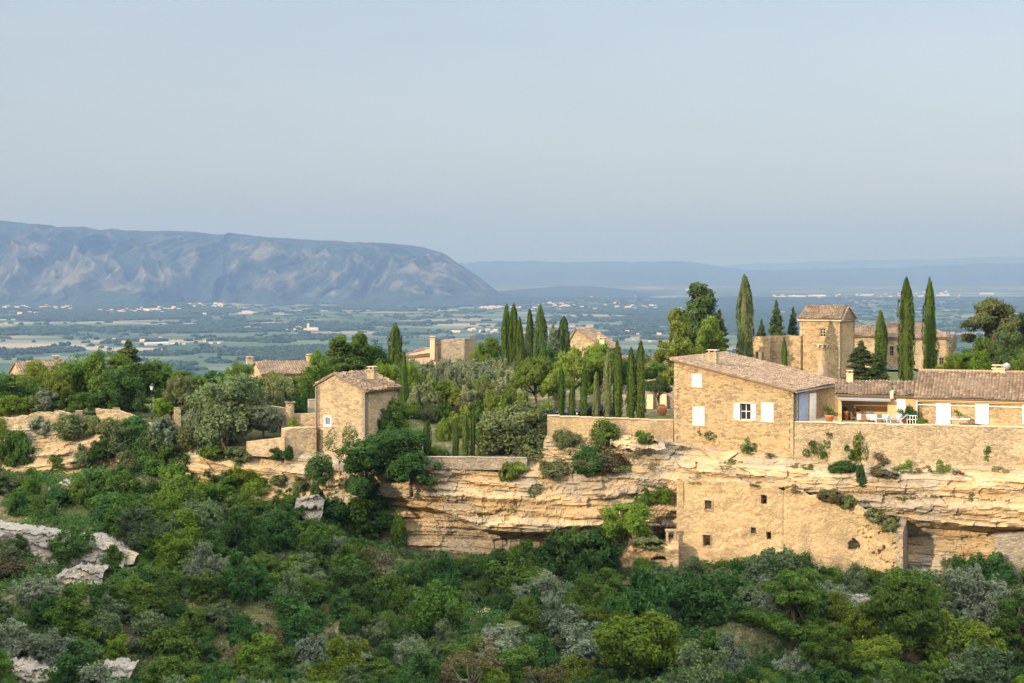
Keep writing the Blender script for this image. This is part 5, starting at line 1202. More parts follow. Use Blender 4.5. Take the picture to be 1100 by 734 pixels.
# big glazed jar
pj = (X_(711.5, 160), 160.0, -14.25); o = empty('garden_jar', pj, 'tall orange terracotta jar standing left of the big farmhouse', 'jar'); q = MB()
q.lathe(pj, [(.22, 0), (.30, .3), (.42, .75), (.44, 1.0), (.36, 1.22), (.24, 1.30), (.30, 1.40), (.24, 1.40)], 18); q.build('body', 'terracotta', o, True); q = MB(); q.box((pj[0], pj[1], pj[2] - .05), .9, .9, .12, 0.1, .03); q.build('plinth', 'cut_stone', o)
# house roofs among the trees
d = 218.0
r_, f_, c_ = simple_house('stone_house', (X_(650, d), d), 5.6, 5.0, 24, -14, z_at(375, d), z_at(354.5, d), 'front_gable', 'rubble_pale', 'tile_rose', 'stone house gable with brown tiles rising behind the umbrella pines', seed=64, ridge_t=.28)
chimney((X_(647, 217), 217, z_at(373, 217)), .9, .7, .9, -.5, r_, 'cream_render'); chimney((X_(643, 218), 218, z_at(368, 218)), .35, .35, .9, 0, r_, 'cut_stone')
# tall stone gable with chimney (middle)
d = 205.0; st_ = empty('stone_gable_house', (X_(470, d), d, -14), 'stone house end with a tall slim chimney above the silvery garden hedge', 'house')
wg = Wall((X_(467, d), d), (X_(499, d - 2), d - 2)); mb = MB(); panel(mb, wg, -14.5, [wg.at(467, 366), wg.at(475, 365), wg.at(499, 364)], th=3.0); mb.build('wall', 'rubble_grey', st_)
w_b = Wall((X_(428, d + 3), d + 3), (X_(468, d - .5), d - .5)); mb = MB(); panel(mb, w_b, -14.5, [w_b.at(428, 384), w_b.at(455, 377), w_b.at(468, 372)], th=.5); mb.build('wall', 'pink_render', st_)
E0, E1 = v3(w_b.A + w_b.n * .3, w_b.at(428, 385)[1]), v3(w_b.B + w_b.n * .3, w_b.at(468, 382)[1]); tiles('roof', E0, E1, v3(w_b.B - w_b.n * 4, w_b.at(468, 372)[1]), v3(w_b.A - w_b.n * 4, w_b.at(428, 378)[1]), st_, 'tile_rose', seed=70)
chimney((X_(464.5, d - .8), d - .8, z_at(386, d)), .55, .6, 2.5, 0, st_, 'cream_render')
# pink house on the left
d = 212.0
r_, f_, c_ = simple_house('pink_house', (X_(342, d), d), 7.3, 5.4, -24, -16.5, z_at(401.5, d), z_at(389.5, d), 'side_gable', 'pink_render', 'tile_rose', 'pale pink rendered house with a long low tile roof left of the small stone house', seed=75)
chimney((X_(268, 209), 209, z_at(391, 209)), .75, .5, .55, .4, r_, 'pink_render'); chimney((X_(333, 214), 214, z_at(391, 214)), .8, .6, .9, .4, r_, 'ochre_render')
# far left house with ivy
d = 222.0
r_, f_, c_ = simple_house('old_stone_house', (X_(74, d), d), 6.2, 5.6, -32, -17, z_at(402, d), z_at(389.5, d), 'side_gable', 'rubble_pale', 'tile_rose', 'old stone house with a gable at the far left behind the trees', seed=80)
chimney((X_(60, 224), 224, z_at(389, 224)), .8, .6, .55, .4, r_, 'rubble_grey')
iv = PROTO['bush'][1]; o = link('ivy', iv[0], None, (X_(38, 219), 219, z_at(412, 219))); o.scale = (1.3, .8, 1.35); o.material_slots[0].link = 'OBJECT'; o.material_slots[0].material = MATS['leaf_yellow']; tag(o, 'yellow green ivy climbing over the old house at the far left', 'ivy')

# ------------------------------------------------------------------ the small house on the cliff (left of centre)
sF = corners((X_(393, 160), 160.0), 5.85, 5.8, 30); sh = empty('small_stone_house', v3((sF[0] + sF[2]) / 2, -15), 'small narrow stone house with a broken tile roof and one little window', 'house')
sfw, srw, slw, sbw = Wall(sF[0], sF[1]), Wall(sF[1], sF[2]), Wall(sF[3], sF[0]), Wall(sF[2], sF[3])
ua, za = sfw.at(359, 403.5); zL = sfw.at(340, 414.5)[1]; zR = sfw.at(393, 421)[1]; hw = sfw.rect(349.5, 448, 354.5, 457)
mb = MB(); panel(mb, sfw, -20.5, [(0, zL), (ua, za), (sfw.L, zR)], [hw]); panel(mb, srw, -20, [(0, zR), (srw.L, zR)]); panel(mb, slw, -19, [(0, zL), (slw.L, zL)]); panel(mb, sbw, -19, [(0, zR), (sbw.L - ua, za), (sbw.L, zL)])
mb.build('wall', 'rubble_pale', sh); window(sfw, hw, sh, 1, 0, -.08); surround(sfw, hw, sh, .16, 'white_paint')
rf, rb_ = sF[0] + sfw.du * ua + sfw.n * .15, sF[3] + sfw.du * ua - sfw.n * .2
tiles('roof', v3(sF[1] + sfw.du * .3 + sfw.n * .15, zR - .06), v3(sF[2] + sfw.du * .3 - sfw.n * .2, zR - .06), v3(rb_, za + .05), v3(rf, za + .05), sh, 'tile_brown', seed=90, jit=.12, sag=.15)
tiles('roof', v3(sF[0] - sfw.du * .25 + sfw.n * .15, zL - .06), v3(sF[3] - sfw.du * .25 - sfw.n * .2, zL - .06), v3(rb_, za + .05), v3(rf, za + .05), sh, 'tile_brown', seed=91, jit=.12)
q = MB()
for i in range(90):
    a, b = rp.uniform(0, 1), rp.uniform(0, 1) ; base = v3(sF[1], zR) * (1 - a) + v3(rf, za) * a; q.box(base + (v3(sF[2], zR) - v3(sF[1], zR)) * b + np.array([0, 0, .2]), rp.uniform(.12, .3), rp.uniform(.12, .28), .1, rp.uniform(0, 3))
q.build('loose_stones', 'rubble_grey', sh)
pc = sfw.P(sfw.at(388.5, 400)[0] - .6, 0, -2.6); chimney((pc[0], pc[1], z_at(407, pc[1])), .75, .55, .85, sfw.ang, sh, 'rubble_pale')
q = MB(); q.tube([sfw.P(-.02, zL - .1, .08), sfw.P(-.02, -19, .08)], .05, 6); q.tube([sfw.P(sfw.L - .1, zR - .1, .1), sfw.P(sfw.L - .1, -19, .1)], .05, 6); q.build('drainpipe', 'grey_metal', sh)
# garden walls and gate pillars beside it
coped_wall('garden_wall', (X_(305.5, 161.0), 161.0), (X_(340, 162.0), 162.0), [z_at(461, 161), z_at(460, 162)], [z_at(498, 160.5), z_at(505, 160.5)], 'rubble_pale', 'pale rounded retaining wall joined to the left side of the small stone house', th=1.6, cop=0, seed=21, wob=.1)
coped_wall('garden_wall', (X_(314, 166.5), 166.5), (X_(342, 166.5), 166.5), [z_at(445, 166.5), z_at(444, 166.5)], [z_at(465, 166), z_at(465, 166)], 'rubble_pale', 'low stone wall just right of the round gate pillar, behind the small bush', cop=0, seed=22)
coped_wall('garden_wall', (X_(265, 162.5), 162.5), (X_(306, 160.8), 160.8), [z_at(474.5, 162.5), z_at(469, 160.8)], [z_at(490, 162), z_at(492, 160.8)], 'rubble_pale', 'low sloping stone parapet right of the grey olive tree', cop=0, seed=23, th=.4)
coped_wall('garden_wall', (X_(290, 168), 168), (X_(309, 167.5), 167.5), [z_at(436, 168), z_at(439, 167.5)], [z_at(458, 168), z_at(458, 167)], 'rubble_pale', 'bit of stone wall left of the round gate pillar', cop=0, seed=24)
def pillar(px, y0, y1, d, w_, label, round_=True, mat='rubble_pale'):
    x = X_(px, d); zb, zt = z_at(y1, d), z_at(y0, d); o = empty('stone_pillar', (x, d, zb), label, 'pillar'); q = MB(); 
    if round_: q.lathe((x, d, zb), [(w_ / 2 * 1.05, 0), (w_ / 2, .3), (w_ / 2, zt - zb - .15), (w_ / 2 * .9, zt - zb)], 16)
    else: q.box((x, d, zb), w_, w_, zt - zb - .12, .3)
    q.build('shaft', mat, o); c = MB(); c.box((x, d, zt - .12), w_ * (1.12 if round_ else 1.02), w_ * (1.12 if round_ else 1.02), .12, .3, .03); c.build('cap', 'rubble_grey', o)
pillar(311.5, 431.5, 456, 166.2, .85, 'round grey stone gate pillar left of the small stone house'); pillar(335.5, 429, 446, 168, .8, 'square whitish pillar touching the left wall of the small house', False, 'concrete')
pillar(190.5, 438, 458, 168, .62, 'pale square pillar left of the big grey olive tree', False); pillar(125, 438, 452, 170, .7, 'short stone pillar stub between the trees on the left', False)
pillar(85, 441, 455, 169, .65, 'broken pillar stub on the left garden wall', False, 'rubble_grey')
# rough garden walls on the left brow
coped_wall('dry_stone_wall', (X_(-60, 168.2), 168.2), (X_(82, 168.0), 168.0), [z_at(453, 168), z_at(450, 168), z_at(445, 168), z_at(443, 168)], [z_at(470, 168)] * 2, 'rubble_pale', 'rough old stone wall along the left brow of the cliff', seed=31, cop=0, wob=.5, bulge=.3)
coped_wall('dry_stone_wall', (X_(103, 168.0), 168.0), (X_(150, 167), 167), [z_at(442, 168), z_at(443, 168), z_at(448, 167)], [z_at(465, 168)] * 2, 'rubble_pale', 'short broken stone wall under the left group of trees', seed=32, cop=0, wob=.5, bulge=.3)
# street lamp
pl = (X_(163, 169), 169.0, z_at(451, 169)); o = empty('street_lamp', pl, 'dark iron street lamp with a pale lantern among the left trees', 'street lamp')
q = MB(); q.lathe(pl, [(.11, 0), (.11, .3), (.06, .4), (.045, 2.9), (.07, 2.95), (.03, 3.0)], 10); q.build('post', 'dark_iron', o, True)
q = MB(); q.lathe((pl[0], pl[1], pl[2] + 3.0), [(.10, 0), (.20, .35), (.21, .38), (.03, .38)], 6); q.build('lantern', 'lamp_glass', o); q = MB(); q.lathe((pl[0], pl[1], pl[2] + 3.38), [(.24, 0), (.14, .14), (.04, .24), (.02, .3)], 6); q.build('lantern_cap', 'dark_iron', o)

# ------------------------------------------------------------------ parked cars behind the slim cypresses
def car(p, ang, mat, label):
    o = empty('parked_car', p, label, 'car', None); ca, sa = math.cos(ang), math.sin(ang)
    def T_(x, y, z): return (p[0] + x * ca - y * sa, p[1] + x * sa + y * ca, p[2] + z)
    prof = [(-2.05, .30), (-2.08, .62), (-1.95, .86), (-1.15, .98), (-.55, 1.38), (.75, 1.44), (1.45, 1.30), (1.95, .92), (2.08, .70), (2.05, .30)]
    ws = [.72, .84, .84, .80, .64, .62, .66, .82, .82, .74]
    V = [T_(x, -w_, z) for (x, z), w_ in zip(prof, ws)] + [T_(x, w_, z) for (x, z), w_ in zip(prof, ws)]; n = len(prof)
    F_ = [tuple(range(n)), tuple(range(2 * n - 1, n - 1, -1))] + [(i, i + n, (i + 1) % n + n, (i + 1) % n) for i in range(n)]
    b = mk('body', V, F_, mat, o)
    q = MB()
    for s in (-1, 1): q.poly([T_(-1.0, s * .815, 1.0), T_(1.55, s * .83, 1.0), T_(1.28, s * .70, 1.30), T_(.7, s * .665, 1.37), T_(-.5, s * .675, 1.33)])
    q.poly([T_(1.50, -.62, 1.30), T_(1.50, .62, 1.30), T_(1.93, .72, .97), T_(1.93, -.72, .97)]); q.poly([T_(-1.16, -.7, 1.01), T_(-1.16, .7, 1.01), T_(-.6, .6, 1.37), T_(-.6, -.6, 1.37)])
    q.build('side_glass', 'glass_dark', o)
    for sx in (-1.3, 1.3):
        for sy in (-1, 1):
            q = MB(); q.tube([T_(sx, sy * .68, .32), T_(sx, sy * .86, .32)], .32, 18); w_ = q.build('wheel', 'black_rubber', o); q = MB(); q.tube([T_(sx, sy * .84, .32), T_(sx, sy * .872, .32)], .19, 12); q.build('rim', 'grey_metal', w_)
    for sy in (-1, 1):
        q = MB(); q.box(T_(2.03, sy * .62, .68), .10, .28, .18, ang); q.build('tail_light', 'tail_red', o); q = MB(); q.box(T_(-2.05, sy * .60, .62), .10, .30, .14, ang); q.build('headlight', 'lamp_glass', o)
car((X_(606, 162), 162.0, G(X_(606, 162), 162) + .02), .12, 'car_navy', 'dark blue parked car half hidden behind the left slim cypresses')
car((X_(640, 161.5), 161.5, G(X_(640, 161.5), 161.5) + .02), .25, 'car_black', 'black parked car with a red tail light seen between the slim cypresses')
# ------------------------------------------------------------------ grey rock outcrops on the left slope
def rock(pts, h, label, mat='rock_grey', seed=0, depth=3.0, amp=.55):
    o = outcrop(pts, h, mat, seed, 'rock_outcrop', depth, amp); tag(o, label, 'rock'); return o
rock([(-80, 566, 147.5), (-20, 565, 147), (30, 570, 146), (70, 576, 145), (105, 582, 144), (135, 597, 142.5)], 3.0, 'long grey limestone shelf across the lower left slope', seed=3, depth=4.0)
rock([(98, 580, 144.8), (118, 585, 144.2), (146, 598, 143.3)], 1.3, 'low golden stone wall line at the right end of the grey shelf', 'rock_gold', seed=5, depth=1.0, amp=.3)
rock([(60, 618, 139.5), (85, 609, 140), (112, 612, 139.8)], 2.6, 'tilted grey crumbly rock slab below the long grey shelf', seed=8, depth=2.5, amp=.8)
rock([(52, 524, 159.5), (70, 516, 159.5), (95, 524, 159)], 3.0, 'pale grey rock face under the left bushes, upper one', seed=11, depth=2.5)
rock([(-40, 712, 129), (20, 714, 129), (60, 722, 128)], 1.6, 'broken grey ledge near the lower left corner', seed=13, depth=2.0, amp=.8)
rock([(112, 712, 129.2), (145, 716, 129)], 1.2, 'small rubble ledge at the bottom of the slope, left of centre', seed=15, depth=1.5, amp=.8)
rock([(712, 684, 135.5), (726, 680, 135.6), (741, 688, 135.3)], 2.2, 'whitish rock poking out between bushes below the ruined facade', seed=17, depth=1.5, amp=.8)
rock([(806, 688, 134), (818, 684, 134.2)], 1.6, 'narrow pale rock right of the whitish rock among the bushes', seed=19, depth=1.2, amp=.6)
rock([(965, 612, 144.2), (990, 611, 144), (1012, 618, 143.6)], 2.2, 'pale rubble heap at the foot of the end of the ruined facade', seed=21, depth=2.0, amp=.8)
rock([(318, 536, 155.3), (338, 532, 155.2), (348, 540, 155)], 2.2, 'small whitish boulder below the twiggy tree', seed=23, depth=1.5, amp=.7)
rock([(340, 500, 158.4), (368, 503, 157.8), (392, 508, 157)], 3.2, 'tan rock under the front wall of the small stone house', 'rock_gold', seed=25, depth=2.5, amp=.7)
rock([(655, 473, 154.7), (675, 468, 154.5), (700, 469, 154.3), (714, 475, 154.2)], 1.1, 'pale layered boulders under the low plastered retaining wall', 'rock_gold', seed=27, depth=.8, amp=.8)
rock([(905, 642, 138.8), (935, 640, 138.6), (955, 646, 138.3)], 1.0, 'pinkish bare rubble patch between bushes below the ruin breach', seed=29, depth=2.5, amp=.6)
rock([(500, 668, 140.8), (520, 658, 141.2), (548, 662, 141)], .8, 'tan bare rubble patch in the middle of the bushy slope', 'rock_gold', seed=31, depth=2.5, amp=.6)

# ------------------------------------------------------------------ cypresses
TC = 'tall cypresses'
for a in [(797, 296, 186, 17, 'leaf_olive', 'tall olive-tinged cypress standing left of the square tower'),
          (973.5, 299, 172, 17.5, 'leaf_cypress', 'tall dark cypress, left one of the pair in front of the hipped house'),
          (998.5, 299, 176, 15, 'leaf_cypress', 'tall slender cypress, right one of the pair in front of the hipped house'),
          (944.5, 334, 176, 14, 'leaf_cypress', 'narrow cypress rising from the dark cedar right of the tower'),
          (841.5, 362, 186, 6, 'leaf_cypress', 'tiny slim cypress against the old wall left of the tower'),
          (425, 347, 196, 16, 'leaf_cypress', 'lone dark cypress behind the small stone house'),
          (434, 378, 176, 9, 'leaf_cypress', 'thin cypress touching the right end of the small house roof'),
          (545.5, 328, 190, 12, 'leaf_cypress', 'leftmost bright cypress of the dense group above the garden'),
          (551.5, 327, 188, 12, 'leaf_cypress', 'middle bright cypress of the dense group above the garden'),
          (558, 341, 187, 10, 'leaf_cypress', 'shorter bright cypress at the right of the left dense group'),
          (569, 333, 200, 12, 'leaf_cedar', 'dark round topped cypress left of the darkest pair'),
          (579, 328, 197, 14, 'leaf_cedar', 'broad dark cypress in the middle of the cypress group'),
          (606, 340, 198, 15, 'leaf_cedar', 'dark pointed cypress left of the brown gable')]:
    tree('cypress', 'cypress', a[0], a[1], a[2], a[3] * 1.18, a[4], a[5], 'cypress tree')
for i, (px, yt, wp, lb) in enumerate([(603, 395, 7.5, 'leftmost slim cypress of the row along the plastered wall'), (614.5, 414, 6, 'shortest slim cypress of the row along the plastered wall'), (627, 396, 8, 'third slim cypress from the left in the row'), (640.5, 400, 7.5, 'olive-tinged slim cypress in the middle of the row'),
                                      (653, 376, 8.5, 'fifth slim cypress from the left, first of the tall ones'), (663.5, 367, 10, 'broad slim cypress, second tall one of the row'), (678, 374, 9, 'slim cypress second from the right in the row'), (688.3, 367, 10.5, 'rightmost and tallest slim cypress of the row')]):
    tree('slim', 'slim_cypress', px, yt, 157.9, wp * 1.25, 'leaf_cypress' if i not in (3, 4) else 'leaf_olive', lb, 'cypress tree', 'row of slim cypresses along the wall', ybot=450 if i > 3 else 449)
for px, yt, wp, d, lb in [(459, 452, 9, 158, 'leftmost small cypress on the lower terrace beside the dark bush'), (489.5, 449, 6.5, 157.2, 'left one of three small cypresses behind the grey brown wall'), (500, 444, 7, 157, 'middle one of three small cypresses behind the grey brown wall'), (508, 437, 5, 157.4, 'thin small cypress at the right of the lower terrace')]:
    tree('slim', 'slim_cypress', px, yt, d, wp * 1.25, 'leaf_cypress', lb, 'cypress tree', 'small cypresses on the lower terrace', ybot=492.5)
# ------------------------------------------------------------------ trees on the plateau
T = [('tallpine', 'pine_tree', 728, 331, 178, 46, 'leaf_pine', 'bright yellow green pine left in the big clump behind the farmhouse', None),
     ('tallpine', 'pine_tree', 763, 338, 183, 40, 'leaf_pine', 'mid green pine right in the big clump behind the farmhouse', None),
     ('tallpine', 'cedar_tree', 752, 302, 190, 58, 'leaf_cedar', 'tall dark cedar topping the big clump behind the farmhouse', None),
     ('cedar', 'cedar_tree', 773, 333, 192, 34, 'leaf_cedar', 'dark lower cedar left of the tall olive-tinged cypress', None),
     ('cedar', 'fir_tree', 834, 323, 212, 30, 'leaf_cedar', 'dark fir behind the old wall, left of the tower roof', None),
     ('cedar', 'fir_tree', 852, 330, 214, 22, 'leaf_cedar', 'small dark fir touching the left side of the tower roof', None),
     ('cedar', 'fir_tree', 818, 343, 216, 22, 'leaf_cedar', 'low dark fir right of the tall olive-tinged cypress', None),
     ('cedar', 'cedar_tree', 925, 366, 174, 50, 'leaf_cedar', 'spreading dark cedar at the right foot of the tower', None),
     ('cedar', 'cedar_tree', 942, 375, 173, 36, 'leaf_cedar', 'dark cedar below the narrow cypress right of the tower', None),
     ('pine', 'pine_tree', 1067, 323, 180, 60, 'leaf_olive', 'tall loose grey green pine behind the roof of the long house', None),
     ('pine', 'pine_tree', 1098, 338, 182, 34, 'leaf_cedar', 'dark pine cut by the right edge of the picture', None),
     ('pine', 'pine_tree', 1082, 355, 172, 36, 'leaf_cedar', 'dark pine low behind the chimney of the long house', None),
     ('tree', 'leafy_tree', 1042, 371, 166, 46, 'leaf_bright', 'bright green leafy tree behind the left end of the long house roof', None),
     ('tree', 'leafy_tree', 1020, 380, 165, 30, 'leaf_bright', 'low bright green tree right of the twin cypresses', None),
     ('tree', 'leafy_tree', 1100, 372, 164, 34, 'leaf_mid', 'mid green tree at the right edge above the long roof', None),
     ('tree', 'leafy_tree', 1058, 362, 176, 30, 'leaf_mid', 'mid green tree under the tall loose pine', None),
     ('twiggy', 'bare_tree', 1024, 356, 190, 14, 'leaf_brown', 'thin bare dark tree right of the hipped house', None),
     ('silver', 'olive_shrub', 988, 396, 165, 26, 'leaf_silver', 'pale grey shrub between the feet of the twin cypresses', None),
     ('silver', 'olive_shrub', 962, 404, 163, 18, 'leaf_silver', 'small grey shrub behind the low loggia roof', None),
     ('silver', 'olive_shrub', 763, 377, 165, 18, 'leaf_olive', 'olive coloured bush showing behind the farmhouse chimney', None),
     ('umbrella', 'umbrella_pine', 576, 380, 168, 46, 'leaf_pine', 'yellow green umbrella pine, left one above the big round bush', None),
     ('umbrella', 'umbrella_pine', 618, 371, 170, 42, 'leaf_pine', 'umbrella pine behind the left slim cypresses', None),
     ('umbrella', 'umbrella_pine', 645, 374, 172, 36, 'leaf_pine', 'umbrella pine behind the tall slim cypresses', None),
     ('umbrella', 'umbrella_pine', 600, 392, 166, 30, 'leaf_pine', 'lower umbrella pine between the two bigger ones', None),
     ('tree', 'leafy_tree', 640, 364, 178, 36, 'leaf_bright', 'bright green leafy tree under the brown gable', None),
     ('tree', 'leafy_tree', 524, 361, 197, 30, 'leaf_mid', 'round green tree right of the stone house end with the slim chimney', None),
     ('tree', 'leafy_tree', 513, 372, 199, 22, 'leaf_pine', 'olive green tree next to the stone house end', None),
     ('cedar', 'fir_tree', 594, 346, 188, 26, 'leaf_silver', 'grey green fir between the dark cypresses', None),
     ('tree', 'olive_tree', 562, 366, 193, 22, 'leaf_olive', 'grey olive tree under the dark cypresses', None),
     ('tree', 'leafy_tree', 590, 368, 176, 30, 'leaf_dark', 'dark tree behind the left umbrella pine', None),
     ('tree', 'leafy_tree', 675, 385, 176, 22, 'leaf_dark', 'dark small tree before the cream house', None),
     ('umbrella', 'small_palm', 706.5, 402, 166, 24, 'leaf_cedar', 'small dark spiky headed tree before the cream house wall', None),
     ('bush', 'garden_shrub', 655, 372, 196, 26, 'leaf_dark', 'dark low shrub beside the chimney of the brown gable', None),
     ('bush', 'garden_shrub', 688, 377, 206, 46, 'leaf_dark', 'dark hedge-like shrub behind the cream house roof', None),
     ('tallpine', 'pine_tree', 366, 360, 184, 46, 'leaf_mid', 'spreading pine behind the small stone house, left one', None),
     ('tallpine', 'pine_tree', 386, 356, 187, 36, 'leaf_mid', 'pine behind the small stone house, taller right one', None),
     ('tree', 'leafy_tree', 404, 367, 189, 32, 'leaf_dark', 'dark round tree left of the lone dark cypress', None),
     ('tree', 'leafy_tree', 343, 378, 178, 34, 'leaf_mid', 'green tree between the pink house and the small stone house', None),
     ('tree', 'leafy_tree', 325, 398, 172, 36, 'leaf_mid', 'green tree left of the small house roof', None),
     ('tree', 'olive_tree', 301, 398, 171, 34, 'leaf_olive', 'olive tree under the pink house', None),
     ('tree', 'leafy_tree', 410, 386, 178, 36, 'leaf_bright', 'bright green tree behind the ridge of the small house', None),
     ('tree', 'leafy_tree', 440, 390, 178, 22, 'leaf_bright', 'bright green tree right of the thin cypress', None),
     ('tree', 'leafy_tree', 280, 403, 180, 34, 'leaf_dark', 'dark green tree in front of the pink house gable', None),
     ('tree', 'leafy_tree', 322, 425, 170, 22, 'leaf_dark', 'dark tree behind the gate pillars of the small house', None),
     ('cedar', 'fir_tree', 138, 366, 178, 62, 'leaf_cedar', 'pointed dark fir, tallest in the left group of trees', None),
     ('tree', 'leafy_tree', 85, 381, 176, 54, 'leaf_mid', 'broad mid green tree, left in the left group', None),
     ('tree', 'leafy_tree', 114, 377, 174, 50, 'leaf_mid', 'broad green tree just left of the pointed fir', None),
     ('tree', 'leafy_tree', 168, 384, 177, 46, 'leaf_mid', 'green tree just right of the pointed fir', None),
     ('tree', 'leafy_tree', 130, 395, 171.5, 46, 'leaf_dark', 'dark green tree low under the pointed fir', None),
     ('tree', 'leafy_tree', 64, 393, 172, 32, 'leaf_pine', 'yellowish tree at the left side of the left group', None),
     ('tree', 'leafy_tree', 20, 404, 176, 46, 'leaf_mid', 'round green tree below the old house at the far left', None),
     ('tree', 'leafy_tree', 0, 400, 174, 44, 'leaf_dark', 'dark green tree cut by the left edge of the picture', None),
     ('tree', 'leafy_tree', 10, 425, 171, 34, 'leaf_bright', 'low bright green tree at the left edge on the garden wall', None),
     ('tree', 'leafy_tree', 30, 426, 171, 24, 'leaf_bright', 'low bright green tree left of the broken pillar stub', None),
     ('tree', 'olive_tree', 192, 404, 170.5, 34, 'leaf_olive', 'pale olive tree above the square pillar', None),
     ('tree', 'leafy_tree', 212, 402, 180, 34, 'leaf_mid', 'mid green tree behind the left side of the big grey olive', None),
     ('tree', 'big_olive_tree', 241, 396, 165.4, 76, 'leaf_scrub', 'big grey green olive tree on the grassy ledge', None),
     ('tree', 'olive_tree', 284, 428, 166, 40, 'leaf_silver', 'low grey olive tree right of the big grey olive', None),
     ('tree', 'olive_tree', 212, 435, 166, 30, 'leaf_silver', 'pale low olive tree left of the big grey olive', None),
     ('tree', 'olive_tree', 48, 417, 171, 28, 'leaf_silver', 'grey shrubby olive below the ivy covered house', None),
     ('tree', 'leafy_tree', 175, 428, 169, 22, 'leaf_bright', 'bright green small tree right of the street lamp', None),
     ('bush', 'garden_shrub', 314, 447, 164, 17, 'leaf_bright', 'bright round bush in front of the round gate pillar', None),
     ('tree', 'leafy_tree', 255, 388, 196, 32, 'leaf_mid', 'mid green tree behind the top of the big grey olive', None),
     ('tree', 'leafy_tree', 230, 400, 190, 34, 'leaf_dark', 'dark tree behind the top left of the big grey olive', None),
     ('tree', 'olive_tree', 262, 402, 178, 30, 'leaf_olive', 'olive tree behind the right side of the big grey olive', None),
     ('tree', 'scrub_oak', 552, 428, 158.6, 82, 'leaf_olive', 'huge round brownish green bush beside the low plastered wall', None),
     ('tree', 'scrub_oak', 424, 453, 156.3, 66, 'leaf_dark', 'dark scrub oak right of the small stone house, upper part', 508),
     ('tree', 'scrub_oak', 400, 466, 155.6, 66, 'leaf_dark', 'dark drooping scrub oak in front of the small house corner', 520),
     ('tree', 'scrub_oak', 442, 480, 154.8, 56, 'leaf_dark', 'dark scrub oak hanging over the cliff edge', 528),
     ('shrub', 'scrub_oak', 385, 500, 154.4, 34, 'leaf_dark', 'dark bush at the foot of the drooping scrub oak', 532),
     ('tree', 'leafy_tree', 424, 422, 164, 40, 'leaf_mid', 'green tree beside the shaded wall of the small house', None),
     ('tree', 'leafy_tree', 409, 438, 162.5, 26, 'leaf_mid', 'small green tree touching the shaded corner of the small house', None),
     ('twiggy', 'twiggy_tree', 366, 458, 157.6, 36, 'leaf_olive', 'twiggy half bare tree in front of the small house window wall', 508),
     ('bush', 'ledge_bush', 343, 484, 157.8, 28, 'leaf_dark', 'dark little tree below the left corner of the small house', 520),
     ('shrub', 'garden_shrub', 497, 436, 165, 36, 'leaf_pine', 'spreading yellow green tree over the small cypresses', 474),
     ('shrub', 'garden_shrub', 474, 440, 164, 26, 'leaf_pine', 'yellow green shrub above the left small cypress', 474),
     ('shrub', 'garden_shrub', 520, 436, 163, 28, 'leaf_dark', 'dark shrub right of the thin small cypress', 474),
     ('bush', 'garden_shrub', 470, 476, 157.4, 18, 'leaf_mid', 'low green shrub between the small cypresses', 493),
     ('tree', 'garden_shrub', 44, 428, 171.5, 26, 'leaf_mid', 'low green shrub between the edge trees and the left group', None),
     ('tree', 'garden_shrub', 62, 424, 171.5, 26, 'leaf_dark', 'low dark shrub at the left foot of the left tree group', None),
     ('tree', 'garden_shrub', 82, 422, 171.5, 26, 'leaf_mid', 'low green shrub under the broad left tree', None),
     ('tree', 'garden_shrub', 106, 420, 171.5, 26, 'leaf_dark', 'low dark shrub filling the left tree group', None),
     ('tree', 'garden_shrub', 126, 424, 171.5, 26, 'leaf_mid', 'low green shrub under the pointed fir', None),
     ('tree', 'garden_shrub', 148, 422, 171.5, 26, 'leaf_dark', 'low dark shrub right under the pointed fir', None),
     ('tree', 'garden_shrub', 184, 424, 171.5, 26, 'leaf_dark', 'low dark shrub right of the street lamp', None),
     ('bush', 'garden_shrub', 478, 482, 157.2, 16, 'leaf_dark', 'low dark shrub left of the three small cypresses', 494)]
for i, (k, nm, px, yt, d, wp, mt, lb, yb) in enumerate(T):
    tree(k, nm, px, yt - (3 if d > 168 and k in ('tree', 'pine') else 0), d, wp * (1.22 if k in ('tree', 'pine', 'umbrella', 'silver') else 1.08), mt, lb, 'tree' if 'shrub' not in nm and 'bush' not in nm and nm != 'scrub_oak' else 'shrub', None, ybot=yb)

# trees along the back of the plateau, seen between the nearer crowns
for i, (px, yt, d, wp, mt) in enumerate([(-12, 404, 196, 40, 'leaf_dark'), (48, 409, 195, 40, 'leaf_mid'), (74, 398, 200, 40, 'leaf_dark'), (104, 392, 198, 44, 'leaf_mid'), (150, 388, 196, 46, 'leaf_dark'), (186, 396, 198, 40, 'leaf_mid'), (206, 404, 200, 36, 'leaf_olive'),
                                         (312, 408, 192, 34, 'leaf_mid'), (345, 390, 196, 34, 'leaf_dark'), (452, 394, 200, 22, 'leaf_dark'), (486, 392, 201, 24, 'leaf_mid'), (612, 372, 196, 34, 'leaf_dark'), (668, 384, 193, 30, 'leaf_mid'), (705, 386, 196, 34, 'leaf_mid'), (1044, 372, 196, 44, 'leaf_dark'), (1090, 366, 196, 44, 'leaf_mid'), (270, 404, 196, 34, 'leaf_mid'), (425, 388, 199, 30, 'leaf_mid')]):
    tree('tree', 'leafy_tree', px, yt, d, wp * 1.15, mt, 'tree in the back line of the plateau, %s from the left' % ['first', 'second', 'third', 'fourth', 'fifth', 'sixth', 'seventh', 'eighth', 'ninth', 'tenth', 'eleventh', 'twelfth', 'thirteenth', 'fourteenth', 'fifteenth', 'sixteenth', 'seventeenth', 'eighteenth'][[-12, 48, 74, 104, 150, 186, 206, 270, 312, 345, 425, 452, 486, 612, 668, 705, 1044, 1090].index(px)], 'tree', 'trees in the back line of the plateau')
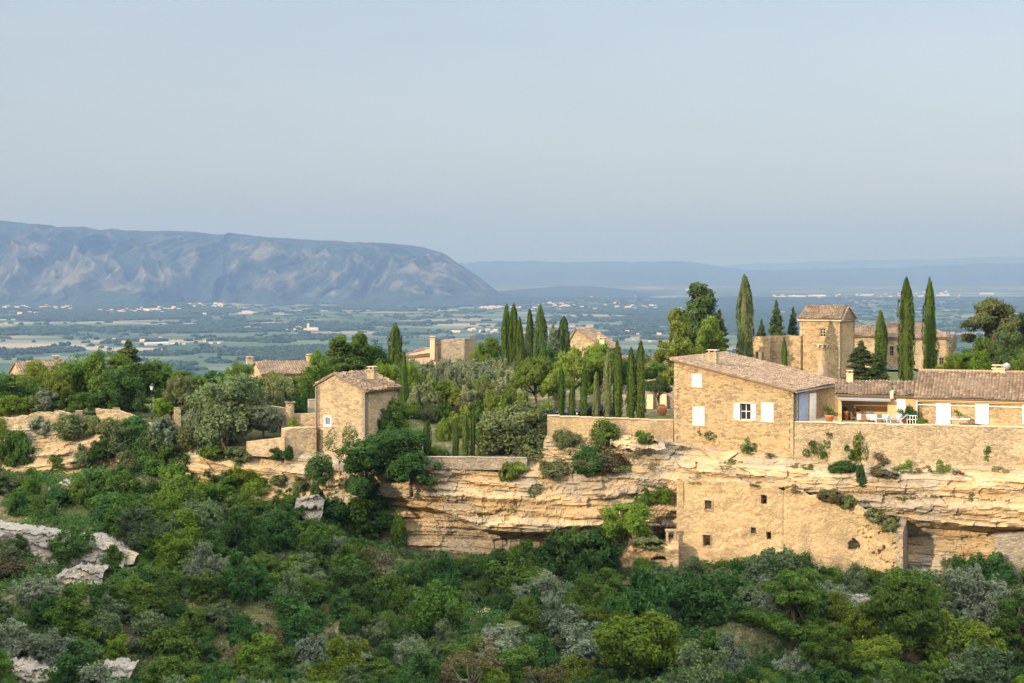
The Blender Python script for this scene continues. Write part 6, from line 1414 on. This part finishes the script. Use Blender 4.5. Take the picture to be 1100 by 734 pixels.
# silvery upright shrubs massed on the garden bank, in four rows
rows = [(382, 434, 545, 15, 188, 15), (391, 430, 552, 17, 184, 15), (402, 434, 556, 14, 179, 16), (412, 444, 560, 12, 174.5, 17)]
rowname = ['back row', 'second row from the back', 'third row from the back', 'front row']
ordw = ['first', 'second', 'third', 'fourth', 'fifth', 'sixth', 'seventh', 'eighth', 'ninth', 'tenth', 'eleventh', 'twelfth', 'thirteenth', 'fourteenth', 'fifteenth', 'sixteenth', 'seventeenth']
for ri, (yt, xa, xb, n, d, wp) in enumerate(rows):
    for i in range(n):
        px = xa + (xb - xa) * i / (n - 1) + rp.uniform(-3, 3); mt = rp.choice(['leaf_sage', 'leaf_sage', 'leaf_silver'] if ri < 2 else ['leaf_olive', 'leaf_sage', 'leaf_pine'])
        tree('shoots', 'upright_shrub', px, yt + rp.uniform(-4, 5), d + rp.uniform(-.8, .8), wp * rp.uniform(1.1, 1.6), mt, 'feathery silvery upright shrub, %s from left in the %s' % (ordw[i], rowname[ri]), 'shrub', 'silvery upright shrubs on the garden bank', ybot=None)
low = [(445, 428, 172), (462, 432, 171), (478, 430, 171), (495, 428, 171.5), (512, 426, 172), (529, 416, 171), (543, 418, 170), (538, 432, 167), (560, 418, 172), (588, 428, 163), (600, 425, 165), (577, 432, 162.5), (630, 430, 164), (655, 430, 166)]
for i, (px, yt, d) in enumerate(low):
    tree('bush' if i % 2 else 'silver', 'garden_shrub', px, yt, d, rp.uniform(18, 26), rp.choice(['leaf_olive', 'leaf_pine', 'leaf_mid', 'leaf_brown']), 'low rounded shrub under the silvery shrubs and pines, %s from the left' % ordw[i], 'shrub', 'low rounded shrubs on the garden bank')

# ------------------------------------------------------------------ plants growing on cliff, ledges and walls
LEDGE = [('bush', 648, 452, 478, 155.0, 26, 'leaf_mid', 'green bush in front of the plastered retaining wall'), ('bush', 607, 462, 482, 155.0, 22, 'leaf_olive', 'olive bush at the left foot of the plastered wall'), ('bush', 692, 462, 477, 154.8, 20, 'leaf_mid', 'small green bush at the foot of the plastered wall, right'), ('bush', 633, 478, 508, 153.3, 30, 'leaf_dark', 'dark green bush on the cliff ledge under the plastered wall'),
         ('silver', 648, 482, 506, 153.6, 22, 'leaf_brown', 'brownish bush just right of the dark ledge bush'), ('silver', 662, 486, 508, 153.5, 20, 'leaf_brown', 'brownish sparse bush on the ledge below the pale boulders'), ('silver', 598, 494, 512, 153.8, 26, 'leaf_olive', 'low olive bush on the cliff ledge left of the dark one'), ('silver', 548, 494, 516, 154.0, 24, 'leaf_pine', 'yellow green weedy bush over the cliff edge below the huge round bush'),
         ('sprig', 770, 460, 482, 151.5, 34, 'leaf_dark', 'dark leafy plant growing from the wall under the open farmhouse window'), ('sprig', 806, 468, 487, 150.2, 15, 'leaf_mid', 'small green plant at the base of the farmhouse wall'), ('sprig', 872, 474, 490, 148.6, 16, 'leaf_mid', 'green plant at the foot of the terrace wall near the farmhouse corner'), ('sprig', 886, 470, 492, 148.2, 17, 'leaf_mid', 'taller green plant at the foot of the terrace wall'),
         ('sprig', 921, 462, 496, 147.6, 17, 'leaf_bright', 'bright green leafy plant hanging on the terrace wall'), ('bush', 917, 476, 492, 147.6, 17, 'leaf_mid', 'dark green climbing plant low on the terrace wall'), ('sprig', 891, 461, 470, 148.6, 7, 'leaf_dark', 'tiny tuft high on the terrace wall left of the bright plant'), ('sprig', 950, 487, 503, 146.6, 18, 'leaf_brown', 'brownish bush on the ledge below the terrace wall'), ('sprig', 973, 492, 508, 145.9, 16, 'leaf_bright', 'bright tuft on the ledge right of the brownish bush'),
         ('sprig', 1013, 495, 511, 144.8, 15, 'leaf_bright', 'bright green tuft alone on the ledge at the right'), ('sprig', 1059, 480, 494, 144.3, 11, 'leaf_mid', 'small green tuft on the terrace wall near the right edge'), ('sprig', 1043, 528, 538, 141.3, 11, 'leaf_mid', 'small tuft on the cliff face at the right'), ('bush', 906, 494, 508, 147.0, 30, 'leaf_dark', 'dark low bush on the ledge above the right part of the ruin'), ('bush', 925, 498, 522, 146.4, 10, 'leaf_dark', 'dark plant filling the crack in the cliff above the ruin'),
         ('silver', 950, 503, 512, 146.2, 30, 'leaf_brown', 'dry weedy bush on the ledge right of the crack'), ('silver', 892, 524, 538, 144.5, 30, 'leaf_brown', 'dry bush on top of the sloping ruined wall'), ('silver', 910, 530, 545, 144.2, 20, 'leaf_olive', 'olive bush on the sloping top of the ruined wall'), ('silver', 940, 545, 560, 143.9, 22, 'leaf_olive', 'grassy bush on the lower sloping top of the ruined wall'), ('silver', 958, 556, 570, 143.6, 20, 'leaf_olive', 'grassy tuft at the low end of the ruined wall top'),
         ('bush', 711, 520, 540, 151.6, 30, 'leaf_bright', 'bright green shrub on the cliff left of the ruined facade'), ('bush', 690, 524, 548, 151.8, 18, 'leaf_mid', 'green shrub on the cliff above the lit slender tree'), ('tree', 676, 541, 588, 149.6, 40, 'leaf_bright', 'lit slender green tree against the cliff left of the ruin'), ('tree', 664, 552, 590, 149.4, 26, 'leaf_mid', 'small green tree at the left of the lit slender one'), ('silver', 706, 552, 580, 150.2, 26, 'leaf_brown', 'bare brownish bush in the shade beside the ruin'), ('silver', 695, 574, 588, 148.3, 36, 'leaf_olive', 'grassy clump on the broken masonry left of the ruin'),
         ('twiggy', 540, 545, 590, 152.6, 40, 'leaf_olive', 'thin twiggy tree against the shaded foot of the cliff'), ('sprig', 575, 520, 534, 152.6, 12, 'leaf_olive', 'little tuft on the golden cliff face'), ('bush', 360, 534, 562, 153.2, 44, 'leaf_dark', 'dark ivy mound at the left of the ivy patch'), ('bush', 388, 532, 568, 152.8, 46, 'leaf_mid', 'green ivy mound in the middle of the ivy patch'), ('bush', 416, 542, 566, 152.5, 38, 'leaf_dark', 'dark ivy mound at the right of the ivy patch'), ('bush', 428, 552, 590, 152.8, 16, 'leaf_mid', 'ivy strand hanging down at the right end of the patch'),
         ('bush', 265, 503, 524, 160.0, 24, 'leaf_bright', 'bright green vine on the tan cliff under the big olive, right part'), ('bush', 255, 495, 522, 160.2, 18, 'leaf_bright', 'bright green vine on the tan cliff under the big olive, left part'), ('silver', 235, 503, 520, 160.6, 28, 'leaf_mid', 'grey green shrub on the tan cliff under the big olive'), ('bush', 284, 482, 492, 160.7, 14, 'leaf_dark', 'small dark bush on the ledge below the sloping parapet'), ('bush', 297, 479, 492, 160.4, 17, 'leaf_dark', 'middle dark bush on the ledge below the sloping parapet'), ('bush', 309, 478, 494, 160.0, 15, 'leaf_dark', 'dark bush hanging on the rounded wall'), ('sprig', 304, 506, 515, 159.6, 9, 'leaf_bright', 'tiny tuft on the tan cliff below the rounded wall'), ('bush', 282, 505, 520, 159.4, 12, 'leaf_pine', 'weedy tuft beside the vine on the tan cliff'),
         ('silver', 230, 477, 492, 162.3, 36, 'leaf_mid', 'green bushy fringe on the ledge under the big olive, left'), ('silver', 258, 479, 494, 161.6, 34, 'leaf_olive', 'green bushy fringe on the ledge under the big olive, right'),
         ('silver', 45, 447, 466, 166.3, 26, 'leaf_silver', 'pale grey bush on the left rock wall, leftmost'), ('silver', 73, 443, 472, 166.0, 36, 'leaf_olive', 'grey olive bush on the left rock wall, largest'), ('silver', 95, 446, 468, 165.8, 22, 'leaf_olive', 'grey bush on the left rock wall, next to the largest'), ('silver', 120, 448, 470, 165.2, 30, 'leaf_olive', 'olive bush hanging on the rock wall below the pillar stub'), ('silver', 145, 446, 474, 164.8, 34, 'leaf_dark', 'dark grey bush below the street lamp'), ('bush', 127, 452, 472, 164.6, 18, 'leaf_bright', 'bright bush in the middle of the rock wall bushes'),
         ('silver', 178, 450, 480, 164.4, 34, 'leaf_silver', 'grey brown bush left of the big olive, under the square pillar'), ('silver', 200, 458, 484, 163.8, 32, 'leaf_olive', 'pale bush at the left foot of the big grey olive'), ('bush', 20, 462, 492, 165.2, 22, 'leaf_mid', 'green plant on the left rock wall above the outcrop'), ('bush', 0, 450, 470, 166, 18, 'leaf_bright', 'bright vine at the left edge of the rock wall'), ('bush', 28, 470, 500, 163.5, 18, 'leaf_dark', 'dark climbing plant on the left rock wall')]
from mathutils.bvhtree import BVHTree
bvv, bvf = [], []
for o in bpy.data.objects:
    if o.type == 'MESH' and (o.name in ('cliff', 'rock_face', 'hillside') or o.name.split('.')[0] in ('masonry', 'facade', 'rock_outcrop')):
        off = origin_of(o.parent); n_ = len(o.data.vertices); a_ = np.empty(n_ * 3, np.float32); o.data.vertices.foreach_get('co', a_); k0 = len(bvv); bvv += (a_.reshape(-1, 3) + off).tolist()
        bvf += [tuple(k0 + i for i in p.vertices) for p in o.data.polygons]
BV = BVHTree.FromPolygons(bvv, bvf)
def surf(px, py):
    v = Vector(((px - 550) / F, 1.0, (HY - py) / F)).normalized(); h = BV.ray_cast(Vector((0, 0, 0)), v)
    return None if h[0] is None else np.array(h[0])
ivy_like = lambda lb: 'ivy' in lb or 'vine' in lb
LEDGE += [('sprig', px, py - h_, py, 147, w_, mt, 'low weedy tuft, %s' % wh) for px, py, w_, h_, mt, wh in [(858, 503, 12, 7, 'leaf_olive', 'just below the farmhouse corner'), (868, 505, 12, 6, 'leaf_mid', 'left of the dark low ledge bush'), (938, 506, 14, 7, 'leaf_brown', 'left of the dry weedy bush'), (962, 507, 14, 8, 'leaf_olive', 'right of the brownish bush'), (985, 508, 12, 6, 'leaf_brown', 'right of the bright tuft'), (998, 507, 14, 6, 'leaf_brown', 'left of the lone bright tuft'), (1028, 509, 14, 6, 'leaf_brown', 'right of the lone bright tuft'), (1075, 508, 16, 7, 'grass_dry', 'near the right edge'),
          (612, 488, 18, 8, 'grass_dry', 'left under the plastered wall'), (622, 500, 18, 8, 'leaf_brown', 'left of the dark ledge bush'), (680, 492, 18, 8, 'leaf_brown', 'below the pale boulders'), (700, 503, 20, 8, 'grass_dry', 'right of the pale boulders'), (672, 506, 16, 7, 'leaf_olive', 'right of the brownish ledge bushes'), (735, 484, 14, 6, 'leaf_brown', 'at the left foot of the farmhouse'), (830, 492, 14, 6, 'leaf_brown', 'at the right foot of the farmhouse'), (748, 519, 14, 5, 'grass_dry', 'on the left top of the ruined facade'), (812, 522, 12, 5, 'leaf_brown', 'on the middle top of the ruined facade'), (852, 528, 18, 7, 'leaf_brown', 'on the step of the ruined facade'),
          (790, 498, 20, 6, 'leaf_olive', 'on the rock under the open window'), (560, 505, 16, 7, 'leaf_pine', 'left of the low olive bush'), (585, 500, 14, 7, 'leaf_brown', 'between the two weedy bushes'), (975, 536, 20, 6, 'leaf_olive', 'on the middle shelf right of the ruin'), (1000, 534, 14, 5, 'leaf_olive', 'on the middle shelf further right of the ruin')]]
LEDGE += [('shrub', px, yb - h_, yb, 163, w_, mt, lb) for px, yb, w_, h_, mt, lb in [(132, 486, 34, 26, 'leaf_scrub', 'grey green scrub climbing the slope under the street lamp'), (152, 498, 38, 30, 'leaf_dark', 'dark scrub climbing the slope below the street lamp'), (172, 488, 34, 30, 'leaf_scrub', 'grey green scrub under the square pillar'), (190, 502, 36, 30, 'leaf_mid', 'green scrub left of the earthy gully'), (165, 512, 38, 28, 'leaf_mid', 'mid green scrub low left of the tan cliff'), (140, 512, 34, 26, 'leaf_olive', 'olive scrub low under the left rock wall'), (205, 520, 26, 30, 'leaf_mid', 'green scrub in front of the earthy gully foot'), (112, 492, 30, 20, 'leaf_dark', 'dark scrub below the left rock wall bushes'), (158, 474, 26, 22, 'leaf_olive', 'olive bush just below the broken stone wall end'),
          (95, 500, 30, 22, 'leaf_scrub', 'grey scrub at the foot of the left rock wall'), (60, 504, 30, 20, 'leaf_mid', 'green scrub at the foot of the left rock wall'), (2, 500, 28, 34, 'leaf_mid', 'green scrub at the left edge under the rock wall'), (245, 530, 34, 22, 'leaf_mid', 'green scrub at the foot of the tan cliff under the olive'), (275, 534, 34, 22, 'leaf_bright', 'bright scrub at the foot of the tan cliff'), (310, 544, 36, 22, 'leaf_mid', 'green scrub left of the small boulder'), (325, 528, 22, 16, 'leaf_olive', 'olive scrub under the left corner of the small house'), (352, 540, 34, 26, 'leaf_dark', 'dark scrub at the upper left of the ivy patch'), (372, 530, 30, 24, 'leaf_scrub', 'grey green scrub under the drooping oak'), (400, 545, 36, 26, 'leaf_dark', 'dark ivy covered scrub under the oak'),
          (332, 560, 36, 30, 'leaf_mid', 'green scrub below the small boulder'), (365, 575, 40, 30, 'leaf_dark', 'dark scrub at the foot of the ivy patch'), (400, 580, 40, 26, 'leaf_mid', 'green scrub under the right part of the ivy patch'), (298, 520, 22, 12, 'leaf_olive', 'small olive bush on the tan cliff below the parapet')]]
for k, px, yt, yb, d, wp, mt, lb in LEDGE:
    if k == 'bush' and not ivy_like(lb): k = 'silver'
    h_ = surf(px, yb - 1)
    if h_ is not None and abs(h_[1] - d) < 7: d = h_[1] + .15
    yt = yb - (yb - yt) * 1.15; wp = wp * (1.6 if 585 < px < 680 else 1.25); k = 'bush' if (k == 'silver' and 585 < px < 655) else k; zb, zt = z_at(yb, d), z_at(yt, d); plant(k, 'ledge_tree' if k in ('tree', 'twiggy') else 'ledge_bush' if 'tuft' not in lb else 'ledge_tuft', (X_(px, d), d, zb), wp * d / F, zt - zb, mt, lb, 'tree' if k in ('tree', 'twiggy') else 'bush')

# ------------------------------------------------------------------ bushes of the lower slope
SP = {'O': ('silver', 'olive_bush', 'leaf_silver', 'silvery grey'), 'D': ('shrub', 'oak_bush', 'leaf_dark', 'dark green'), 'G': ('shrub', 'leafy_bush', 'leaf_mid', 'mid green'), 'Y': ('shrub', 'bright_bush', 'leaf_bright', 'bright green'),
      'P': ('pine', 'young_pine', 'leaf_mid', 'feathery green'), 'B': ('silver', 'dry_bush', 'leaf_brown', 'brownish'), 'T': ('twiggy', 'bare_bush', 'leaf_brown', 'leggy half bare'), 'L': ('shrub', 'yellow_bush', 'leaf_yellow', 'yellowish'), 'V': ('silver', 'grey_green_bush', 'leaf_scrub', 'olive green'), 'S': ('bush', 'small_bush', 'leaf_dark', 'small dark green'), 'M': ('bush', 'small_bush', 'leaf_mid', 'small green')}
hand = [(12, 552, 13, 'D'), (45, 556, 14, 'D'), (30, 535, 12, 'G'), (80, 606, 22, 'D'), (62, 600, 14, 'D'), (18, 622, 18, 'B'), (15, 704, 20, 'O'), (55, 716, 20, 'O'), (72, 672, 22, 'G'), (40, 650, 18, 'O'), (130, 664, 18, 'O'), (222, 582, 26, 'V'), (248, 590, 20, 'D'), (186, 612, 22, 'Y'), (214, 640, 22, 'O'), (242, 668, 17, 'O'), (160, 682, 13, 'O'), (122, 706, 18, 'Y'), (190, 718, 32, 'G'), (152, 655, 20, 'G'), (112, 688, 14, 'O'),
        (345, 610, 20, 'D'), (322, 624, 17, 'G'), (366, 628, 17, 'G'), (418, 612, 26, 'D'), (462, 676, 32, 'G'), (512, 612, 20, 'D'), (542, 634, 24, 'G'), (403, 690, 13, 'O'), (432, 712, 20, 'O'), (486, 704, 15, 'O'), (535, 716, 26, 'O'), (558, 708, 18, 'O'), (338, 722, 20, 'O'), (368, 708, 16, 'V'), (296, 700, 17, 'B'), (300, 660, 20, 'V'), (385, 650, 22, 'D'), (480, 640, 22, 'D'), (390, 590, 24, 'G'), (330, 585, 20, 'G'), (300, 590, 22, 'D'), (440, 632, 20, 'D'),
        (590, 608, 30, 'D'), (622, 612, 30, 'D'), (652, 618, 26, 'D'), (574, 622, 22, 'D'), (606, 590, 24, 'D'), (636, 594, 20, 'D'), (608, 678, 24, 'O'), (640, 678, 15, 'L'), (666, 636, 6, 'L'), (712, 628, 22, 'V'), (750, 636, 18, 'V'), (775, 632, 17, 'V'), (692, 672, 30, 'D'), (760, 672, 30, 'D'), (725, 660, 26, 'D'), (622, 722, 26, 'O'), (604, 716, 16, 'O'), (690, 736, 36, 'Y'), (736, 646, 18, 'D'), (836, 664, 24, 'O'), (838, 626, 30, 'V'), (815, 632, 18, 'V'), (770, 718, 24, 'G'), (782, 736, 20, 'O'), (660, 660, 18, 'G'),
        (896, 632, 26, 'D'), (870, 668, 22, 'S'), (852, 700, 28, 'P'), (842, 736, 24, 'O'), (963, 648, 22, 'G'), (1022, 640, 30, 'D'), (1045, 668, 24, 'O'), (1092, 676, 24, 'V'), (973, 712, 30, 'P'), (922, 690, 24, 'Y'), (1055, 726, 24, 'Y'), (1000, 660, 20, 'Y'), (895, 712, 22, 'Y'), (1082, 626, 20, 'D'), (1050, 628, 22, 'D'), (915, 640, 14, 'V'), (1010, 705, 26, 'L'), (1095, 716, 24, 'P'), (940, 736, 26, 'Y'),
        (165, 560, 22, 'G'), (140, 540, 20, 'G'), (115, 530, 17, 'D'), (100, 500, 24, 'D'), (125, 492, 22, 'D'), (150, 500, 22, 'V'), (172, 520, 22, 'G'), (185, 542, 22, 'G'), (205, 560, 18, 'G'), (40, 500, 16, 'D'), (10, 500, 20, 'G'), (200, 500, 12, 'G'), (120, 560, 17, 'S'), (210, 540, 20, 'Y'), (255, 560, 22, 'G'), (285, 575, 22, 'D'), (150, 580, 20, 'V'), (60, 545, 12, 'S'), (300, 560, 16, 'G'), (252, 540, 20, 'D'), (280, 545, 16, 'Y'), (90, 540, 12, 'G'), (175, 590, 18, 'Y')]
hand += [(30, 594, 12, 'D'), (62, 596, 10, 'G'), (98, 606, 12, 'D'), (8, 606, 14, 'V'), (118, 618, 13, 'G')]
placed = []
LIMX = [0, 190, 240, 330, 345, 400, 430, 530, 545, 560, 650, 662, 700, 727, 800, 815, 870, 882, 960, 1010, 1040, 1060, 1100]
LIMY = [495, 500, 520, 540, 560, 588, 600, 598, 576, 566, 568, 592, 601, 606, 594, 578, 582, 600, 613, 606, 596, 584, 590]
slope_list = []
def put(px, yb, rpx, code, p=None):
    if p is None:
        p = hit(px, min(yb, 760), 108, 175)
        if p is None: return
    k, nm, mt, word = SP[code]
    wm = 2 * rpx * 1.38 * p[1] / F
    if k == 'silver' and wm > 2.9: k = 'shrub'
    if code == 'O' and rp.random() < .5: mt, word = 'leaf_scrub', 'pale grey green'
    if code in 'GY' and rp.random() < .4 and yb > 620: k = 'tree'
    hm = wm * rp.uniform(.74, .95) if k != 'pine' else wm * 1.25
    lim = float(np.interp(px, LIMX, LIMY)); topy = HY - F * (p[2] + hm * .9) / p[1]
    if topy < lim:
        hn = -((lim - HY) / F * p[1]) - p[2]; hn = (hn) / .9
        if hn < hm * .55: return
        wm *= (hn / hm) ** .5; hm = hn
    o = plant(k, nm, p, wm * 1.06, hm, mt, None, 'young pine' if k == 'pine' else 'bush', None, sink=.12 * hm); placed.append((p[0], p[1], wm / 2))
    slope_list.append((o, word, p, wm, hm, nm))
for px, yb, r, c in hand: put(px, yb, r, c)
rq = random.Random(21); tries = 0; BARE = [(510, 665, 16), (725, 692, 20), (815, 690, 16), (930, 645, 20), (100, 612, 16), (60, 575, 50), (10, 585, 50), (30, 716, 22), (140, 716, 14), (990, 614, 14), (130, 592, 18), (425, 575, 12), (470, 580, 14), (70, 528, 20), (545, 665, 12), (780, 690, 14), (1085, 700, 12)]
while tries < 20000 and len(placed) < 520:
    tries += 1; y = rq.uniform(119, 163); x = rq.uniform(-.325, .325) * y; b = float(brow(x)); px0 = 550 + F * x / y
    if y > b - (2.5 if px0 > 400 else 5): continue
    z = G(x, y); py = HY - F * z / y
    if py < 490 or py > 775: continue
    if px0 > 400 and py < 598: continue
    wm = rq.choice((1.3, 1.6, 2.0, 2.4, 2.9, 3.4, 4.0)); rr0 = wm * .61 * F / y
    if any((px0 - a) ** 2 + ((py - rr0 * .75 - c) * 1.1) ** 2 < (r + rr0 * .75) ** 2 for a, c, r in BARE): continue
    if any((x - a) ** 2 + ((y - c) * .8) ** 2 < (.56 * (r + wm / 2)) ** 2 for a, c, r in placed): continue
    if wm < 1.9: c = rq.choice('SSMMO')
    else: c = rq.choices('DGOVYBLPT', (38, 30, 10, 10, 12, 2, 1, 2, 4) if py > 560 or px0 > 300 else (20, 36, 8, 14, 16, 4, 1, 1, 4))[0]
    put(px0, py, wm / 2 * F / y, c, np.array([x, y, z]))

# labels for the slope bushes: species word + nearest landmark + order there
LM = [((60, 500), 'below the left rock wall'), ((150, 510), 'left of the tan cliff'), ((250, 555), 'below the tan cliff'), ((40, 590), 'by the long grey rock shelf'), ((90, 640), 'below the tilted grey slab'), ((30, 700), 'in the lower left corner'),
      ((170, 620), 'right of the grey rock shelf'), ((320, 585), 'left of the ivy patch'), ((400, 610), 'below the ivy patch'), ((500, 620), 'below the pale hollow of the cliff'), ((230, 690), 'low on the left'), ((340, 660), 'left of centre'), ((420, 715), 'at the bottom edge left of centre'), ((530, 700), 'at the bottom edge in the centre'),
      ((610, 600), 'under the golden cliff overhang'), ((640, 670), 'below the lit cliff tree'), ((740, 640), 'below the facade windows'), ((730, 715), 'around the whitish rock'), ((840, 630), 'before the right part of the ruin'), ((850, 710), 'at the bottom edge right of centre'), ((930, 650), 'below the round breach in the ruin'), ((1020, 630), 'below the cliff hollow at the right'), ((1080, 660), 'below the grey ruin'), ((1020, 710), 'in the lower right corner'), ((945, 710), 'at the bottom edge toward the right'), ((560, 650), 'in the middle of the lower slope')]
zones = {}
for it in slope_list:
    o, word, p, wm, hm, nm = it; px = 550 + F * p[0] / p[1]; py = HY - F * (p[2] + hm / 2) / p[1]
    ph = min(LM, key=lambda q: (q[0][0] - px) ** 2 + ((q[0][1] - py) * 1.6) ** 2)[1]; zones.setdefault((word, ph, nm), []).append((px, it))
NM = {'bare_bush': 'twiggy bush', 'olive_bush': 'fine leaved bush', 'oak_bush': 'scrub oak bush', 'leafy_bush': 'leafy bush', 'bright_bush': 'bush', 'young_pine': 'young pine', 'dry_bush': 'dry bush', 'yellow_bush': 'bush', 'grey_green_bush': 'rounded bush', 'small_bush': 'bush'}
for (word, ph, nm), L_ in zones.items():
    L_.sort(key=lambda q: q[0]); n = len(L_)
    for i, (px, it) in enumerate(L_):
        s = '%s %s %s' % (word, NM[nm], ph)
        if n == 2: s += ', ' + ('left', 'right')[i] + ' one'
        elif n > 2: s += ', ' + (ordw[i] + ' from left' if i < len(ordw) else 'last')
        tag(it[0], s, None, '%s bushes on the slope' % word if nm != 'young_pine' else 'young pines on the slope')

# ------------------------------------------------------------------ ground cover: tufts and low weeds
def ground_cover(name, n, area, mat, size, label, seed, hgt=.35, near=None):
    r_ = np.random.RandomState(seed); x0, x1, y0, y1 = area; yy = r_.uniform(y0, y1, n); xx = r_.uniform(-.33, .33, n) * yy if near is None else r_.uniform(x0, x1, n)
    b = brow(xx); zz = H(xx, yy); ok = (yy < b - 1.4) | ((yy > b + 4) & (fbm(xx * .1, yy * .1, oct=2, seed=40) > .55)); ok &= ~((yy > 154) & (yy < 175) & (xx > 4) & (xx < 30)); ok &= ~((yy > b) & (xx > 24) & (yy < 165)); dn = fbm(xx * .35, yy * .35, oct=3, seed=seed); ok &= dn > .46; P = np.stack([xx, yy, zz], 1)[ok]
    P = np.repeat(P, 5, 0) + r_.normal(0, .22, (len(P) * 5, 3)) * [1, 1, 0]; P[:, 2] += np.abs(r_.normal(0, hgt, len(P))) * .6
    V, Fq = leaves(P, np.tile([0, -.4, .8], (len(P), 1)), size, r_, 1.5, .7); o = mk(name, V, Fq, mat); o['kind'] = 'stuff'; tag(o, label, 'ground cover')
ground_cover('undergrowth', 60000, (0, 0, 116, 166), 'leaf_dark', .12, 'low green weeds and brush covering the ground between the bushes', 1, .5)
ground_cover('dry_grass', 16000, (0, 0, 116, 170), 'grass_dry', .09, 'dry yellowish grass tufts on the slope between bushes', 2, .3)
ground_cover('grass', 9000, (0, 0, 156, 200), 'leaf_bright', .08, 'green grass on the garden ledges and plateau', 3, .15)
